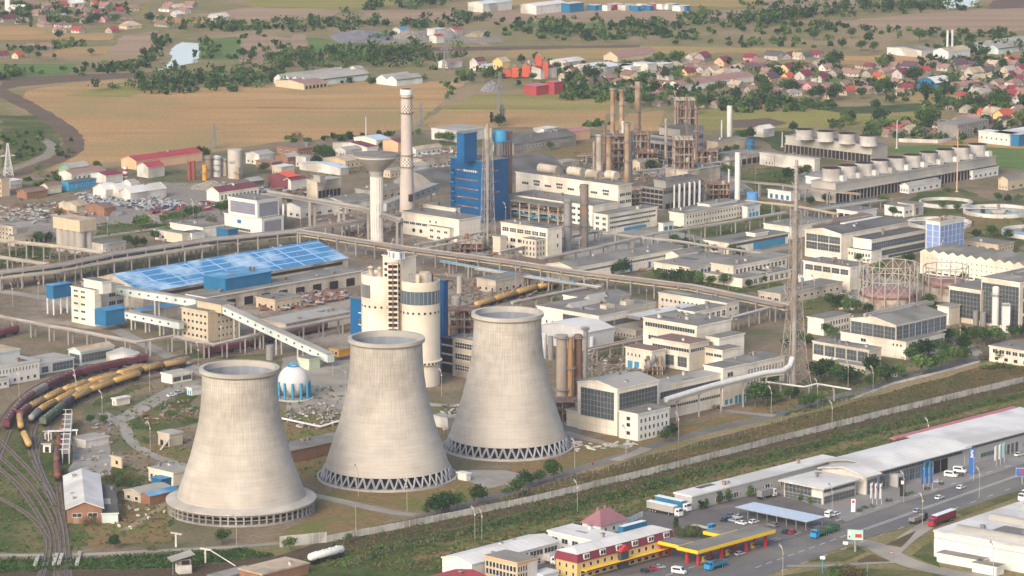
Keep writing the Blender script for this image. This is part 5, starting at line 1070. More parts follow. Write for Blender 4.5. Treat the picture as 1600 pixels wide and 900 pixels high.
LB = [(300, 560), (205, 586), (160, 598), (117, 610), (82, 624), (57, 642), (40, 658), (37, 672), (44, 695), (52, 718), (64, 745), (80, 780)]
LC = [(310, 566), (275, 577), (237, 584), (205, 591), (165, 603), (136, 615), (101, 628), (75, 643), (55, 664), (50, 690), (62, 735), (86, 785)]
LD = [(290, 580), (240, 592), (199, 601), (159, 614), (126, 628), (106, 641), (90, 654), (75, 668), (62, 690), (56, 715), (66, 742), (84, 778)]
LT = [(108, 650), (98, 675), (92, 700), (89, 725), (91, 760), (97, 800), (105, 850), (109, 908)]
for q in (LA, LB, LC, LD, LT, [(-20, 668), (0, 690), (42, 730), (72, 767), (93, 805), (99, 850), (98, 908)], [(-20, 702), (10, 722), (50, 762), (78, 805), (92, 850), (88, 908)], [(-20, 718), (0, 734), (30, 760), (57, 800), (77, 835), (76, 868), (64, 908)], [(-20, 770), (0, 780), (38, 800), (65, 825), (78, 852), (72, 880), (60, 908)], [(270, 532), (330, 540), (440, 530), (560, 505)], [(600, 500), (700, 485), (780, 466), (870, 445), (960, 425)], [(-10, 690), (10, 640), (60, 600), (140, 570)]): track(q)
def bogie(b, x, m='dark'):
    b.box(x - 1.5, -1.1, .45, x + 1.5, 1.1, .95, m)
    for dx in (-.9, .9):
        for y in (-.8, .8): b.tube([(x + dx, y - .08, .48), (x + dx, y + .08, .48)], .46, 'dark', 10)
def wagon(kind, L_, body, label, group):
    t = thing('goods_wagon' if kind == 'hopper' else 'tank_wagon', label, 'wagon', (0, 0, 0), 0, group); h = L_ / 2
    b = MB(); b.box(-h + .3, -1.25, .95, h - .3, 1.25, 1.25, 'dark'); b.box(-h - .3, -.2, .95, -h + .3, .2, 1.2, 'dark'); b.box(h - .3, -.2, .95, h + .3, .2, 1.2, 'dark'); b.build('underframe', t)
    for x in (-h * .62, h * .62): b = MB(); bogie(b, x); b.build('bogie', t)
    b = MB()
    if kind == 'hopper':
        b.extr([(-1.45, 1.5), (-1.5, 3.3), (-1.2, 3.9), (-.5, 4.2), (.5, 4.2), (1.2, 3.9), (1.5, 3.3), (1.45, 1.5)], -h + .2, h - .2, body, 'x')
        for k in range(9): x = -h + .4 + (L_ - .8) * k / 8; b.box(x - .06, -1.58, 1.4, x + .06, -1.48, 3.3, body); b.box(x - .06, 1.48, 1.4, x + .06, 1.58, 3.3, body)
        b.build('body', t)
        for x in (-h * .55, 0, h * .55): b = MB(); b.box(x - .5, -.35, 4.18, x + .5, .35, 4.38, 'steel'); b.build('hatch', t)
    else:
        r = 1.35; prof = [(0, -h + .25), (r * .7, -h + .35), (r, -h + .8), (r, h - .8), (r * .7, h - .35), (0, h - .25)]
        m = MB(); m.lathe(prof, body, 20); b.add([(z, x, y + 2.65) for x, y, z in m.v], m.f, body, True)
        for x in (-h * .6, h * .6): b.box(x - .3, -1.2, 1.2, x + .3, 1.2, 2.0, 'dark')
        b.build('body', t)
        b = MB(); b.box(-h * .8, -.45, 4.0, h * .8, .45, 4.1, body)
        for k in range(4): b.tube([(-h * .6 + k * h * .4, 0, 3.9), (-h * .6 + k * h * .4, 0, 4.35)], .35, body, 10)
        b.build('catwalk', t)
    return t
for n_, a, b_ in (('w_maroon', '#5d3038', '#6a3a3f'), ('w_brown', '#5f4540', '#6d524a'), ('w_grey', '#8d8885', '#7d7876'), ('w_yellow', '#b8975f', '#a88650'), ('w_tan', '#a58a60', '#93774f'), ('w_green', '#56604a', '#4a5340'), ('w_dark', '#403c3b', '#4b4745'), ('w_rust', '#6d4237', '#7d5040'), ('w_white', '#d9d7d0', '#cac7bf')): mat(n_, a, b_, s=.9, sz=.4, rough=.75, rnd=.18)
PROTO = {}
COLN = {'w_maroon': 'maroon', 'w_brown': 'brown', 'w_grey': 'grey', 'w_yellow': 'yellow', 'w_tan': 'dusty tan', 'w_green': 'dark green', 'w_dark': 'blackish', 'w_rust': 'rust brown', 'w_white': 'white'}
def place_wagon(kind, body, A, B, label, group):
    d = B - A; mid = (A + B) / 2; key = (kind, body); L_ = 17.0
    if key not in PROTO: PROTO[key] = t = wagon(kind, L_, body, label, group); t.location = mid; t.rotation_euler = (0, 0, yaw(d))
    else: t = dup(PROTO[key], mid, yaw(d), label, group)
    t.location.z = .25; s = min(1.3, max(.7, (d.length - .9) / L_)); t.scale = (s, 1, 1); return t
def train(pxs, z, spec, string, group):
    """pxs: pixel ends of the wagons in order, spec: kind,colour per wagon"""
    P = [at(x, y, z) for x, y in pxs]
    for p in P: p.z = 0
    names = ['', 'second ', 'third ', 'fourth ', 'fifth ', 'sixth ', 'seventh ', 'eighth ', 'ninth ']; cnt = {}
    for k, (kind, body) in enumerate(spec):
        cnt[body] = cnt.get(body, 0) + 1; tot = sum(1 for q in spec if q[1] == body)
        lab = (f'{names[cnt[body] - 1]}{COLN[body]} ' if tot > 1 and cnt[body] > 1 else (f'first {COLN[body]} ' if tot > 1 else f'only {COLN[body]} ')) + ('goods wagon' if kind == 'hopper' else 'tank wagon') + f' from the near end of {string}'
        place_wagon(kind, body, P[k], P[k + 1], lab, group)
H, T = 'hopper', 'tank'
train([(8, 667), (20, 646), (35, 629), (51, 617), (71, 606), (96, 594), (124, 583), (157, 575), (193, 567), (230, 560)], 2.2, [(H, 'w_maroon'), (H, 'w_brown'), (H, 'w_brown'), (H, 'w_grey')] + [(H, 'w_maroon')] * 5, 'the outermost curved string', 'wagons of the outermost curved string')
train([(50, 706), (33, 670), (30, 650), (45, 638), (69, 626), (98, 612), (138, 599), (182, 587), (229, 574)], 2.2, [(T, 'w_yellow'), (T, 'w_yellow'), (H, 'w_maroon'), (T, 'w_tan'), (T, 'w_yellow'), (T, 'w_yellow'), (T, 'w_yellow'), (T, 'w_yellow')], 'the second curved string', 'wagons of the second curved string')
train([(48, 656), (61, 643), (87, 629), (118, 614), (154, 601), (188, 589), (222, 579), (255, 572), (292, 566)], 2.2, [(T, 'w_grey'), (T, 'w_yellow'), (T, 'w_yellow'), (T, 'w_yellow'), (T, 'w_tan'), (T, 'w_tan'), (T, 'w_tan'), (T, 'w_tan')], 'the third curved string', 'wagons of the third curved string')
train([(66, 661), (84, 647), (97, 636), (112, 625), (141, 611), (177, 598), (219, 585)], 2.2, [(H, 'w_green'), (H, 'w_green'), (H, 'w_dark'), (T, 'w_yellow'), (T, 'w_yellow'), (T, 'w_yellow')], 'the innermost curved string', 'wagons of the innermost curved string')
train([(91, 750), (88, 724), (91, 700), (96, 676), (104, 656)], 2.2, [(T, 'w_rust'), (T, 'w_brown'), (T, 'w_rust'), (T, 'w_brown')], 'the loading rack string', 'tank wagons at the loading rack')
train([(742, 478), (773, 469), (807, 459), (840, 450), (872, 443)], 2.2, [(T, 'w_yellow')] * 4, 'the string right of the twin silos', 'yellow wagons right of the twin silos')
train([(-24, 526), (-2, 522), (28, 515)], 2.2, [(H, 'w_maroon')] * 2, 'the string cut by the left edge', 'maroon wagons at the left edge')
train([(316, 552), (352, 545), (388, 538), (430, 527), (470, 518), (510, 509)], 2.2, [(H, 'w_maroon'), (H, 'w_maroon'), (H, 'w_brown'), (H, 'w_brown'), (H, 'w_brown')], 'the string below the sloping gallery', 'wagons below the sloping gallery')
A, B_ = at(481, 880, 1), at(538, 865, 1); A.z = B_.z = 0; place_wagon(T, 'w_white', A, B_, 'white gas tank wagon standing alone at the bottom beside the flat rusty roof', None)
# loading rack
t = thing('loading_rack', 'white steel loading rack with walkways beside the rust brown tank wagons', 'loading rack', at(103, 725)); D_ = at(108, 662) - at(103, 725); n = Vector((-D_.y, D_.x, 0)).normalized() * 1.3
for k in range(9):
    p = D_ * k / 8; b = MB()
    for s in (-1, 1): q = p + n * s; b.bar((q.x, q.y, 0), (q.x, q.y, 6), .3, 'offwhite')
    b.bar(p - n + Vector((0, 0, 6)), p + n * 1.8 + Vector((0, 0, 6)), .25, 'offwhite'); b.build('portal', t)
for s in (-1, 1): b = MB(); b.bar(n * s + Vector((0, 0, 4.4)), D_ + n * s + Vector((0, 0, 4.4)), .3, 'white'); b.bar(n * s + Vector((0, 0, 5.6)), D_ + n * s + Vector((0, 0, 5.6)), .2, 'white'); b.build('rail', t)
b = MB(); b.bar(Vector((0, 0, 4.3)), D_ + Vector((0, 0, 4.3)), 3.6, 'concrete2', .15); b.build('walkway', t)
t = thing('footbridge', 'white plank footbridge across the rust brown tank wagons', 'footbridge', at(98, 694)); b = MB(); b.bar((-6, 0, 5.4), (6, 2.2, 5.4), 2.6, 'white', .2); b.build('deck', t)
for x in (-5.6, 5.6): b = MB(); b.bar((x, x * .18, 0), (x, x * .18, 5.3), .4, 'white'); b.build('post', t)
for px, py, lb in ((77, 686, 'upper of two small concrete cabins between the curved tracks'), (75, 706, 'lower of two small concrete cabins between the curved tracks')):
    t = thing('cabin', lb, 'cabin', at(px, py), R(-8)); b = MB(); b.box(-1.6, -1.6, 0, 1.6, 1.6, 3.4, 'offwhite'); b.build('wall', t); b = MB(); b.box(-2.2, -2.2, 3.5, 2.2, 2.2, 3.9, 'concrete', 'roofdark'); b.build('roof', t); b = MB(); b.box(-.8, -1.68, .2, .8, -1.55, 2.4, 'dark'); b.build('opening', t)
# rail bridge abutments over the ditch
for px, yt, yb, lb in ((57, 870, 886, 'left concrete bridge beam of the rail crossing over the green ditch'), (86, 868, 884, 'left of two concrete beams between the crossing tracks'), (94, 868, 884, 'right of two concrete beams between the crossing tracks'), (122, 865, 885, 'right concrete bridge beam of the rail crossing over the green ditch')):
    a, b2 = at(px + 3, yt), at(px - 2, yb); t = thing('bridge_beam', lb, 'bridge beam', a); b = MB(); b.bar(Vector((0, 0, .5)), b2 - a + Vector((0, 0, .5)), 1.3, 'concrete', 1); b.build('beam', t)
# ---------------------------------------------------------------- small buildings, left foreground and lower left
az_ = math.degrees(math.atan2(*(at(127, 735, 8) - at(132, 789, 8)).xy))
t = bld('barn', 'brick barn with a slit riddled white gable roof beside the curving rails', 'barn', (159.5, 795), 105, 0, 5.4, lu=54, az=az_, w='brick', r='roofwhite', rt='gU', rise=2.7, fascia='roofwhite', L=[(2, 2.4, 1.6, .6, .05, .95, 'w'), (1, .1, 2.6, .5, .1, .4, 'r')], over=.8)
rr = random.Random(2)
for k in range(7): b = MB(); w_ = rr.uniform(2, 5); b.box(0, 0, 0, .4, w_, .05, 'dark'); o = b.build('roof_slit', t, (4 + k * 7.2, t['lv'] * .5 + 1.4, 7.6), 0); o.rotation_euler = (-math.atan(2.7 / (t['lv'] / 2)), 0, 0)
bld('lean_to', 'dark roofed lean-to with a pale blue front along the right side of the brick barn', 'shed', (184.5, 803), 159, 0, 3.4, lu=46, az=az_, w='offpale', r='roofdark')
bld('workshop', 'cream flat roofed workshop with five windows left of the left cooling tower', 'workshop', (271, 740.5), 232, 302, 5, w='cream', r='rooflight', L=rows(5, [1.4], 1.8, .5), vents=2)
t = bld('shed', 'brick shed with a bright blue roof left of the left cooling tower', 'shed', (234, 777), 218, 279, 3.2, w='brick', r='roofblue', rt='gU', rise=1)
bld('shed', 'cream shed with a grey roof touching the blue roofed brick shed', 'shed', (220, 773), 194, 268, 3.4, w='cream2', r='rooflight', rt='gU', rise=1, L=rows(2, [.8], 1.4, .4))
bld('shed', 'small blue flat roofed shed behind the blue roofed brick shed', 'shed', (252, 751), 236, 274, 3, w='bluewall', r='roofblue')
t = thing('guard_hut', 'derelict guard hut under a steep tilted slab roof at the ditch', 'hut', at(287, 895), R(20)); b = MB(); b.box(-2.4, -2.2, 0, 2.4, 2.2, 3.2, 'offwhite'); b.box(-2.2, -2, 3.2, 2.2, 2, 5.2, 'concrete2'); b.build('wall', t)
b = MB(); b.add([(-5, -3, 5), (3.4, -3, 6.9), (3.4, 3.4, 6.9), (-5, 3.4, 5), (-5, -3, 5.3), (3.4, -3, 7.2), (3.4, 3.4, 7.2), (-5, 3.4, 5.3)], [(3, 2, 1, 0), (4, 5, 6, 7), (0, 1, 5, 4), (1, 2, 6, 5), (2, 3, 7, 6), (3, 0, 4, 7)], 'rooflight'); b.build('roof', t)
b = MB(); b.box(-1.2, -2.3, 3.5, 1.4, -2.1, 4.9, 'dark'); b.build('opening', t)
for x in (-4.6,): b = MB(); b.bar((x, -2.8, 0), (x, -2.8, 5.1), .2, 'steel'); b.build('post', t)
bld('hut', 'grey concrete hut at the top of the cracked slab yard', 'hut', (134, 690), 0, 170, 3, lv=9, w='offwhite', r='rooflight')
bld('hut', 'small ruined hut with a broken slab roof right of the cracked slab yard', 'hut', (190, 717), 173, 192, 4, w='tan', r='rooflight', L=[(1, 1.4, 1.4, .4, .3, .8, 'k')])
t = bld('hut', 'small cream pump hut with an outside stair left of the left cooling tower', 'hut', (265, 680), 247, 285, 5, w='cream2', r='rooflight', L=[(2, .2, 2.2, .6, .1, .95, 'k')])
b = MB(); b.bar((-1, -1, 4), (-6, -1, 0), 1, 'concrete', .3); b.build('stair', t)
bld('site_cabin', 'cream cabin with flat grey roof above the bend in the pale access road', 'cabin', (269, 587), 252, 300, 3.8, w='cream', r='rooflight', Rr=[(1, 1, 1.8, .9, .02, .45, 'g'), (1, .9, 1.9, .9, .5, .98, 'g')])
bld('hut', 'small yellowish hut with blue door beside the pale access road', 'hut', (182, 625), 175, 203, 2.8, w='cream', r='roofwhite', L=[(1, .2, 2, .5, .2, .7, 'b')])
bld('hut', 'small white hut with blue trim beside the left cooling tower rim', 'hut', (300, 608), 292, 315, 3, w='white', r='rooflight', L=[(2, .2, 2, .5, .1, .9, 'b')])
t = bld('office_building', 'white two storey office with small windows at the left edge above the curved wagons', 'office', (-30, 580), -66, 61.5, 8.4, w='white', r='rooflight', Rr=rows(12, [5.4], 1.7, .4, a=.3) + rows(5, [1.2], 1.4, .4, a=.4))
bld('', '', '', (-34, 600), -60, 14, 4, w='white', into=t, Rr=rows(5, [1.4], 1.2, .5))
bld('workshop', 'low white workshop with a dark blue glazed band right of the white left edge office', 'workshop', (62, 569), 30, 115.5, 5, w='white', r='rooflight', Rr=[(1, .8, 3.4, .95, .36, .98, 'u'), (1, 1, 2.4, .9, .05, .25, 'u')])
bld('storage_hall', 'open grey hall with a rust stained tan roof behind the wide low white tank', 'storage hall', (126, 551), 107, 178, 6.2, w='offpale', r='rooftan', rt='gU', rise=1.4, L=[(1, 1, 4, .9, .05, .95, 'g')], Rr=[(1, 1.6, 3.6, .97, .02, .98, 'g')])
bld('shed', 'shed with a tan sheet roof at the left edge above the white office', 'shed', (-6, 553), -36, 31, 4.6, w='offpale', r='rooftan')
bld('flat_store', 'flat roofed brick store with a rusty sheet roof at the bottom left of centre', 'storehouse', (410, 899), 374, 482, 3.6, w='brick', r='rooftan', fascia='rooftan')
bld('slab_platform', 'cracked concrete platform by the slanted barrier at the bottom left', 'platform', (345, 905), 325, 402, .8, w='concrete2', r='concrete2')
# slanted light masts at the ditch
for px, py, lb in ((275, 855, 'white T shaped post nearest the left cooling tower'), (321, 880, 'white T shaped post with a slanting boom beside the ditch')):
    t = thing('gantry_post', lb, 'post', at(px, py)); b = MB(); b.bar((0, 0, 0), (0, 0, 5), .6, 'offwhite'); b.build('post', t); b = MB(); b.bar((-1.8, .3, 5.4), (2.2, -.6, 4.9), .9, 'offwhite', .4); b.build('cap', t)
    if px > 300: b = MB(); b.bar((2, -.6, 4.8), (11, -5, .3), .3, 'offwhite'); b.build('boom', t)
# concrete panel wall along the plant, post fence behind it
def wall_line(label, px, h, step, m, group=None):
    P = [at(*p) for p in px]; o = P[0].copy(); P = [p - o for p in P]; t = thing('concrete_wall', label, 'wall', o, 0, group)
    b = MB(); nf = 0
    for a, e in zip(P, P[1:]):
        d = (e - a).normalized(); n = int((e - a).length / step)
        for k in range(n):
            p, q = a + (e - a) * k / n, a + (e - a) * (k + 1) / n; j = rng.uniform(-.07, .07); zz = Vector((0, 0, h / 2 + j)); b.bar(p + zz, q + zz, .14, m, h)
            b.bar((q.x, q.y, 0), (q.x, q.y, h + .1), .26, 'concrete')
    b.build('panel', t); return t
mat('panelwall', '#b8b5ad', '#a09d95', s=.35, sz=.15, c='#8b8880', s2=.12, rough=.95)
wall_line('long grey concrete panel wall running diagonally in front of the plant', [(510, 848), (640, 824), (830, 786), (1020, 741), (1215, 691), (1410, 643), (1640, 588)], 2.7, 2.6, 'panelwall')
wall_line('short taller concrete wall at the end of the plant road below the middle cooling tower', [(437, 855), (510, 848)], 4, 2.4, 'panelwall')
def post_fence(label, px, h, gap):
    P = [at(*p) for p in px]; o = P[0].copy(); P = [p - o for p in P]; t = thing('wire_fence', label, 'fence', o)
    pts = poly_at(P, gap)[:98]
    for p, d in pts: b = MB(); b.bar(p, p + Vector((0, 0, h)), .12, 'concrete2'); b.build('post', t)
    b = MB()
    for z in (.5, 1.2, h - .2):
        for (p, _), (q, _) in zip(pts, pts[1:]): b.bar(p + Vector((0, 0, z)), q + Vector((0, 0, z)), .04, 'steel')
    b.build('wire', t)
post_fence('left stretch of wire fence on pale posts behind the panel wall', [(720, 806), (850, 765), (1010, 720)], 2.2, 3.4)
post_fence('right stretch of wire fence on pale posts behind the panel wall', [(1016, 718), (1150, 683), (1330, 626)], 2.2, 4)
post_fence('wire fence on the grass between the panel wall and the white tank wagon', [(540, 885), (600, 866), (700, 842)], 2, 3.2)
wall_line('low pale kerb wall along the plant road near the upper right trees', [(1330, 626), (1400, 600), (1475, 582), (1530, 567)], 1.1, 2.6, 'offwhite')
wall_line('long white boundary wall behind the green field at upper right', [(1404, 222), (1465, 224), (1494, 219)], 2.4, 6, 'offwhite')
mat('yellowpaint', '#e3c02a', '#d9b624', s=.2, rough=.5); mat('redpaint', '#b5343a', '#a92e34', s=.3, rough=.5)
# ---------------------------------------------------------------- commercial strip
t = bld('service_hall', 'long white roofed gabled hall with window strip at the bottom, left of the yellow motel', 'hall', (737.5, 883), 691, 873, 6.2, w='white', r='roofwhite', rt='gU', rise=1.6, Rr=[(5, 3.6, 1.9, .9, .15, .99, 'w'), (4, .5, 2.2, .7, .3, .98, 'w')])
bld('office_building', 'white two storey block with groups of three windows behind the yellow motel', 'office', (958, 853), 856, 985, 6.6, w='white', r='roofwhite', L=rows(6, [3.4], 1.8, .6) + rows(6, [.4], 1.8, .6), lu=13)
t = bld('motel', 'long yellow motel with a maroon mansard storey and pale roof beside the filling station', 'motel', (902, 880), 868.5, 1050.5, 6, w='yellowwall', r='roofwhite', L=rows(3, [.8, 3.6], 1.6, .3), Rr=rows(13, [3.8], 1.5, .4) + [(13, .5, 2.4, .6, .02, .98, 'w')])
lu_, lv_ = t['lu'], t['lv']; b = MB()
q0 = [(-.5, -.5, 6.1), (lu_ + .5, -.5, 6.1), (lu_ + .5, lv_ + .5, 6.1), (-.5, lv_ + .5, 6.1)]; q1 = [(.2, .2, 9), (lu_ - .2, .2, 9), (lu_ - .2, lv_ - .2, 9), (.2, lv_ - .2, 9)]
b.add(q0 + q1, [(0, 1, 5, 4), (1, 2, 6, 5), (2, 3, 7, 6), (3, 0, 4, 7)], 'roofcrimson'); b.build('mansard', t)
b = MB(); b.add([(-.1, -.1, 9.02), (lu_ + .1, -.1, 9.02), (lu_ + .1, lv_ + .1, 9.02), (-.1, lv_ + .1, 9.02), (4, lv_ / 2, 10.4), (lu_ - 4, lv_ / 2, 10.4)], [(0, 1, 5, 4), (1, 2, 5), (2, 3, 4, 5), (3, 0, 4)], 'roofwhite'); b.build('upper_roof', t)
for k in range(6): b = MB(); x = 3 + k * (lu_ - 8) / 5; b.box(x, -.45, 6.7, x + 3, 1, 8.7, 'white'); b.box(x + .3, -.5, 7.1, x + 2.7, -.45, 8.4, 'glass'); b.box(x + 1.4, -.52, 7.1, x + 1.6, -.5, 8.4, 'white'); b.build('dormer', t)
b = MB(); b.box(2, -2.6, 3.0, lu_ - 1, -.02, 3.25, 'yellowpaint'); b.box(2, -2.66, 2.8, lu_ - 1, -2.6, 3.3, 'roofcrimson'); b.build('awning', t)
b = MB(); b.box(lu_ * .42, -1.6, 0, lu_ * .5, 0, 6.4, 'glassgrey'); b.extr([(lu_ * .41, 6.4), (lu_ * .46, 8.6), (lu_ * .51, 6.4)], -2, .2, 'redpaint', 'y'); b.build('entrance_bay', t)
t = bld('grid_building', 'peach framed block with a dark window grid and a white sign panel at the bottom', 'office', (808, 881), 758, 840, 9.2, w='peach', r='roofgrey', L=[(9, z, 2, .82, .02, .98, 'w') for z in (.6, 3.4, 6)], Rr=[(4, z, 2, .82, .02, .5, 'w') for z in (.6, 3.4, 6)] + [(1, .6, 8, .9, .52, .99, 's')])
bld('garage', 'small pale blue garage right of the peach framed block', 'garage', (848, 900), 830, 872, 3.4, w='offpale', r='roofwhite')
bld('warehouse', 'warehouse with a dull red sheet roof cut by the bottom edge', 'warehouse', (690, 922), 641, 762, 5.5, w='offwhite', r='roofred', rt='gU', rise=1.2)
mat('roofmauve', '#8f666b', '#825b61', s=.3, rough=.8); t = bld('house', 'single cream house with a pink hipped roof beside the parked blue trailers', 'house', (938.7, 822), 910, 979, 3.6, w='white', r='roofmauve', rt='hip', rise=4.6, L=rows(3, [.9], 1.5, .3), Rr=rows(3, [.9], 1.5, .3), over=.7)
for x in (4, 8): b = MB(); b.box(x, 5, 6, x + .8, 5.8, 9, 'roofpink'); b.build('chimney', t)
t = bld('office_hall', 'very long low grey hall with a white roof stretching behind the car showrooms', 'hall', (1081, 777), 1054, 1312, 5.2, w='greywall', r='roofwhite', fascia='white', Rr=rows(9, [.8], 2, .3) + rows(18, [1], 1.6, .18), L=())
t = thing('canopy', 'flat pale blue parking canopy on thin posts below the glass showroom', 'canopy', at(1261, 816, 3.6), yaw(U)); t.location.z = 0; P = at(1261, 816, 3.6); lu_, lv_ = solve_len(P, U, 1290), solve_len(P, V, 1149); t.location = (P.x, P.y, 0)
b = MB(); b.box(0, 0, 3.4, lu_, lv_, 3.7, 'steel'); b.build('roof', t)
mat('canopyblue', '#b3bfcc', '#a7b3c1', s=.3, stretch=(AZ_U, 3, .3), rough=.5); b = MB(); b.box(-.1, -.1, 3.71, lu_ + .1, lv_ + .1, 3.78, 'canopyblue'); b.build('roof_sheet', t)
for i in range(8):
    for x in (.6, lu_ - .6): b = MB(); b.box(x - .12, -.12, 0, x + .12, .12, 3.4, 'steel'); b.build('post', t, (0, 1 + i * (lv_ - 2) / 7, 0))
sh = bld('car_showroom', 'glass fronted car showroom with a floating pale roof, nearest of the showrooms', 'showroom', (1286, 764), 1225, 1337, 6.2, w='offwhite', r='roofwhite', L=[(1, 2.6, 3.4, .97, .02, .72, 'g'), (1, .2, 2.2, .97, .02, .98, 'g')], Rr=[(1, .2, 2.8, .97, .02, .98, 'g'), (1, 3.6, .7, .95, .1, .98, 's'), (1, 4.6, 1.4, .98, .02, .98, 'g')], over=1.6)
t = bld('car_showroom', 'arched white roof showroom bay between the nearest showroom and the long one', 'showroom', (1354, 746), 1284, 1372, 7, w='offwhite', r='roofwhite', rt='gU', rise=2.2, Rr=[(1, .2, 5.6, .96, .05, .95, 'u')], over=1.2)
t = bld('car_showroom', 'largest showroom under a wide curved white roof with a glazed street front', 'showroom', (1372, 736), 1296, 1508, 7.2, w='greywall', r='roofwhite', rt='arc', rise=2.2, Rr=[(9, .3, 4.6, .9, .02, .62, 'u'), (2, .2, 5, .9, .63, .8, 'k'), (1, 5.3, 1.4, .97, .02, .98, 'g')], over=2)
b = MB(); b.box(t['lu'] * .13, -4, 0, t['lu'] * .18, 0, 5, 'greywall'); b.box(t['lu'] * .14, -4.08, .2, t['lu'] * .17, -4, 4, 'glass'); b.build('porch', t)
b = MB(); b.box(t['lu'] * .5, -1.5, 0, t['lu'] * .505, -.2, 6, 'skyblue'); b.box(t['lu'] * .56, -1.5, 0, t['lu'] * .565, -.2, 6, 'skyblue'); b.box(t['lu'] * .5, -1.5, 6, t['lu'] * .565, -.2, 6.6, 'skyblue'); b.build('entrance_frame', t)
t = bld('service_hall', 'long white roofed service hall with a pink rear edge at the right margin', 'hall', (1508, 699), 1420, 1680, 7.6, w='greywall', r='roofwhite', rt='shed', rise=0, Rr=[(1, 1.8, 1.6, .6, .1, .3, 'u'), (1, 1.8, 1.6, .9, .5, .98, 'u'), (4, .2, 4, .6, .33, .48, 'g'), (1, 6.4, .8, .97, .02, .98, 'g')], over=1.2)
mat('roofpinkred', '#b06a75', '#a3606b', s=.2, rough=.7); b = MB(); b.box(-8, t['lv'] + .6, 7.6, t['lu'], t['lv'] + 3.4, 8.2, 'roofpinkred'); b.build('rear_eave', t)
b = MB(); b.box(-12, t['lv'] * .45, 0, -1.3, t['lv'] + 4, .12, 'pavers'); b.build('deck', t)
t = bld('logistics_hall', 'large white clad hall with barrel skylights at the bottom right corner', 'hall', (1690, 872), 1460, 0, 9.2, lu=95, az=39.5, w='white', r='roofwhite', fascia='offwhite', L=())
for k in range(3):
    b = MB(); x0 = 6 + k * 22; b.lathe([(2.2, 0), (2.2, 44)], 'rooflight', 12, a0=0, a1=180); o = b.build('skylight', t, (x0, t['lv'] - 6, 9.5)); o.rotation_euler = (math.pi / 2, 0, 0)
for k in range(7): b = MB(); b.box(-.06, t['lv'] - .1 - k * 9, 0, -.01, t['lv'] - k * 9, 9.1, 'offwhite'); b.build('panel_joint', t)
b = MB(); b.box(-.08, 0, 6.9, -.01, t['lv'], 7.2, 'concrete'); b.build('gutter', t)
for c_, xl, lb in (((1532, 878), 1464, 'longer white container along the foot of the white clad hall'), ((1557, 888), 1519, 'shorter white container along the foot of the white clad hall')): bld('container', lb, 'container', c_, xl, 0, 2.9, lu=5, az=39.5, w='white', r='roofgrey')
# filling station canopy
t = thing('filling_station_canopy', 'grey topped filling station canopy with a bright yellow edge on red columns', 'canopy'); P = at(1090, 866, 5.2); lu_, lv_ = solve_len(P, U, 1212), solve_len(P, V, 1057); t.location = (P.x, P.y, 0); t.rotation_euler = (0, 0, yaw(U))
def ylab(x0, y0, x1, y1, nm):
    b = MB(); b.box(x0, y0, 5.2, x1, y1, 6.35, 'yellowpaint'); b.build('fascia', t); b = MB(); b.box(x0 + .25, y0 + .25, 6.36, x1 - .25, y1 - .25, 6.4, 'roofgrey'); b.build('roof', t); b = MB(); b.box(x0 + .1, y0 + .1, 5.0, x1 - .1, y1 - .1, 5.19, 'redpaint'); b.build('soffit', t)
ylab(0, 0, lu_, lv_, 'main'); ylab(1.5, lv_ + .02, 9, lv_ + 13, 'left'); ylab(lu_ * .55, lv_ + .02, lu_ * .78, lv_ + 8, 'right')
for x in (3, lu_ * .36, lu_ * .68, lu_ - 3):
    for y in (2.2, lv_ - 2.5): b = MB(); b.box(x - .45, y - .45, 0, x + .45, y + .45, 5, 'redpaint'); b.build('column', t)
for x in (3, 8): b = MB(); b.box(x - .45, lv_ + 10 - .45, 0, x + .45, lv_ + 10 + .45, 5, 'redpaint'); b.build('column', t)
for i, x in enumerate((lu_ * .2, lu_ * .5, lu_ * .82)):
    p = P + U * x + V * (lv_ * .45); q = thing('fuel_pump', ['yellow fuel pump island at the near end under the canopy', 'middle yellow fuel pump island under the canopy', 'yellow fuel pump island at the far end under the canopy'][i], 'fuel pump', (p.x, p.y, 0), yaw(U), 'fuel pumps'); b = MB(); b.box(-2, -.6, 0, 2, .6, .2, 'concrete'); b.build('island', q); b = MB(); b.box(-.6, -.4, .2, .6, .4, 2.1, 'yellowpaint'); b.box(-.45, -.43, 1.2, .45, -.4, 1.8, 'dark'); b.build('pump', q)
# ---------------------------------------------------------------- vehicles
for n_, a in (('p_white', '#d8d8d6'), ('p_silver', '#9fa3a8'), ('p_dark', '#2b2d31'), ('p_red', '#9c2130'), ('p_blue', '#33506f'), ('p_truckblue', '#2a86bb'), ('p_green', '#2f6b3c'), ('p_maroon', '#7a1f33'), ('p_grey', '#75777a'), ('p_teal', '#2d6f8f')): mat(n_, a, rough=.35, spec=.5)
mat('tyre', '#1b1b1b', rough=.9); mat('carglass', '#1d242a', rough=.12, spec=.7); mat('cargo_dirt', '#453a32', '#57493e', s=1, rough=1); mat('lamp', '#e6e2d6', rough=.2, spec=.6)
def wheels(t, xs, hw, r=.33, w=.22):
    for x in xs:
        for s in (-1, 1): b = MB(); b.tube([(x, s * (hw - w / 2), r), (x, s * (hw + w / 2), r)], r, 'tyre', 14); b.tube([(x, s * (hw + w / 2 - .02), r), (x, s * (hw + w / 2 + .02), r)], r * .55, 'p_silver', 10); b.build('wheel', t)
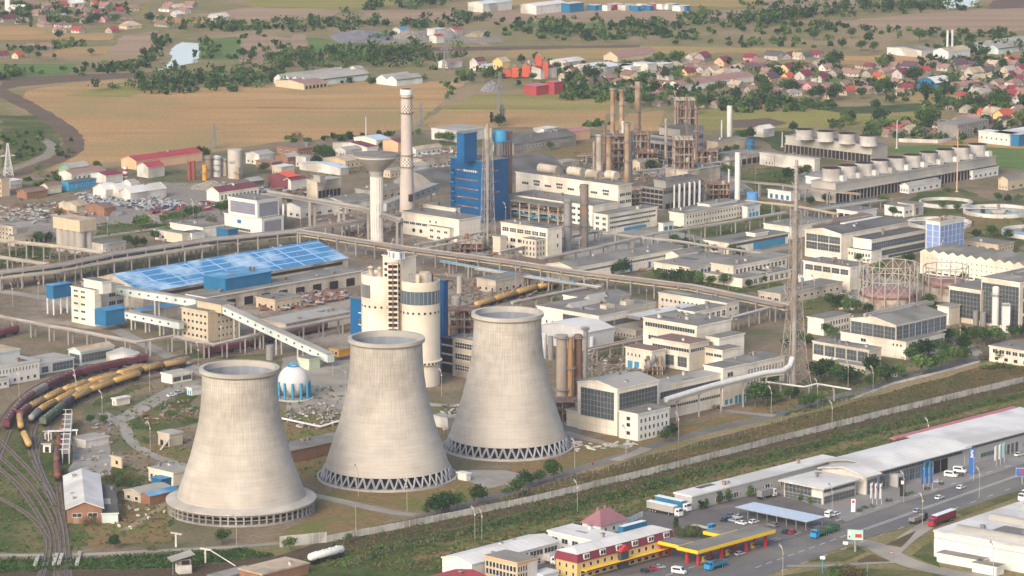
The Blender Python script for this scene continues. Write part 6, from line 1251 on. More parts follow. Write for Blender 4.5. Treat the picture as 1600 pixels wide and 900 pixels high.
def car(m, kind='hatch'):
    t = put('car', None); L_, W = (4.3, .88) if kind != 'van' else (5.2, .98); h = L_ / 2
    b = MB()
    if kind == 'van':
        b.extr([(-h, .35), (-h, 2.3), (-h + .25, 2.45), (h - 1.5, 2.45), (h - .75, 1.4), (h - .1, 1.15), (h, .4)], -W, W, m, 'y'); b.build('body', t)
        b = MB(); b.extr([(h - 1.46, 2.36), (h - .78, 1.42), (h - .74, 1.46), (h - 1.42, 2.4)], -W * .9, W * .9, 'carglass', 'y'); b.build('windscreen', t)
        for s in (-1, 1): b = MB(); b.box(-h + .5, s * W - .01 if s > 0 else -W - .015, 1.45, h - 1.6, s * W + .015 if s > 0 else -W + .01, 2.15, 'carglass'); b.build('side_window', t)
        b = MB(); b.box(-h - .02, -W * .85, 1.5, -h + .02, W * .85, 2.1, 'carglass'); b.build('rear_window', t)
    else:
        body = [(-h, .4), (-h + .02, .85), (-h + .25, .95), (h - 1.15, .95), (h - .12, .78), (h, .45), (h - .1, .3), (-h + .1, .3)]
        b.extr(body, -W, W, m, 'y')
        r0 = -h + (.12 if kind == 'hatch' else .75); cab = [(r0, .94), (r0 + .42, 1.42), (r0 + .65, 1.46), (.35, 1.46), (h - 1.2, .94)]
        b.extr([(x, z) for x, z in [(r0 + .42, 1.4), (r0 + .65, 1.47), (.35, 1.47), (.48, 1.4)]], -W * .8, W * .8, m, 'y'); b.build('body', t)
        b = MB(); k = len(cab) - 1; vs = [(x, -W * (.97 if z < 1 else .82), z - .005) for x, z in cab] + [(x, W * (.97 if z < 1 else .82), z - .005) for x, z in cab]; n = len(cab)
        b.add(vs, [tuple(range(n)), tuple(range(n, 2 * n))[::-1]] + [((i + 1) % n, i, n + i, n + (i + 1) % n) for i in range(n)], 'carglass'); b.build('cabin_glass', t)
        for s in (-1, 1):
            b = MB(); b.bar((-.15, s * W * .91, .95), (-.15, s * W * .83, 1.44), .09, m); b.bar((r0 + .1, s * W * .95, .95), (r0 + .5, s * W * .83, 1.44), .12, m); b.build('pillar', t)
    for s in (-1, 1): b = MB(); b.box(h - .16, s * W * .72 - .17, .62, h + .005, s * W * .72 + .17, .78, 'lamp'); b.build('headlight', t)
    wheels(t, (-h * .6, h * .62), W - .06); return t
def truck(cab_m, body=None, load=None, trail=None, hw=1.25):
    t = put('truck', None)
    b = MB(); b.extr([(3.2, .5), (3.2, 2.9), (3.35, 3.1), (5.0, 3.1), (5.35, 2.2), (5.45, .5)], -hw, hw, cab_m, 'y'); b.build('cab', t)
    b = MB(); b.extr([(5.05, 3.0), (5.37, 2.15), (5.41, 2.15), (5.1, 3.0)], -hw * .92, hw * .92, 'carglass', 'y'); b.build('windscreen', t)
    for s in (-1, 1): b = MB(); b.box(4.1, s * (hw + .01) - .012, 1.9, 5.1, s * (hw + .01) + .012, 2.7, 'carglass'); b.build('side_window', t)
    b = MB(); b.box(-4 if body != 'trailer' else -1.2, -.5, .6, 5.2, .5, 1.0, 'dark'); b.build('chassis', t)
    wheels(t, (4.4, -1.6, -2.9) if body != 'trailer' else (4.4, .4), hw - .15, .5, .35)
    if body == 'tipper':
        b = MB(); b.box(-4, -hw, 1.1, 3.0, hw, 1.25, load[0])
        for s in (-1, 1): b.box(-4, s * hw - .06, 1.25, 3, s * hw + .06, 2.5, load[0])
        b.box(-4.06, -hw, 1.25, -3.94, hw, 2.5, load[0]); b.box(2.94, -hw, 1.25, 3.06, hw, 2.9, load[0])
        for k in range(6): x = -3.6 + k * 1.25; b.box(x, -hw - .14, 1.2, x + .15, -hw - .05, 2.5, load[0]); b.box(x, hw + .05, 1.2, x + .15, hw + .14, 2.5, load[0])
        b.build('tipper_body', t)
        if load[1]: b = MB(); b.add([(-3.9, -hw + .1, 2.3), (2.9, -hw + .1, 2.3), (2.9, hw - .1, 2.3), (-3.9, hw - .1, 2.3), (-2, 0, 2.75), (1.5, 0, 2.75)], [(0, 1, 5, 4), (1, 2, 5), (2, 3, 4, 5), (3, 0, 4)], load[1]); b.build('load', t)
    elif body == 'flat': b = MB(); b.box(-5, -hw, 1.1, 3.0, -hw + .4, 1.3, 'cream2'); b.box(-5, hw - .4, 1.1, 3, hw, 1.3, 'cream2'); b.box(-5, -.3, 1, 3, .3, 1.2, 'cream2'); b.build('frame_rail', t)
    elif body == 'box': b = MB(); b.box(-3.6, -hw, 1.1, 3.0, hw, 3.5, load[0]); b.build('box_body', t)
    elif body == 'trailer':
        b = MB(); b.box(-10.6, -hw, 1.2, 2.7, hw, 3.9, load[0], load[1]); b.box(-10.7, -hw - .03, 3.75, 2.75, hw + .03, 3.92, 'p_white'); b.box(-10.5, -hw + .05, .75, -.8, hw - .05, 1.15, 'dark'); b.build('trailer_box', t); wheels(t, (-6.2, -7.5, -8.8), hw - .15, .5, .35)
    if trail:
        b = MB(); b.box(-10.6, -hw, 1.1, -4.7, hw, 1.25, trail[0])
        for s in (-1, 1): b.box(-10.6, s * hw - .06, 1.25, -4.7, s * hw + .06, 2.7, trail[0])
        b.box(-10.66, -hw, 1.25, -10.54, hw, 2.7, trail[0]); b.box(-4.76, -hw, 1.25, -4.64, hw, 2.7, trail[0]); b.box(-10.5, -hw + .1, 2.3, -4.8, hw - .1, 2.5, 'cargo_dirt'); b.build('drawbar_trailer', t); wheels(t, (-6, -9.2), hw - .15, .5, .35)
    return t
RD = at(1600, 739) - at(1350, 827); RD.normalize(); RY = yaw(RD); Z0 = .2
def setv(t, name, lab, cat, px, py, rz, group=None):
    p = at(px, py); t.name = name; tag(t, lab, cat, group); t.location = (p.x, p.y, .17); t.rotation_euler = (0, 0, rz); return t
CARP = {}
def cars(m, kind, px, py, rz, lab, group=None, name='parked_car', cat='car'):
    k = (m, kind)
    if k not in CARP: CARP[k] = setv(car(m, kind), name, lab, cat, px, py, rz, group)
    else: setv(dup(CARP[k], (0, 0, 0)), name, lab, cat, px, py, rz, group); CARP[k].get('x')
UY, VY = yaw(U), yaw(V); gp = 'cars parked behind the filling station canopy'; gs = 'cars parked along the showrooms'
cars('p_white', 'hatch', 1468, 780, RY, 'white estate car driving towards the white clad hall, lower of two on the road', name='driving_car')
cars('p_white', 'hatch', 1502, 764, RY, 'white car driving away, upper of two on the road', name='driving_car')
cars('p_silver', 'hatch', 1434, 801, RY, 'silver car overtaking the dark loaded truck', name='driving_car')
for a in [('p_dark', 'sedan', 1133, 815, UY, 'black car at the left of the cluster behind the filling station canopy', gp), ('p_blue', 'sedan', 1141, 808, UY + .3, 'dark blue car at the top of the cluster behind the filling station canopy', gp), ('p_silver', 'sedan', 1152, 810, VY, 'silver blue car right in the cluster behind the filling station canopy', gp), ('p_silver', 'hatch', 1146, 816, VY, 'pale silver hatchback in the middle of the cluster behind the canopy', gp), ('p_white', 'sedan', 1158, 820, VY, 'white saloon right beside the canopy roof edge', gp), ('p_white', 'hatch', 1178, 818, UY, 'white hatchback apart from the cluster beside the canopy', gp), ('p_grey', 'hatch', 1207, 823, VY, 'grey car at the far end of the filling station canopy', gp),
          ('p_dark', 'sedan', 1228, 833, UY + .2, 'black saloon beside the red hatchback', None), ('p_red', 'hatch', 1238, 834, UY + .2, 'red hatchback parked alone with a black saloon near the blue cab truck', None), ('p_dark', 'hatch', 1010, 895, UY - .4, 'dark car in front of the motel, leftmost of three', 'cars before the motel'), ('p_red', 'sedan', 1021, 892, UY - .4, 'red car in front of the motel, middle of three', 'cars before the motel'), ('p_silver', 'sedan', 1030, 889, UY - .4, 'silver car in front of the motel, rightmost of three', 'cars before the motel'), ('p_silver', 'hatch', 1156, 868, UY, 'silver car refuelling under the yellow edged canopy', None),
          ('p_silver', 'sedan', 1464, 755, VY + .5, 'silver white saloon behind the three blue flags', gs), ('p_white', 'sedan', 1592, 713, UY, 'white saloon at the right edge before the service hall', gs), ('p_white', 'hatch', 1429, 690, UY, 'white car up on the deck under the pink eave', gs), ('p_white', 'hatch', 1306, 806, UY, 'white car parked right behind the pale blue canopy', gs), ('p_blue', 'hatch', 913, 829, UY, 'blue car beside the pink roofed house', None), ('p_white', 'sedan', 268, 620, UY, 'white car on the pale access road above the bend', None), ('p_silver', 'hatch', 280, 616, UY, 'silver car beside the white one on the pale access road', None)]: cars(*a)
cars('p_white', 'van', 1500, 739, VY + math.pi + .25, 'large white minibus parked at the showrooms', gs, 'minibus', 'minibus'); cars('p_white', 'van', 1486, 746, VY + math.pi + .25, 'smaller white van parked left of the large white minibus', gs, 'van', 'van'); cars('p_white', 'van', 1061, 897, VY + math.pi + .2, 'white van at the bottom edge before the blue dump truck', None, 'van', 'van'); cars('p_white', 'van', 1296, 808, UY + .3, 'white van behind the blue cab truck', None, 'van', 'van')
setv(truck('p_truckblue', 'tipper', ('p_green', 'cargo_dirt'), ('p_green',)), 'tipper_truck', 'blue cab truck with a loaded green tipper body and green trailer', 'truck', 1283, 838, RY + math.pi)
setv(truck('p_truckblue', 'tipper', ('p_teal', 'cargo_dirt')), 'tipper_truck', 'bright blue dump truck in front of the filling station', 'truck', 1120, 888, UY + math.pi)
setv(truck('p_dark', 'tipper', ('p_grey', 'rust')), 'tipper_truck', 'dark truck with a grey tipper body ahead of the maroon semi trailer', 'truck', 1433, 817, RY)
setv(truck('p_red', 'trailer', ('p_maroon', 'p_white')), 'semi_truck', 'red tractor pulling a maroon trailer with a white top', 'truck', 1466, 820, RY + math.pi)
setv(truck('p_white', 'trailer', ('rooflight', 'p_white')), 'semi_truck', 'white tractor with a long pale grey trailer in the truck yard', 'truck', 1047, 805, VY + math.pi)
setv(truck('p_white', 'trailer', ('p_teal', 'roofdark')), 'semi_truck', 'white tractor with a dark topped trailer behind the pale grey trailer', 'truck', 1060, 797, VY + math.pi)
setv(truck('p_white', 'box', ('p_white',)), 'box_truck', 'white lorry parked nearest the corner of the long grey hall', 'truck', 1069, 792, VY + math.pi)
setv(truck('p_truckblue', 'flat'), 'chassis_truck', 'blue cab lorry with a bare pale chassis beside the hedge bed', 'truck', 1098, 829, VY + math.pi)
setv(truck('p_truckblue', 'trailer', ('p_white', 'p_white')), 'semi_truck', 'blue cab lorry with a white topped trailer behind the motel', 'truck', 1010, 842, UY)
setv(truck('p_white', 'box', ('offwhite',)), 'box_truck', 'white box lorry between the white hall and the motel', 'truck', 853, 880, VY + math.pi)
setv(truck('p_white', 'box', ('steel',)), 'box_truck', 'grey box lorry beside the nearest showroom', 'truck', 1196, 779, UY)
setv(truck('p_white', 'trailer', ('p_blue', 'p_white')), 'semi_truck', 'white tractor cut by the right edge behind the white clad hall', 'truck', 1606, 781, RY + math.pi)
t = thing('trailer', 'parked blue sided trailer with a white top beside the pink roofed house', 'trailer', at(988, 834), UY); b = MB(); b.box(-6.5, -1.25, 1.1, 6.5, 1.25, 3.9, 'p_teal', 'p_white'); b.box(-6.4, -1, .7, 6.4, 1, 1.08, 'dark'); b.build('box', t); wheels(t, (-4, -2.7, -5.3), 1.1, .5, .35); b = MB(); b.box(4.5, -.9, 0, 4.8, .9, 1, 'dark'); b.build('support_leg', t)
wall_line('short pale wall between the pink roofed house and the truck yard', [(976, 821), (1004, 808)], 2.2, 3, 'offpale')
# ---------------------------------------------------------------- signs, flags, lamps
mat('flagblue', '#2f5fa0', rough=.7); mat('flagwhite', '#d7d5d1', rough=.7); mat('flagteal', '#8cc4c9', rough=.7)
def flag(px, py, m, lab, group, mark=None):
    t = thing('flag', lab, 'flag', at(px, py), yaw(U) + .2, group); b = MB(); b.tube([(0, 0, 0), (0, 0, 8.6)], .11, 'steelwhite', 8); b.build('pole', t)
    b = MB(); n = 6; vs = []
    for i in range(n + 1):
        for z in (2.6, 8.4): vs += [(-.1 - 1.5 * i / n, .18 * math.sin(i * 1.3), z), (-.1 - 1.5 * i / n, .18 * math.sin(i * 1.3) + .04, z)]
    for i in range(n): k = 4 * i; b.f += []; b.add([vs[k], vs[k + 4], vs[k + 6], vs[k + 2]], [(0, 1, 2, 3)], m); b.add([vs[k + 1], vs[k + 3], vs[k + 7], vs[k + 5]], [(0, 1, 2, 3)], m)
    b.build('cloth', t)
    if mark: b = MB(); b.lathe([(0, 0), (.42, 0), (.42, .06), (0, .06)], mark, 12, smooth=False); o = b.build('emblem', t, (-.85, -.18, 6.9)); o.rotation_euler = (math.pi / 2, 0, 0)
for i, (x, y) in enumerate(((1363, 788), (1370, 788.5), (1377.5, 789))): flag(x, y, 'flagwhite', ['left', 'middle', 'right'][i] + ' of three tall white flags before the nearest showroom', 'white flags', 'redpaint')
for i, (x, y) in enumerate(((1443, 766), (1450, 765), (1457, 764.5))): flag(x, y, 'flagblue', ['left', 'middle', 'right'][i] + ' of three blue flags before the largest showroom', 'blue flags')
for i, (x, y) in enumerate(((1556.5, 729), (1563, 726.5), (1569, 724))): flag(x, y, ('flagwhite', 'flagwhite', 'flagteal')[i], ['white flag, left one of the flags', 'white flag, middle one of the flags', 'pale teal flag, right one of the flags'][i] + ' before the service hall', 'flags before the service hall')
def slab_sign(px, py, w, h, m, lab, mark=None, rz=None):
    t = thing('sign_pylon', lab, 'sign', at(px, py), yaw(U) - .9 if rz is None else rz); b = MB(); b.box(-w / 2, -.25, 0, w / 2, .25, h, m); b.build('panel', t)
    if mark: b = MB(); b.box(-w * .3, -.3, h * .7, w * .3, -.26, h * .9, mark); b.build('marking', t)
    return t
slab_sign(1333, 800, 1.6, 5, 'flagwhite', 'white totem sign with a red mark at the forecourt corner', 'redpaint'); slab_sign(1410, 776, 2, 7, 'dark', 'dark totem with a white square head before the largest showroom', 'white')
s_ = slab_sign(1518, 742, 2.2, 10.5, 'flagblue', 'tall blue totem sign with white lettering before the largest showroom')
for k in range(4): b = MB(); b.box(-.5 + .1 * (k % 2), -.3, 7.0 + k * .8, .4 + .2 * (k % 2), -.26, 7.5 + k * .8, 'white'); b.build('lettering', s_)
def billboard(px, py, h, w, hh, lab, pts, rz):
    t = thing('billboard', lab, 'billboard', at(px, py), rz); b = MB(); b.bar((0, .3, 0), (0, .3, h), .7, 'steel'); b.build('post', t); b = MB(); b.box(-w / 2, -.15, h, w / 2, .5, h + hh, 'steelwhite'); b.build('panel', t)
    for i, (x0, z0, x1, z1, m) in enumerate(pts): b = MB(); b.box(-w / 2 + w * x0, -.19 - i * .012, h + hh * z0, -w / 2 + w * x1, -.16, h + hh * z1, m); b.build('poster' if i == 0 else 'picture', t)
    return t
mat('mint', '#a9cdb9', '#8fbfae', s=.3, rough=.6)
billboard(1336, 863, 4.6, 5.6, 3.6, 'billboard with a mint poster showing a red block beside the main road', [(.02, .03, .98, .97, 'mint'), (.06, .3, .2, .9, 'white'), (.09, .2, .18, .42, 'dark'), (.5, .25, .92, .62, 'redpaint')], R(-14))
billboard(1597, 756, 3, 5, 3.2, 'blue billboard cut by the right edge', [(.02, .03, .98, .97, 'flagblue'), (.3, .3, .7, .7, 'redpaint')], R(-10))
for px, py, lb in ((1285, 897, 'blue sign post with a white plate right of the bottom pole'), (1321, 860, 'white sign plate left of the mint billboard'), (1355, 905, 'thin blue post beside the bottom bushes')):
    t = thing('road_sign', lb, 'sign', at(px, py), R(-12)); b = MB(); b.bar((0, 0, 0), (0, 0, 5.6 if px != 1321 else 2.6), .2, 'skyblue' if px != 1321 else 'steel'); b.build('post', t)
    if px != 1355: z = 5.4 if px != 1321 else 2.2; b = MB(); b.box(-.9, -.2, z, .9, -.1, z + 1.1, 'flagwhite'); b.build('plate', t)
t = thing('road_sign', 'red and white no entry sign at the side road junction', 'sign', at(1393, 874)); b = MB(); b.bar((0, 0, 0), (0, 0, 2.2), .12, 'steel'); b.build('post', t); b = MB(); b.lathe([(0, 0), (.55, 0), (.55, .06), (0, .06)], 'redpaint', 16, smooth=False); o = b.build('plate', t, (0, -.1, 2.5)); o.rotation_euler = (math.pi / 2, 0, 0); b = MB(); b.box(-.4, -.2, 2.4, .4, -.17, 2.6, 'white'); b.build('bar', t)
LPROTO = []
def lamp(px, py, h, arm, lab, group='lamp posts'):
    if not LPROTO:
        t = thing('lamp_post', lab, 'lamp post', at(px, py), 0, group); b = MB(); b.tube([(0, 0, 0), (0, 0, 1)], .11, 'steelp', 8, r1=.09); b.build('pole', t).scale = (1, 1, h)
        b = MB(); b.tube([(0, 0, 0), (.4, -.2, .25), (1.1, -.5, .35)], .06, 'steelp', 6); b.box(.9, -.58, .3, 1.5, -.36, .4, 'steel'); b.build('arm', t, (0, 0, h)); b = MB(); b.box(-.25, -.25, 0, .25, .25, .5, 'offwhite'); b.build('base', t); LPROTO.append(t)
    else:
        t = dup(LPROTO[0], at(px, py), None, lab, group); t.children[0].scale = (1, 1, h); t.children[1].location = (0, 0, h)
    if arm < 0: t.rotation_euler = (0, 0, math.pi)
LM = [(556, 829, 'below the left part of the middle cooling tower'), (636, 798, 'right before the front legs of the middle cooling tower'), (560, 776, 'before the front left legs of the middle cooling tower'), (898, 733, 'right of the right cooling tower on the plant road'), (978, 712, 'before the power house corner'), (1060, 690, 'before the office annex of the power house'), (1205, 648, 'at the road bend left of the lattice stack'), (1277, 636, 'below the angled white pipe'), (1364, 616, 'at the low pale kerb wall'), (1300, 672, 'behind the panel wall at right'), (742, 843, 'in the grass left of the motel'), (753, 846, 'in the weeds before the white roofed hall'), (902, 800, 'in the reeds before the pink roofed house'), (1300, 806, 'before the nearest showroom'), (1412, 786, 'behind the dark totem on the verge'), (1441, 821, 'on the main road verge before the dark truck'), (1530, 779, 'on the main road verge at right'), (1521, 752, 'beside the tall blue totem'), (1223, 905, 'at the bottom edge of the main road'), (1552, 900, 'before the white clad hall containers'), (120, 630, 'on a tall pole between the curved wagons'), (30, 628, 'at the left end of the curved wagons'), (310, 575, 'behind the left cooling tower'), (235, 705, 'beside the bend of the access road'), (160, 655, 'beside the pale access road'), (118, 620, 'in the curved wagon yard'), (370, 858, 'below the left cooling tower'), (1325, 606, 'at the end of the angled white pipe'), (1450, 700, 'behind the largest showroom')]
for i, (x, y, w_) in enumerate(LM): lamp(x, y, (9 if y > 600 else 8) if x != 30 else 12, -1 if i % 3 == 0 else 1, 'thin lamp post ' + w_)
t = thing('person', 'person in dark clothes standing on the plant road right of the right cooling tower', 'person', at(926, 727)); b = MB()
for s in (-1, 1): b.tube([(s * .12, 0, 0), (s * .11, .02, .45), (s * .09, 0, .9)], .07, 'p_dark', 8, r1=.1)
b.tube([(0, 0, .85), (0, 0, 1.15), (0, .02, 1.45)], .17, 'p_red', 10, r1=.2)
for s in (-1, 1): b.tube([(s * .2, 0, 1.42), (s * .27, .02, 1.1), (s * .25, -.08, .82)], .06, 'p_red', 6, r1=.045)
b.tube([(0, .02, 1.44), (0, 0, 1.55)], .06, 'peach', 6); b.lathe([(0, 1.53), (.07, 1.56), (.1, 1.65), (.09, 1.74), (0, 1.79)], 'peach', 10); b.build('body', t)
# ---------------------------------------------------------------- trees
for n_, a, b_ in (('leaf', '#293f20', '#4a6331'), ('leafdark', '#1e331c', '#344b28'), ('leaflight', '#425a33', '#5d7039'), ('leafbrown', '#4f4a34', '#5f5638')): mat(n_, a, b_, s=.5, rough=.9, spec=.1, rnd=.16)
def crown_pts(r, kind, n):
    bl = []
    if kind == 'poplar': bl = [(0, 0, .15 + .13 * k, .13 + .05 * math.sin(math.pi * k / 6)) for k in range(7)]
    elif kind == 'bush': bl = [(r.uniform(-.4, .4), r.uniform(-.4, .4), r.uniform(.25, .5), r.uniform(.25, .42)) for _ in range(6)]
    elif kind == 'oval': bl = [(r.uniform(-.12, .12), r.uniform(-.12, .12), .3 + .09 * k, .2 + .05 * math.sin(k)) for k in range(7)]
    else: bl = [(.27 * math.cos(a) * r.uniform(.6, 1.2), .27 * math.sin(a) * r.uniform(.6, 1.2), r.uniform(.4, .75), r.uniform(.17, .27)) for a in [k * 2 * math.pi / 8 for k in range(8)]] + [(0, 0, .78, .2), (0, 0, .55, .28)]
    out = []
    for _ in range(n):
        x, y, z, q = r.choice(bl); v = Vector((r.gauss(0, 1), r.gauss(0, 1), r.gauss(0, 1))).normalized() * q * (r.random() ** .35); out.append(Vector((x, y, z)) + v)
    return out
def leaves(b, pts, H, sz, r, m, o=Vector()):
    for p in pts:
        p = p * H + o; n = Vector((r.gauss(0, 1), r.gauss(0, 1), r.gauss(.5, .8))).normalized(); u = n.orthogonal().normalized(); w = n.cross(u); s = sz * r.uniform(.6, 1.3); a = r.uniform(0, 6.3)
        e, f = (u * math.cos(a) + w * math.sin(a)) * s, (w * math.cos(a) - u * math.sin(a)) * s * .8
        k = len(b.v); b.v += [tuple(p - e), tuple(p - f * .9), tuple(p + e), tuple(p + f)]; b.f.append((k, k + 1, k + 2, k + 3)); b.m.append(b.mi(m)); b.sm.append(False)
TM = {}
def tree_mesh(kind, v):
    k = (kind, v)
    if k in TM: return TM[k]
    r = random.Random(str(k)); b = MB(); leaves(b, crown_pts(r, kind, 620 if kind == 'round' else 420), 10, .52, r, {'round': ('leaf', 'leafdark', 'leaflight')[v], 'oval': ('leafdark', 'leaf', 'leaflight')[v], 'poplar': 'leafdark', 'bush': ('leaf', 'leaflight', 'leafbrown')[v]}[kind]); c = b.mesh('crown')
    b = MB(); b.tube([(0, 0, 0), (.1, 0, 2.5), (.2, .1, 5.5)], .3, 'bark', 7, r1=.1)
    for a in range(4): b.tube([(.1, 0, 2.5 + .4 * a), (1.6 * math.cos(a * 1.7), 1.6 * math.sin(a * 1.7), 4.6 + .3 * a)], .13, 'bark', 5, r1=.04)
    TM[k] = (c, b.mesh('trunk')); return TM[k]
LMK = [(700, 790, 'front of the middle cooling tower', 1), (845, 750, 'the right cooling tower', 2), (1040, 680, 'the power house annex', 2), (1190, 625, 'the boiler wing end', 2), (1245, 620, 'the lattice stack foot', 1), (1320, 570, 'the low five bay workshop', 2), (1440, 560, 'the trussed glass gable hall', 2), (1290, 520, 'the two storey cream office', 2), (1530, 535, 'the white cylinder tanks', 2), (1580, 570, 'the yellowish right edge office', 2), (1370, 470, 'the framed gas holder', 3), (1480, 435, 'the sawtooth hall', 2), (1150, 440, 'the two level barred storehouse', 2), (1050, 435, 'the blue doored storehouse', 2), (970, 425, 'the shallow gabled warehouse', 2), (1090, 385, 'the blue walled warehouse', 3), (1290, 316, 'the long fan row', 2), (1235, 275, 'the long plain white store', 2), (1490, 325, 'the settling tanks', 2), (1550, 372, 'the pale blue panelled block', 4), (70, 380, 'the silo battery', 3), (250, 370, 'the wide canteen', 2), (300, 345, 'the purple panelled office', 3), (505, 255, 'the water tower', 3), (150, 800, 'the brick barn', 2), (230, 860, 'the ditch path', 1), (340, 850, 'the left cooling tower', 2), (450, 860, 'the flat rusty store', 1), (150, 660, 'the curved wagons', 2), (310, 250, 'the gravel works', 1), (60, 270, 'the left pylon', 4), (695, 222, 'the blue process tower', 1), (1010, 270, 'the chemical cages', 2), (1120, 290, 'the tall white columns', 2), (1105, 815, 'the station hedge bed', 2), (1120, 785, 'the long grey hall', 2), (1240, 780, 'the nearest showroom', 2), (1420, 780, 'the flag row', 2), (1340, 895, 'the bottom verge', 2), (1330, 205, 'the short fan row', 1), (1440, 195, 'the upper right fields', 4), (1560, 150, 'the right village', 4), (1250, 150, 'the middle village', 4), (1000, 160, 'the village at the stacks', 4), (900, 110, 'the white sheds', 4), (600, 105, 'the greenhouses', 4), (310, 125, 'the far stubble field', 1), (100, 40, 'the upper left village', 4), (30, 85, 'the upper left fields', 4), (230, 100, 'the river bend', 1), (1330, 60, 'the far right meadows', 4), (1050, 50, 'the far middle meadows', 4), (590, 60, 'the quarry', 1)]
def landmark(px, py):
    L_ = min(LMK, key=lambda q: (q[0] - px) ** 2 + (2.2 * (q[1] - py)) ** 2)
    if L_[3] == 1: return 'by ' + L_[2]
    if L_[3] == 4: return 'at ' + L_[2]
    dx, dy = px - L_[0], (py - L_[1]) * 2.2
    return (('left of ' if dx < 0 else 'right of ') if abs(dx) > abs(dy) else ('behind ' if dy < 0 else 'in front of ')) + L_[2]
ORD = ['first', 'second', 'third', 'fourth', 'fifth', 'sixth', 'seventh', 'eighth', 'ninth', 'tenth', 'eleventh', 'twelfth'] + [f'{k}th' for k in range(13, 20)] + ['20th', '21st', '22nd', '23rd'] + [f'{k}th' for k in range(24, 60)]
def finish_labels(items, grp):
    """items: (object, px, base label) - equal labels are told apart by their order from the left"""
    by = {}
    for o, px, lb in items: by.setdefault(lb, []).append((px, o))
    for lb, v in by.items():
        v.sort(key=lambda q: q[0])
        for i, (_, o) in enumerate(v): o['label'] = lb if len(v) == 1 else f'{lb}, {ORD[i]} from left'; o['group'] = grp
TI = []; rt_ = random.Random(11)
NK = {'round': 'round', 'oval': 'upright', 'poplar': 'narrow tall', 'bush': 'low'}; CV = {('round', 0): 'green', ('round', 1): 'dark', ('round', 2): 'light green', ('oval', 0): 'dark', ('oval', 1): 'green', ('oval', 2): 'light green', ('bush', 0): 'green', ('bush', 1): 'light green', ('bush', 2): 'brownish', ('poplar', 0): 'dark'}
def tree(px, py, h, kind='round', v=None, wide=1.0):
    v = (rt_.choice([0, 0, 1, 1, 2]) if kind != 'bush' else rt_.choice([0, 0, 1, 2])) if v is None else v
    if kind == 'poplar': v = 0
    c, tr = tree_mesh(kind, v); nm = {'round': 'broadleaf_tree', 'oval': 'broadleaf_tree', 'poplar': 'poplar_tree', 'bush': 'bush'}[kind]
    t = put(nm, None, None, at(px, py), rt_.uniform(0, 6.28)); s = h / 10; w = s * wide * rt_.uniform(.9, 1.15); t.scale = (w, w, s); t['category'] = 'bush' if kind == 'bush' else 'tree'
    if kind != 'bush': put('trunk', tr, t)
    put('crown', c, t); TI.append((t, px, f"{CV[(kind, v)]} {NK[kind]} {'bush' if kind == 'bush' else 'tree'} {landmark(px, py)}"))
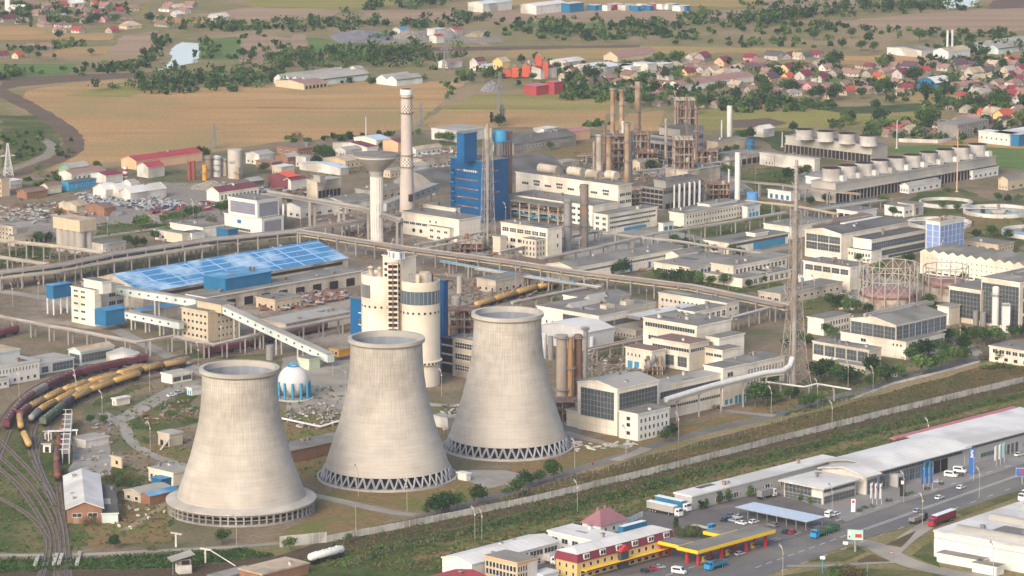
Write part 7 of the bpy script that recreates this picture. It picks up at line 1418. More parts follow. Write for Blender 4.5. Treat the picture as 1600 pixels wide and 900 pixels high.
for q in [(681, 806, 9), (691, 803, 8), (701, 800, 8.5), (715, 797, 8), (747, 788, 8.5), (806, 778, 8), (822, 763, 8), (842, 757, 6), (864, 752, 9), (1038, 692, 6), (1050, 684, 6.5), (1211, 630, 7), (1231, 625, 6), (1242, 622, 5.5), (1257, 641, 7), (1267, 637, 7), (1281, 630, 5.5), (1282, 597, 11), (1297, 590, 9), (1308, 600, 9), (1326, 603, 9.5), (1341, 600, 6.5), (1360, 608, 6.5), (1362, 586, 10), (1376, 601, 9), (1386, 598, 9), (1404, 591, 7.5), (1422, 568, 8), (1437, 562, 10), (1450, 557, 9), (1440, 586, 10), (1453, 583, 8), (1471, 578, 10), (1473, 560, 9), (1492, 570, 9), (1507, 567, 8), (1482, 536, 7), (1495, 535, 7), (1506, 533, 8), (1505, 551, 9), (1525, 538, 9), (1538, 541, 9), (1552, 537, 9), (1563, 535, 7), (1582, 530, 7), (1597, 528, 7), (1567, 566, 6.5), (1593, 569, 6.5), (1293, 527, 7), (1301, 531, 7), (1245, 542, 8), (1228, 545, 6), (1262, 545, 7), (1298, 482, 8), (1311, 482, 8), (1325, 490, 9), (1338, 490, 7), (1356, 490, 6), (1391, 484, 6), (1180, 636, 11), (1196, 633, 10), (1205, 610, 8), (347, 851, 6), (178, 858, 6), (141, 664, 4.5), (161, 664, 4.5), (453, 862, 6), (544, 849, 4), (1055, 383, 6), (1070, 387, 6), (1085, 390, 6), (1100, 394, 6), (1116, 398, 6), (1146, 399, 6), (1157, 402, 6), (975, 431, 10), (960, 430, 7), (1027, 436, 6), (1040, 440, 6), (1052, 443, 8), (1065, 443, 9), (1078, 446, 8), (1090, 446, 8), (1110, 448, 6), (1131, 448, 7), (1170, 450, 5), (1191, 443, 5.5), (1267, 321, 6), (1291, 317, 6), (1380, 323, 8), (1295, 402, 5), (1301, 403, 5), (1215, 286, 8), (1230, 283, 9), (1250, 276, 7), (1262, 277, 8), (1490, 433, 6.5), (1505, 438, 5), (1472, 328, 5), (1495, 331, 5), (1560, 316, 6), (1575, 318, 6), (1591, 318, 6), (1525, 373, 6), (1550, 371, 7), (1575, 376, 7), (1395, 338, 6), (1375, 431, 8), (1420, 413, 7), (1450, 480, 7), (1460, 488, 6), (61, 381, 7), (76, 378, 6), (200, 386, 7), (212, 388, 7), (225, 386, 6), (242, 378, 7), (260, 373, 7.5), (277, 376, 6), (225, 358, 9), (215, 355, 7), (295, 343, 8), (307, 341, 8), (282, 346, 7), (270, 348, 7), (256, 350, 6), (345, 336, 8), (353, 333, 8), (2, 306, 7), (60, 271, 6), (152, 266, 6), (312, 246, 8), (322, 247, 7), (505, 254, 12), (517, 256, 11), (495, 262, 9), (412, 271, 7), (450, 322, 6), (595, 234, 6), (686, 222, 7), (697, 223, 8), (708, 222, 7), (1015, 268, 8), (1024, 266, 6), (1133, 273, 7), (1143, 275, 7), (1100, 300, 7), (1120, 246, 7), (1136, 243, 7), (1150, 240, 6), (1160, 222, 8), (1172, 218, 9), (1240, 207, 8), (1095, 262, 6), (860, 235, 6), (735, 230, 6), (1340, 410, 5), (1285, 335, 5), (1310, 240, 5), (1196, 256, 8), (1225, 254, 7), (1238, 256, 5), (405, 322, 6), (1300, 205, 5), (463, 219, 7, 'bush'), (140, 822, 5, 'bush'), (172, 755, 5.5, 'bush'), (182, 760, 6, 'bush'), (195, 756, 6, 'bush'), (208, 762, 6, 'bush'), (187, 748, 5, 'bush'), (237, 861, 3, 'bush'), (1540, 577, 4, 'bush'), (1552, 577, 4, 'bush'), (1565, 576, 4, 'bush'), (1578, 577, 4, 'bush'), (1537, 563, 5, 'bush'), (1415, 775, 2, 'bush'), (1424, 772, 2, 'bush'), (1352, 795, 2, 'bush'), (1362, 793, 2, 'bush'), (1388, 784, 2.2, 'bush'), (1448, 766, 2, 'bush'), (1470, 758, 2, 'bush'), (1342, 800, 2, 'bush'), (1502, 745, 2, 'bush'), (1086, 837, 5, 'bush'), (1075, 840, 5, 'bush'), (1064, 838, 5, 'bush'), (1096, 840, 4, 'bush'), (1080, 830, 4, 'bush'), (1095, 797, 4, 'oval'), (1104, 795, 4, 'oval'), (1125, 788, 5, 'oval'), (1138, 785, 5, 'oval'), (1172, 777, 5, 'oval'), (1250, 783, 3, 'oval'), (1265, 788, 3, 'oval'), (1056, 834, 6, 'poplar'), (1310, 897, 6, 'bush'), (1325, 902, 6, 'bush'), (1340, 904, 5, 'bush'), (1302, 905, 5, 'bush'), (1005, 520, 4, 'bush'), (1050, 575, 4, 'bush'), (1120, 640, 3, 'bush'), (895, 560, 5, 'bush'), (960, 570, 4, 'bush'), (695, 640, 3, 'bush'), (860, 470, 5, 'bush'), (330, 350, 5, 'bush'), (90, 335, 5, 'bush'), (70, 340, 4, 'bush'), (50, 390, 5, 'bush'), (20, 400, 5, 'bush'), (410, 475, 4, 'bush'), (790, 770, 3, 'bush'), (665, 800, 3, 'bush'), (1535, 330, 4, 'bush'), (1480, 300, 4, 'bush'), (1350, 325, 4, 'bush'), (250, 640, 4, 'bush'), (270, 650, 4, 'bush'), (295, 660, 4, 'bush'), (225, 690, 3, 'bush')]: tree(*q)
# village and field trees that read one by one
for q in [(1056, 105, 13), (1030, 102, 11), (1150, 160, 12), (1190, 140, 12), (1000, 165, 12), (1012, 168, 11), (985, 170, 11), (1035, 165, 10), (1305, 105, 14), (1298, 108, 12), (1377, 108, 11), (1388, 106, 12), (1425, 132, 14), (1432, 128, 12), (1447, 158, 10, 'poplar'), (1369, 172, 8), (1330, 194, 10), (1322, 197, 9), (1372, 195, 12), (1380, 205, 10), (1447, 195, 15), (1455, 203, 14), (1442, 200, 12), (1560, 165, 14), (1568, 170, 12), (1550, 168, 11), (1480, 172, 10), (1492, 174, 10), (1504, 174, 9), (1516, 172, 9), (1530, 170, 10), (1595, 200, 13), (1530, 115, 9), (1475, 135, 11), (1485, 138, 10), (1470, 140, 9), (1390, 145, 10), (1380, 142, 9), (1372, 150, 9), (1345, 155, 9), (1310, 155, 12), (1300, 158, 11), (1280, 155, 11), (1268, 157, 9), (1240, 148, 12), (1228, 147, 11), (1195, 155, 12), (940, 118, 10), (918, 122, 11), (930, 124, 10), (950, 112, 9), (985, 112, 9), (1015, 108, 10), (890, 130, 10), (905, 132, 9), (870, 112, 8), (832, 128, 7), (850, 140, 8), (785, 190, 11, 'poplar'), (768, 192, 7, 'poplar'), (780, 198, 9), (975, 152, 9), (1040, 125, 10), (1058, 128, 10), (1075, 140, 9), (1110, 152, 10), (1125, 145, 9), (1095, 172, 11), (1085, 178, 9), (1205, 170, 7), (1235, 172, 6), (1250, 170, 6), (1262, 168, 6), (1330, 60, 9), (1272, 63, 8), (1316, 76, 9), (1356, 68, 10), (1437, 66, 11), (1345, 80, 9), (1365, 82, 9), (1500, 90, 10), (1520, 88, 10), (1538, 92, 10), (1490, 78, 10), (1515, 72, 11), (380, 90, 8), (395, 95, 9), (425, 100, 10), (436, 104, 9), (92, 62, 9), (45, 90, 10), (60, 92, 6), (85, 92, 5), (143, 87, 6), (225, 89, 8), (150, 35, 9), (180, 38, 9), (235, 36, 10), (250, 38, 9), (140, 40, 9), (102, 40, 8), (33, 18, 10), (45, 22, 9), (100, 28, 9), (90, 30, 9), (465, 92, 9), (480, 100, 10), (548, 104, 10), (720, 125, 9), (735, 130, 8), (760, 128, 9), (815, 100, 8), (838, 96, 8), (1060, 42, 5), (1170, 26, 6), (935, 32, 4), (900, 50, 6), (1390, 18, 10), (1355, 20, 10), (870, 64, 5), (840, 60, 4)]: tree(*q)
finish_labels(TI, 'trees and bushes about the plant and fields')
# far woods and hedges that read as one mass
fb = MB(); rf_ = random.Random(21)
def band(pts, n, h, spread=6):
    P = [at(*p) for p in pts]; seg = [(a, b) for a, b in zip(P, P[1:])]; tot = sum((b - a).length for a, b in seg)
    for _ in range(int(n * (1.35 if pts[0][1] > 100 and pts[0][0] > 800 else .72))):
        d = rf_.uniform(0, tot)
        for a, b in seg:
            L_ = (b - a).length
            if d <= L_: p = a.lerp(b, d / L_); break
            d -= L_
        H = h * rf_.choice([.35, .5, .7, .9, 1.15]); p = p + Vector((rf_.gauss(0, spread), rf_.gauss(0, spread * 1.5), 0)); k = rf_.choice(['round', 'bush', 'bush', 'oval'])
        leaves(fb, [Vector((q.x * 1.15, q.y * 1.15, q.z)) for q in crown_pts(rf_, k, 42)], H, 1.25, rf_, rf_.choice(['leaf', 'leafdark', 'leafdark', 'leaf', 'leaflight']), p)
for q in [([(238, 130), (262, 138), (300, 138), (345, 134), (398, 130)], 120, 9, 14), ([(250, 122), (330, 125), (400, 120)], 70, 9, 16), ([(460, 96), (520, 98), (560, 95), (640, 92), (680, 90)], 130, 12, 20), ([(470, 88), (560, 88), (670, 84)], 60, 10, 14), ([(400, 45), (440, 42), (500, 42), (560, 42)], 70, 10, 16), ([(290, 46), (330, 44), (400, 46)], 50, 10, 8), ([(252, 60), (244, 75), (238, 92), (215, 104)], 60, 6, 4), ([(165, 109), (185, 108), (205, 107)], 50, 6, 6), ([(322, 66), (330, 78), (322, 92)], 22, 7, 4), ([(0, 122), (48, 118)], 25, 8, 8), ([(110, 112), (160, 114)], 15, 6, 8), ([(575, 14), (640, 10), (675, 4)], 45, 10, 12), ([(580, 42), (650, 40), (720, 41)], 40, 8, 10), ([(700, 32), (740, 30), (770, 30)], 25, 9, 8), ([(800, 50), (860, 44), (930, 42)], 40, 7, 12), ([(820, 48), (900, 58), (1000, 55), (1090, 50)], 110, 8, 18), ([(950, 42), (1060, 40), (1130, 36), (1200, 34)], 80, 8, 10), ([(1075, 28), (1105, 28)], 20, 9, 8), ([(1150, 36), (1200, 32), (1260, 24), (1320, 20)], 110, 11, 10), ([(1350, 16), (1390, 14), (1440, 12), (1475, 8)], 90, 12, 12), ([(1140, 46), (1200, 46), (1270, 52)], 40, 6, 14), ([(1230, 40), (1330, 50), (1430, 52), (1540, 56), (1600, 54)], 80, 7, 16), ([(1100, 70), (1200, 66), (1290, 70)], 40, 6, 14), ([(870, 42), (960, 60), (1100, 62)], 50, 6, 14), ([(1480, 74), (1540, 84), (1600, 80)], 50, 9, 14), ([(0, 12), (60, 22), (130, 18), (200, 12)], 70, 8, 14), ([(30, 30), (100, 34), (180, 30)], 60, 8, 12), ([(1150, 175), (1270, 168), (1300, 163)], 40, 5, 6), ([(690, 128), (700, 145), (700, 152)], 12, 5, 5), ([(905, 152), (950, 150), (1020, 155), (1080, 160)], 60, 8, 10), ([(860, 140), (920, 142), (990, 140), (1060, 146)], 60, 7, 12), ([(1080, 155), (1140, 168), (1230, 160)], 60, 8, 8), ([(940, 194), (915, 198)], 15, 3, 3), ([(1150, 110), (1260, 114), (1330, 116)], 40, 6, 12), ([(1340, 128), (1420, 150), (1480, 140), (1600, 130)], 80, 7, 14), ([(1350, 200), (1440, 210), (1540, 205), (1600, 195)], 70, 7, 12), ([(1370, 212), (1400, 208), (1430, 214)], 20, 6, 8), ([(1480, 165), (1540, 172), (1600, 165)], 50, 7, 10), ([(850, 108), (960, 118), (1060, 112)], 60, 7, 12), ([(1450, 104), (1530, 100), (1600, 104)], 40, 7, 10), ([(0, 75), (60, 78), (120, 70), (140, 66)], 40, 5, 8), ([(720, 118), (770, 124), (800, 118)], 30, 8, 10), ([(410, 108), (470, 128), (560, 127), (660, 124)], 40, 5, 6), ([(440, 222), (520, 220), (580, 214), (640, 208)], 40, 4, 5), ([(0, 225), (40, 215), (70, 232), (40, 250)], 40, 4, 10), ([(90, 268), (130, 275), (60, 285)], 25, 4, 8), ([(560, 60), (640, 62)], 12, 6, 6), ([(385, 60), (420, 70), (400, 90), (440, 95)], 30, 6, 14), ([(950, 30), (820, 34), (760, 40)], 20, 5, 10), ([(1300, 0), (1240, 6), (1180, 10)], 20, 6, 10)]: band(*q)
tag(fb.build('distant_trees'), kind='stuff')
# weeds, scrub and reeds
wb = MB(); rw = random.Random(33)
def scrub(px, n, h, ms=('leaf', 'leaflight', 'leafbrown'), k=7, sz=.32):
    P = [Vector((x, y, 0)) for x, y in px]; tri = tessellate_polygon([P]); ar = [abs((P[b] - P[a]).cross(P[c] - P[a]).z) for a, b, c in tri]
    for _ in range(n):
        a, b, c = tri[rw.choices(range(len(tri)), ar)[0]]; u, v = rw.random(), rw.random()
        if u + v > 1: u, v = 1 - u, 1 - v
        q = P[a] + (P[b] - P[a]) * u + (P[c] - P[a]) * v; o = at(q.x, q.y); H = h * rw.uniform(.4, 1.5)
        leaves(wb, [Vector((rw.gauss(0, .5), rw.gauss(0, .5), rw.uniform(.05, .8))) for _ in range(k)], H, sz * (1 + .25 * H), rw, rw.choice(ms), o)
scrub([(560, 866), (830, 802), (1215, 706), (1640, 606), (1640, 614), (1215, 716), (830, 815), (560, 880)], 1200, 1.3, ('leafdark', 'leaf', 'leafbrown'))
scrub([(430, 880), (830, 815), (1215, 714), (1640, 612), (1640, 636), (1320, 712), (1050, 788), (900, 832), (700, 900)], 2200, .9, ('leaf', 'leaflight', 'leafbrown', 'leafbrown'))
scrub([(510, 842), (830, 780), (1215, 690), (1640, 585), (1640, 602), (1215, 705), (830, 800), (520, 866)], 1300, .8, ('leafbrown', 'leafbrown', 'leaf'))
scrub([(640, 822), (900, 742), (1200, 664), (1640, 545), (1640, 580), (1215, 683), (830, 776)], 1100, .7, ('leafbrown', 'leaf', 'leafbrown', 'leaflight'))
scrub([(-10, 874), (120, 874), (380, 858), (430, 868), (280, 888), (120, 891), (-10, 897)], 900, 1.1, ('leafdark', 'leaf'))
scrub([(-10, 690), (40, 700), (110, 740), (125, 860), (-10, 864)], 500, .6); scrub([(130, 740), (300, 740), (260, 850), (120, 855)], 300, .8); scrub([(140, 600), (300, 600), (310, 730), (200, 740)], 260, .8)
for q in [((0, 380), (90, 375), (170, 400), (0, 425)), ((150, 350), (330, 330), (340, 345), (150, 372)), ((1240, 470), (1350, 445), (1470, 500), (1270, 540)), ((1180, 640), (1300, 590), (1420, 590), (1230, 655)), ((1040, 345), (1220, 318), (1260, 350), (1060, 395)), ((1400, 310), (1600, 330), (1600, 400), (1400, 340)), ((1000, 425), (1200, 430), (1240, 455), (1060, 465)), ((860, 520), (1010, 530), (1010, 590), (880, 600)), ((440, 610), (540, 600), (520, 760), (450, 740)), ((1140, 260), (1260, 260), (1250, 310), (1140, 300)), ((60, 270), (300, 260), (310, 290), (20, 315)), ((1380, 490), (1530, 520), (1530, 550), (1400, 570)), ((470, 230), (620, 225), (640, 270), (480, 280)), ((700, 470), (860, 440), (960, 440), (760, 480))]: scrub(q, 170, 1.1)
tag(wb.build('weed_cover'), kind='stuff')
# ---------------------------------------------------------------- villages
RC = {'c': ('roofcrimson', 'crimson'), 'p': ('roofpink', 'faded pink'), 't': ('rooftan', 'tan'), 'b': ('roofbrown', 'brown'), 'm': ('roofmaroon', 'maroon'), 'u': ('roofpurple', 'dark purple'), 'd': ('roofdark', 'dark grey'), 'o': ('rooforange', 'orange'), 'r': ('roofred', 'red'), 'w': ('roofwhite', 'white'), 'g': ('rooflight', 'light grey')}
mat('pinkwall', '#c98b90', rough=.85)
mat('housewhite', '#b5b0a8', '#a49e95', s=.3, rough=.85); mat('housegrey', '#9c958c', '#8b857d', s=.3, rough=.9)
WC = {'w': ('housewhite', 'white'), 'c': ('cream', 'cream'), 'y': ('yellowwall', 'yellow'), 'o': ('peach', 'orange'), 'g': ('greenwall', 'green'), 'p': ('pinkwall', 'pink'), 'k': ('housegrey', 'grey'), 't': ('tan', 'tan')}
HM = {}; HI = []; HP = []; rh = random.Random(17)
def house_mesh(L_, D, hw, rise, rc, wc, hip):
    k = (L_, D, hw, rise, rc, wc, hip)
    if k in HM: return HM[k]
    x, y = L_ / 2, D / 2; w = MB(); f = MB(); o = .5
    if hip:
        w.box(-x, -y, 0, x, y, hw, WC[wc][0]); q = max(.5, x - y)
        f.add([(-x - o, -y - o, hw), (x + o, -y - o, hw), (x + o, y + o, hw), (-x - o, y + o, hw), (-q, 0, hw + rise), (q, 0, hw + rise)], [(0, 1, 5, 4), (1, 2, 5), (2, 3, 4, 5), (3, 0, 4), (3, 2, 1, 0)], RC[rc][0])
    else:
        w.extr([(-y, 0), (-y, hw), (0, hw + rise), (y, hw), (y, 0)], -x, x, WC[wc][0], 'x'); e = rise / y * o
        for s in (-1, 1):
            vs = [(-x - o, s * (y + o), hw - e + .06), (x + o, s * (y + o), hw - e + .06), (x + o, 0, hw + rise + .06), (-x - o, 0, hw + rise + .06)]; vs += [(a, b, c + .22) for a, b, c in vs]
            fs = [(4, 5, 6, 7), (3, 2, 1, 0), (0, 1, 5, 4), (1, 2, 6, 5), (3, 0, 4, 7)]; f.add(vs, fs if s < 0 else [q[::-1] for q in fs], RC[rc][0])
    c = MB(); c.box(-.4, -.4, -1.2, .4, .4, 1.1, 'brick')
    HM[k] = (w.mesh('wall'), f.mesh('roof'), c.mesh('chimney')); return HM[k]
def where(px, py):
    if px < 300: return 'in the upper left village'
    if px > 1440 and py > 170: return 'right of the short fan row'
    if px > 1340: return 'in the upper right village' if py < 150 else 'at the right field edge'
    if px > 1150: return 'in the middle village' if py < 128 else 'by the middle village fields'
    return 'behind the tall rusty stacks'
def house(px, py, rc, wc='w', L_=10, D=8, hw=2.7, rise=2.7, hip=False, rz=None, name='house'):
    if rz is None: rz = (UY if rh.random() < .55 else VY) + rh.uniform(-.25, .25)
    w, f, c = house_mesh(L_, D, hw, rise, rc, wc, hip); t = put(name, None, None, at(px, py), rz); t['category'] = 'house'; t.scale = (.9, .9, .9)
    put('wall', w, t); r_ = put('roof', f, t); put('chimney', c, r_, (L_ * .2, D * .12, hw + rise * .85)); me = win_mesh(1.2, 1.4, 'w')
    for s, q in ((-1, 0), (1, math.pi)):
        for xx in (-L_ * .28, L_ * .16): put('window', me, t, (xx if s < 0 else -xx, s * D / 2, .9 if hw < 4 else 3.2), q)
    if not hip:
        for s, q in ((-1, -math.pi / 2), (1, math.pi / 2)): put('window', me, t, (s * L_ / 2, -s * .6 * -1 if s < 0 else -.6, hw * .35), q)
    HP.append((px, py)); size = 'large ' if L_ >= 15 else ('small ' if L_ <= 9 else '')
    HI.append((t, px, f"{size}{WC[wc][1]} house with {RC[rc][1]} {'hipped ' if hip else ''}roof {where(px, py)}"))
big = dict(L_=13.5, D=9.5, hw=3.8, rise=3.6); sm = dict(L_=8, D=7, hw=2.7, rise=2.6); lg = dict(L_=20, D=8, hw=3, rise=3)
for s in """1130,102,c,o,b 1173,94,c,p 1209,93,d,w,b 1223,92,d,w 1236,91,m,k 1247,92,t,c 1259,92,d,k 1275,89,c,w 1114,117,t,w,b 1131,119,t,k,h 1194,102,b,k 1181,110,u,k,l 1198,116,p,k 1230,113,m,y,b 1250,110,m,y 1264,110,p,k 1277,104,t,k 1203,128,u,o,b 1195,138,d,y 1231,124,o,y,s 1256,124,c,w,b 1281,127,c,w,b 1305,118,b,k 1325,117,p,t 1336,119,p,w 1248,136,p,k 1266,139,p,p 1291,140,p,k 1212,152,p,k,b 1319,137,p,k 1344,135,p,w 1325,147,o,t,l 1342,146,p,t 1294,154,o,t,s 1108,166,p,k,l 1120,168,p,k 1228,132,b,k 1357,119,b,k 1373,124,o,y 1395,107,p,k 1408,121,c,w,b 1423,110,u,k,b 1383,116,p,k 1443,114,r,k 1457,105,p,k 1456,134,r,g 1418,141,c,o 1412,149,p,w 1357,145,p,k 1475,110,p,w 1497,98,p,k 1497,106,u,k,b 1518,106,u,k 1522,119,t,w,b 1540,115,d,k 1552,104,t,w 1578,97,o,o 1582,104,p,k 1578,122,c,w 1593,119,p,k 1597,111,c,k 1502,139,p,w,l 1523,135,p,w 1543,142,p,w 1558,134,p,k 1585,144,c,k 1597,148,p,t 1527,148,g,w 1538,149,g,k 1505,155,r,k,s 1580,152,r,p 1540,181,o,o 1552,183,t,k,b 1568,186,o,y,b 1583,181,p,t 1588,188,r,p 1523,190,p,p 1540,198,c,k 1500,192,p,k 1567,193,u,k 1578,198,p,k 1473,198,t,w 1392,205,r,w 1402,206,r,k 1422,207,t,k 1448,211,u,p 1466,209,t,k,s 1590,166,w,w,s 1573,171,p,k 885,109,p,c 910,107,p,p 900,116,b,t,l 914,132,b,w 928,134,b,t,l 949,126,p,k 984,124,b,t,b 1042,124,p,w,b 1075,117,c,y 1021,140,c,c 1034,150,c,p 1054,109,t,k,h 1036,109,g,k 1069,103,t,k 1098,95,c,k,b 1091,103,p,k 1083,93,t,w 1100,113,p,w 1108,118,t,k 1031,165,p,k 969,111,p,w 996,111,p,k 885,126,t,w 1026,155,p,k,l 1060,152,p,t 1045,160,b,k
12,33,m,w,l 60,24,p,k 75,22,p,k 118,10,w,w,b 95,11,r,k 140,27,p,k 152,24,c,k 164,34,p,p 204,44,t,t,h 93,51,p,w 122,51,r,w 175,51,r,k 265,12,p,c 278,15,t,w 298,11,p,k 252,41,b,k 262,42,b,k 275,26,w,w,s 50,78,p,k 70,77,p,k 28,91,o,t,s 3,90,m,k 341,31,w,w,l 135,36,p,k 22,20,m,k 150,10,o,k 165,12,p,k 130,32,p,k 45,12,p,k 70,33,b,k 110,33,p,p 185,20,r,k""".split():
    a = s.split(','); k = a[4] if len(a) > 4 else ''
    house(float(a[0]), float(a[1]), a[2], a[3], **({'b': big, 's': sm, 'l': lg, 'h': dict(L_=17, D=12, hip=True, rise=4.2)}.get(k, {})))
def inpoly(x, y, boxes): return any(a <= x <= c and b <= y <= d for a, b, c, d in boxes)
FREE = [(1290, 118, 1400, 137), (1380, 140, 1510, 160), (1300, 84, 1468, 104), (1420, 112, 1495, 136), (1490, 192, 1600, 220)]
for x0, y0, x1, y1, n in ((1345, 104, 1600, 152, 18), (1100, 96, 1340, 150, 14), (1480, 168, 1600, 192, 6), (880, 104, 1100, 145, 6), (30, 6, 290, 44, 14), (1380, 200, 1480, 213, 4), (1520, 150, 1600, 165, 6)):
    k = 0; tries = 0
    while k < n and tries < 400:
        tries += 1; x, y = rh.uniform(x0, x1), rh.uniform(y0, y1)
        if inpoly(x, y, FREE) or any(abs(x - a) < 13 and abs(y - b) < 5 for a, b in HP): continue
        house(x, y, rh.choice('ppppbbttgm'), rh.choice('kkkwct'), **rh.choice([{}, sm, sm, dict(L_=13, D=9, hip=True)])); k += 1
finish_labels(HI, 'village houses')
# ---------------------------------------------------------------- larger far buildings
def fb_(name, label, cat, c, xL, xR, h, w='offwhite', r='roofwhite', rt='gU', **k): return bld(name, label, cat, c, xL, xR, h, w, r, rt, **{'rise': 1.6, **k})
t = thing('church', 'white church with a pointed spire at the upper left corner', 'church', at(12, 20)); b = MB(); b.box(-2, -2, 0, 2, 2, 13, 'white'); b.build('tower', t); b = MB(); b.add([(-2.1, -2.1, 13), (2.1, -2.1, 13), (2.1, 2.1, 13), (-2.1, 2.1, 13), (0, 0, 28)], [(0, 1, 4), (1, 2, 4), (2, 3, 4), (3, 0, 4)], 'offwhite'); b.build('spire', t); b = MB(); b.extr([(-4, 0), (-4, 4), (0, 7), (4, 4), (4, 0)], 2.1, 15, 'offwhite', 'x'); b.build('nave', t)
fb_('long_barn', 'long barn with a faded pink roof at the meadow edge behind the white sheds', 'barn', (965, 90), 0, 1027, 3.4, lv=14, w='tan', r='roofpink', rise=3.6); fb_('long_barn', 'very long pink roofed stable with an orange end in the middle village', 'barn', (1062, 136), 0, 1178, 3.4, lv=12, w='white', r='roofpink', rise=3.4)
fb_('factory_hall', 'long white factory hall with a pale roof, leftmost of the white sheds', 'hall', (938, 107), 0, 972, 6, lv=26); fb_('factory_hall', 'white block with a blue roof between the white sheds', 'hall', (974, 104), 0, 990, 6, lv=20, r='roofblue', rt='flat'); fb_('factory_hall', 'white block with small windows, right of the blue roofed shed', 'hall', (986, 106), 0, 1010, 6, lv=18, rt='flat', Rr=rows(6, [1, 3.4], 1, .4)); fb_('factory_hall', 'white cube shaped block at the right end of the white sheds', 'hall', (1012, 101), 0, 1026, 8, lv=14, rt='flat'); fb_('factory_hall', 'small white hall with an arched roof above the orange machinery', 'hall', (884, 98), 0, 914, 5, lv=16, rt='arc'); fb_('factory_hall', 'white hall with a maroon roof behind the orange machinery', 'hall', (845, 109), 822, 870, 7, r='roofmaroon'); fb_('house_block', 'white cubes beside the big tree behind the red roofed cream house', 'hall', (1037, 101), 0, 1052, 6, lv=10, rt='flat')
fb_('factory_hall', 'red painted asphalt works shed in front of the orange machinery', 'shed', (838, 136), 0, 862, 6, lv=12, w='roofred', r='roofpinkred', rt='flat'); fb_('factory_hall', 'pinkish red silo house right of the red works shed', 'shed', (866, 130), 0, 880, 8, lv=8, w='roofred', r='roofpinkred', rt='flat')
pipe_frame('orange asphalt mixing tower and hoppers at the edge of the village', 832, 120, 98, 3, 3, 3, 4, seed=51)
t = thing('asphalt_plant', 'bright orange asphalt plant with hoppers and conveyors', 'asphalt plant', at(822, 122)); 
for i, (x, y, w_, h) in enumerate(((0, 0, 6, 9), (9, 2, 5, 16), (-8, -2, 5, 8), (14, -3, 4, 12), (-14, 1, 6, 6))): b = MB(); b.box(x - w_ / 2, y - w_ / 2, 1, x + w_ / 2, y + w_ / 2, h, 'rooforange'); b.add([(x - w_ / 2, y - w_ / 2, h), (x + w_ / 2, y - w_ / 2, h), (x + w_ / 2, y + w_ / 2, h), (x - w_ / 2, y + w_ / 2, h), (x, y, h + 3)], [(0, 1, 4), (1, 2, 4), (2, 3, 4), (3, 0, 4)], 'rust'); b.build('hopper', t)
t = fb_('sports_hall', 'low round hall with blue walls and a pale domed roof in the upper right village', 'hall', (1462, 131), 1434, 1488, 5, w='bluewall', rt='arc', rise=3.4)
fb_('warehouse', 'long grey roofed warehouse in the far right meadows', 'warehouse', (1440, 80), 1386, 1462, 5, w='offwhite', r='roofgrey'); t = fb_('boiler_house', 'white boiler house with two thin chimneys in the far right meadows', 'boiler house', (1482, 82), 1458, 1516, 9, w='white', r='rooftan', rise=2.5)
for k in range(2): b = MB(); b.tube([(12 + 6 * k, 10, 8), (12 + 6 * k, 10, 24)], .9, 'steelwhite', 10); b.build('chimney', t)
fb_('greenhouse', 'broad pale greenhouse roofs at the far right edge', 'greenhouse', (1560, 77), 1508, 1640, 4, w='offpale', r='rooflight', rt='zig', rise=3)
t = fb_('greenhouse', 'wide grey greenhouse with many small ridges, left of the pair', 'greenhouse', (480, 128), 428, 578, 4, w='offpale', r='rooflight', rt='zig', rise=3); fb_('greenhouse', 'smaller greenhouse with pinkish ridges, right of the pair', 'greenhouse', (620, 126), 588, 660, 4, w='offpale', r='rooflight', rt='zig', rise=3); fb_('house_block', 'grey house in the trees above the greenhouses', 'house', (556, 108), 546, 568, 6, w='offwhite', r='rooflight'); fb_('storehouse', 'brown store with open bays in front of the wide greenhouse', 'storehouse', (475, 132), 430, 512, 4, w='tan', r='roofpink', Rr=rows(6, [.4], 2.4, .6, 'k'))
fb_('villa', 'cream villa with a stepped gable near the stubble field corner', 'villa', (785, 98), 770, 797, 9, w='yellowwall', r='rooftan', rise=3, L=rows(3, [1.5, 5], 1.6, .4)); fb_('villa', 'white villa with a red roof left of the cream stepped villa', 'villa', (746, 98), 734, 760, 6, r='roofmaroon', rise=3); fb_('villa', 'long white house with a pink roof on the meadow right of the greenhouses', 'villa', (700, 99), 0, 722, 4, lv=10, r='roofpink', rise=2); fb_('villa', 'white terrace house with a row of arches below the cream stepped villa', 'villa', (762, 104), 0, 790, 5, lv=9, rt='flat', Rr=rows(6, [.6], 2.6, .6, 'k'))
fb_('factory_hall', 'long white hall at the top edge right of centre', 'hall', (838, 10), 0, 886, 7, lv=18); fb_('factory_hall', 'blue and white hall at the top edge', 'hall', (890, 7), 0, 912, 7, lv=10, w='bluewall', rt='flat'); fb_('factory_hall', 'white and blue hall at the top edge left of centre', 'hall', (755, 7), 0, 800, 7, lv=18, r='offpale')
for i in range(16): x = 930 + i * 9.5; t = fb_('shed', 'small low shed in the row at the top edge', 'shed', (x, 10 + rh.uniform(-3, 1)), 0, x + 6, 4, lv=9, w=rh.choice(['white', 'roofred', 'offwhite', 'bluewall']), rt='flat', group='row of sheds at the top edge'); t['label'] = f'small low shed, {ORD[i]} from left in the row at the top edge'
fb_('sand_plant', 'pale buildings of the gravel pit beside the grey heap', 'shed', (680, 47), 0, 697, 5, lv=9, rt='flat'); fb_('shed', 'red roofed shed at the right of the gravel pit', 'shed', (710, 48), 0, 724, 4, lv=8, r='roofred'); fb_('shed', 'small white and red house on the gravel pit road', 'shed', (682, 58), 0, 694, 5, lv=8, r='roofred'); fb_('shed', 'blue roofed shed behind the grey gravel heap', 'shed', (625, 47), 0, 638, 4, lv=8, r='roofblue')
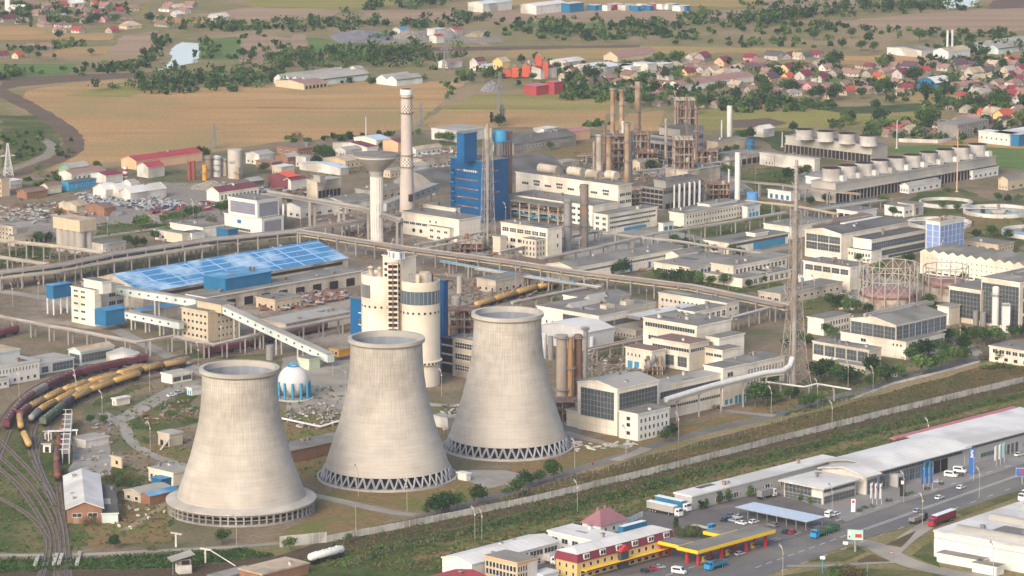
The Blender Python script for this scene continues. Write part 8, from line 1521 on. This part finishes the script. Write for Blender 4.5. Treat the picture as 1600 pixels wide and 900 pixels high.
def heap(name, lab, px, py, w, h, m, seed, d=None):
    r = random.Random(seed); t = put(name, None, None, at(px, py)); W = w / 2 / ppm(py); b = MB(); n, k = 28, 6; vs = []; D = (d or .8) * W
    for i in range(k + 1):
        f = i / k
        for j in range(n): a = 2 * math.pi * j / n; q = (1 - f) * r.uniform(.85, 1.1) + .02; vs.append((W * q * math.cos(a), D * q * math.sin(a), h * (f ** .8) * r.uniform(.85, 1.05) - (.3 if i == 0 else 0)))
    b.add(vs, [(i * n + j, i * n + (j + 1) % n, (i + 1) * n + (j + 1) % n, (i + 1) * n + j) for i in range(k) for j in range(n)] + [tuple(range(k * n, k * n + n))], m); COL.objects.unlink(t); bpy.data.objects.remove(t)
    return tag(b.build(name, None, at(px, py)), lab, 'heap')
mat('greyheap', '#7b7a7c', '#6b6a6c', s=.2, rough=1); heap('gravel_heap', 'big flat topped grey gravel heap at the far quarry', 565, 58, 105, 6, 'greyheap', 1, 1.6); heap('gravel_heap', 'smaller brownish gravel heap right of the big grey one', 640, 58, 60, 6, 'gravel', 2, 1.2); heap('gravel_heap', 'conical grey heap beside the quarry houses', 703, 58, 22, 7, 'greyheap', 3); heap('gravel_heap', 'low tan heap at the right of the quarry', 745, 56, 40, 4, 'track', 4); heap('gravel_heap', 'grey gravel heap beside the village asphalt works', 768, 142, 36, 8, 'greyheap', 5); heap('gravel_heap', 'rounded stone heap at the gravel works silos', 330, 294, 70, 5, 'gravel', 6); heap('gravel_heap', 'low sandy heap at the left scrap yard', 28, 326, 44, 4, 'brownsoil', 7); heap('gravel_heap', 'long pale gravel heap below the car scrap yard', 235, 343, 60, 3, 'gravel', 8); heap('gravel_heap', 'grey gravel heap left of the car scrap yard', 178, 335, 44, 4, 'greyheap', 9)
fb_('office_block', 'unfinished grey concrete block left of the white hall at upper right', 'office', (1496, 196), 0, 1545, 9, lv=16, w='concrete2', r='roofgrey', rt='flat', Rr=rows(10, [1, 4, 7], 1.4, .5)); fb_('factory_hall', 'white hall with small windows at the upper right edge', 'hall', (1578, 211), 1529, 1592, 7, L=rows(6, [3], 1.2, .3), rt='flat'); fb_('factory_hall', 'blue and white hall cut by the right edge', 'hall', (1592, 212), 0, 1640, 7, lv=20, w='bluewall', rt='flat')
fb_('barn', 'white open ended barn beyond the fan rows', 'barn', (1193, 203), 1178, 1210, 5, r='roofwhite', rise=2); t = fb_('depot', 'white depot with a pale blue roof left of the tall chimney', 'depot', (588, 220), 553, 610, 6, w='cream', r='canopyblue'); fb_('depot', 'long maroon roofed depot in front of the pale blue roofed one', 'depot', (574, 231), 520, 590, 5, w='offwhite', r='roofmaroon'); fb_('depot', 'maroon roofed hall with an orange end left of the tall chimney', 'depot', (622, 224), 598, 640, 6, w='peach', r='roofmaroon')
fb_('market_hall', 'long pale hall with green panels behind the blue process tower', 'hall', (715, 206), 674, 760, 7, w='offwhite', r='rooflight', rt='flat', L=[(2, .5, 4.5, .5, .1, .6, 's')]); fb_('factory_hall', 'long grey hall with dormer windows right of the brick tower', 'hall', (803, 226), 0, 900, 6, lv=18, w='concrete2', r='roofdark', rise=3, Rr=rows(16, [3], 1.4, .4)); fb_('factory_hall', 'red roofed hall with an orange block behind the pale left stack', 'hall', (888, 207), 874, 922, 6, w='peach', r='roofpinkred', rt='flat'); fb_('house_block', 'white building with a notched roof line right of the brick tower', 'house', (850, 203), 0, 872, 7, lv=9, rt='flat', Rr=rows(5, [1, 4], 1.4, .4)); fb_('shed', 'dark sheds row behind the grey dormer hall', 'shed', (802, 217), 0, 842, 4, lv=8, w='brick', r='roofdark')
# ---------------------------------------------------------------- left yards
fb_('stable', 'very long shed with a red tiled roof below the stubble field', 'shed', (213, 253), 0, 316, 5, lv=14, w='peach', r='roofred', rise=2.4); fb_('depot', 'white hall with a red roof in front of the long red shed', 'hall', (232, 263), 214, 257, 6, r='roofred', rise=2.6); fb_('storage_shed', 'white roofed storage shed with three gables, left part', 'shed', (166, 298), 145, 186, 5, r='roofwhite', rise=3); fb_('storage_shed', 'white roofed storage shed with three gables, middle part', 'shed', (186, 298), 166, 224, 5, r='roofwhite', rise=3); fb_('storage_shed', 'white roofed storage shed with three gables, right part', 'shed', (204, 303), 186, 260, 5, r='roofwhite', rise=3); fb_('drive_house', 'small cream tower house behind the white gabled sheds', 'house', (204, 287), 192, 216, 8, w='cream', r='rooflight')
fb_('workshop', 'bright blue painted workshop with a dark flat roof at left', 'workshop', (107, 286), 96, 150, 5, w='skyblue', r='roofdark', rt='flat', Rr=rows(5, [2], 1.4, .3)); fb_('barn', 'pale green barn end at the left below the dirt track bend', 'barn', (108, 264), 92, 140, 6, w='greenwall', r='rooflight', rise=2.4); fb_('workshop', 'long grey workshop with a part red roof below the green barn', 'workshop', (112, 273), 0, 165, 4.5, lv=12, w='offwhite', r='roofpink', rise=1.8, Rr=rows(7, [1.2], 1.8, .4)); fb_('workshop', 'crimson roofed end of the long grey workshop', 'workshop', (166, 276), 0, 192, 4.5, lv=14, w='offwhite', r='roofcrimson'); fb_('office_building', 'tan and brown striped block at the left edge', 'office', (2, 281), -20, 15, 10, w='tan', r='roofgrey', rt='flat', L=rows(4, [1, 4, 7], 1.6, .8, 'r')); fb_('office_building', 'low white building beside the tan striped block', 'office', (16, 284), 0, 34, 4.5, lv=8, rt='flat', Rr=rows(5, [1.4], 1.4, .4)); fb_('shed', 'rusty shed in the scrub left of the white gabled sheds', 'shed', (75, 293), 64, 96, 4, w='cream', r='roofbrown'); fb_('shed', 'long rusty shed left of the blue painted workshop', 'shed', (42, 302), 0, 74, 3.5, lv=9, w='brick', r='roofbrown'); fb_('shed', 'wide tan roofed shed in the left scrap yard', 'shed', (120, 323), 92, 140, 4, w='cream2', r='rooftan'); fb_('shed', 'brown roofed brick shed in the left scrap yard', 'shed', (163, 326), 133, 180, 4.5, w='brick', r='roofbrown')
fb_('warehouse', 'long white walled store with a maroon roof right of the gravel works', 'warehouse', (342, 302), 323, 404, 5, w='cream', r='roofmaroon', rise=2.6, Rr=rows(10, [1], 2.6, .5)); fb_('warehouse', 'shed with a vivid orange red roof left of the water tower', 'shed', (450, 278), 419, 467, 7, w='roofmaroon', r='rooforange2', rise=1.8) if mat('rooforange2', '#d0523c', rough=.7) else None; fb_('house_block', 'white gabled house at the right of the vivid orange red roof', 'house', (455, 284), 444, 480, 5, r='roofmaroon'); fb_('long_barn', 'long pale blue roofed shed behind the vivid orange red roof', 'barn', (532, 264), 468, 545, 4, w='offwhite', r='canopyblue')
t = fb_('concrete_works', 'grey concrete plant on posts with two roof boxes left of the water tower', 'factory building', (496, 284), 479, 533, 14, w='cream2', r='concrete', rt='flat', Rr=[(6, .5, 8, .8, .02, .98, 'k')]); bld('', '', '', (500, 276), 490, 508, 18, base=14.6, w='concrete', into=t)
for i, a in enumerate([((466, 234), 432, 512, 'roofbrown', 'brick'), ((450, 247), 430, 470, 'rooflight', 'brick'), ((478, 247), 462, 492, 'rooflight', 'offwhite'), ((540, 253), 503, 575, 'rooftan', 'tan'), ((440, 262), 425, 460, 'roofwhite', 'cream2'), ((405, 243), 384, 428, 'rooflight', 'offwhite'), ((425, 255), 400, 440, 'roofpink', 'brick'), ((392, 285), 375, 412, 'rooflight', 'roofdark'), ((660, 250), 645, 700, 'roofbrown', 'cream2'), ((650, 235), 640, 690, 'rooftan', 'offwhite'), ((585, 300), 555, 640, 'roofgrey', 'cream2'), ((540, 318), 500, 590, 'roofgrey', 'offwhite'), ((610, 268), 596, 640, 'rooflight', 'tan'), ((640, 262), 626, 668, 'concrete', 'offwhite'), ((672, 270), 650, 705, 'roofgrey', 'concrete2'), ((540, 236), 524, 566, 'rooflight', 'offwhite'), ((820, 250), 800, 850, 'roofgrey', 'cream2'), ((470, 325), 440, 560, 'roofgrey', 'offwhite'), ((880, 255), 862, 905, 'rooflight', 'cream2'), ((1000, 255), 985, 1030, 'roofgrey', 'tan'), ((1210, 245), 1195, 1228, 'rooflight', 'offwhite'), ((1420, 292), 1406, 1470, 'rooflight', 'white'), ((1520, 268), 1500, 1560, 'roofgrey', 'white'), ((1575, 282), 1560, 1640, 'roofgrey', 'tan'), ((1560, 384), 1505, 1584, 'roofgrey', 'tan'), ((940, 470), 900, 985, 'roofgrey', 'cream2'), ((775, 440), 745, 830, 'roofgrey', 'cream2'), ((515, 440), 470, 560, 'rooflight', 'cream2'), ((430, 470), 400, 470, 'roofgrey', 'tan'), ((1060, 400), 1040, 1090, 'roofgrey', 'cream'), ((735, 405), 715, 770, 'concrete2', 'brick')]):
    c, xl, xr, r, w = a; t = fb_('workshop', '', 'workshop', c, xl, xr, 4 + (i % 3), w=w, r=r, rt='gU' if i % 2 else 'flat', Rr=rows(5, [1], 1.5, .4), L=rows(3, [1], 1.5, .4)); HI2 = globals().setdefault('HI2', []); HI2.append((t, c[0], f"low {'gabled' if i % 2 else 'flat roofed'} workshop {landmark(*c)}"))
finish_labels(HI2, 'low workshops scattered through the plant')
# scrap cars, scrap metal and rubble
sb = MB(); rs = random.Random(44)
def junk(px, n, ms, s0, s1, h=1.2):
    P = [Vector((x, y, 0)) for x, y in px]; tri = tessellate_polygon([P]); ar = [abs((P[b] - P[a]).cross(P[c] - P[a]).z) for a, b, c in tri]
    for _ in range(n):
        a, b, c = tri[rs.choices(range(len(tri)), ar)[0]]; u, v = rs.random(), rs.random()
        if u + v > 1: u, v = 1 - u, 1 - v
        q = P[a] + (P[b] - P[a]) * u + (P[c] - P[a]) * v; o = at(q.x, q.y); a_ = rs.uniform(0, 3.14); L_ = rs.uniform(s0, s1); z = rs.uniform(0, h); d = Vector((math.cos(a_), math.sin(a_), rs.uniform(-.3, .3))) * L_
        sb.bar(o - d / 2 + Vector((0, 0, z + .3)), o + d / 2 + Vector((0, 0, z + .4)), rs.uniform(.3, .45) * L_, rs.choice(ms), rs.uniform(.3, .8))
junk([(118, 305), (190, 302), (260, 312), (300, 322), (230, 330), (130, 318)], 420, ['scrapwhite', 'scrapwhite', 'p_silver', 'p_dark', 'w_grey'], 1.5, 4); junk([(225, 328), (330, 318), (420, 322), (330, 330), (235, 335)], 130, ['w_maroon', 'scrapwhite', 'p_dark', 'p_red'], 2, 5); junk([(0, 322), (110, 318), (160, 335), (60, 350), (0, 345)], 240, ['scrap', 'scrapwhite', 'rust', 'concrete'], 1, 4); junk([(85, 325), (130, 326), (125, 334), (90, 334)], 60, ['orange', 'rust'], 2, 5)
junk([(330, 285), (420, 295), (440, 310), (420, 318), (350, 300)], 130, ['scrapwhite', 'scrap', 'p_silver'], 1.5, 5); junk([(420, 285), (520, 292), (540, 310), (430, 305)], 120, ['scrapwhite', 'rust', 'scrap', 'p_dark'], 1.5, 5); junk([(405, 470), (470, 458), (540, 455), (545, 470), (450, 485), (405, 486)], 260, ['rust', 'w_rust', 'scrap', 'scrapwhite'], 2, 6); junk([(440, 640), (520, 625), (545, 645), (530, 670), (460, 670)], 110, ['scrap', 'scrap', 'concrete2', 'concrete', 'scrapwhite'], .5, 2.2, .5); junk([(205, 640), (300, 625), (310, 650), (230, 668)], 70, ['rust', 'scrap', 'w_rust', 'concrete2'], .5, 2.4, .6)
junk([(700, 440), (800, 440), (860, 455), (780, 480), (710, 470)], 150, ['rust', 'scrap', 'pipedark'], 1, 4); junk([(900, 560), (1000, 555), (1010, 585), (900, 590)], 120, ['scrap', 'concrete', 'concrete2'], .6, 2.6, .6); junk([(480, 340), (620, 330), (720, 350), (560, 372)], 150, ['scrap', 'rust', 'concrete', 'pipedark'], 1, 4); junk([(640, 380), (800, 372), (830, 395), (700, 405)], 150, ['rust', 'scrap', 'steel', 'pipedark'], 1, 4); junk([(900, 240), (1130, 250), (1130, 300), (900, 280)], 300, ['rust', 'scrap', 'pipe', 'steel', 'concrete'], 1, 4, 2); junk([(640, 235), (720, 232), (720, 270), (640, 275)], 140, ['scrap', 'concrete', 'offwhite', 'steel'], 1, 4, 1.5); junk([(0, 410), (160, 390), (430, 365), (440, 375), (0, 440)], 160, ['scrap', 'rust', 'pipedark'], 1, 4); junk([(880, 690), (1000, 695), (960, 705), (900, 705)], 25, ['offwhite', 'concrete'], 1.5, 4, .1); junk([(1000, 400), (1060, 395), (1060, 430), (990, 425)], 60, ['scrap', 'rust', 'concrete'], 1, 3); junk([(700, 625), (730, 640), (700, 680), (685, 660)], 40, ['scrap', 'concrete'], 1, 3, .4); junk([(150, 655), (175, 650), (178, 745), (115, 742)], 50, ['concrete', 'scrap', 'concrete2'], .8, 3, .3); junk([(1270, 450), (1350, 445), (1400, 520), (1300, 520)], 50, ['concrete', 'offwhite'], 1, 3, .4); junk([(185, 785), (260, 800), (200, 830), (160, 815)], 40, ['offwhite', 'scrap', 'brick', 'offwhite'], .6, 2.4, .3)
tag(sb.build('scrap_and_rubble'), kind='stuff')
PL = []
for x, y in [(118, 452), (200, 470), (318, 442), (345, 540), (234, 612), (252, 340), (302, 344), (168, 365), (395, 455), (470, 372), (540, 395), (612, 410), (700, 462), (742, 402), (806, 455), (838, 402), (905, 405), (960, 392), (1010, 380), (1075, 365), (1085, 408), (1138, 455), (1200, 462), (1228, 492), (1272, 470), (1330, 455), (1372, 500), (1260, 380), (1220, 345), (1470, 412), (1500, 545), (1100, 340), (1010, 480), (960, 520), (870, 575), (925, 590), (455, 600), (520, 590), (540, 620), (690, 620), (700, 690), (60, 470), (20, 480), (130, 500), (560, 360), (420, 350), (655, 352), (790, 350), (1180, 300), (1240, 318)]: t = dup(LPROTO[0], at(x, y), rs.uniform(0, 6)); t.name = 'utility_pole'; t['category'] = 'pole'; z = rs.uniform(7, 11); t.children[0].scale = (1, 1, z); t.children[1].location = (0, 0, z); PL.append((t, x, 'thin utility pole ' + landmark(x, y)))
finish_labels(PL, 'utility poles in the plant')
# ---------------------------------------------------------------- haze
def haze(den):
    b = MB(); b.box(-9000, -500, -1, 9000, 9000, HC + 15, 'white'); o = b.build('haze'); o.data.materials.clear()
    m = bpy.data.materials.new('haze'); m.use_nodes = True; n = m.node_tree; n.nodes.remove(n.nodes['Principled BSDF'])
    v = n.nodes.new('ShaderNodeVolumePrincipled'); v.inputs['Density'].default_value = den; v.inputs['Color'].default_value = (.93, .95, 1, 1); v.inputs['Anisotropy'].default_value = .3
    n.links.new(v.outputs[0], n.nodes['Material Output'].inputs['Volume']); o.data.materials.append(m); o['kind'] = 'stuff'
haze(5.2e-5)
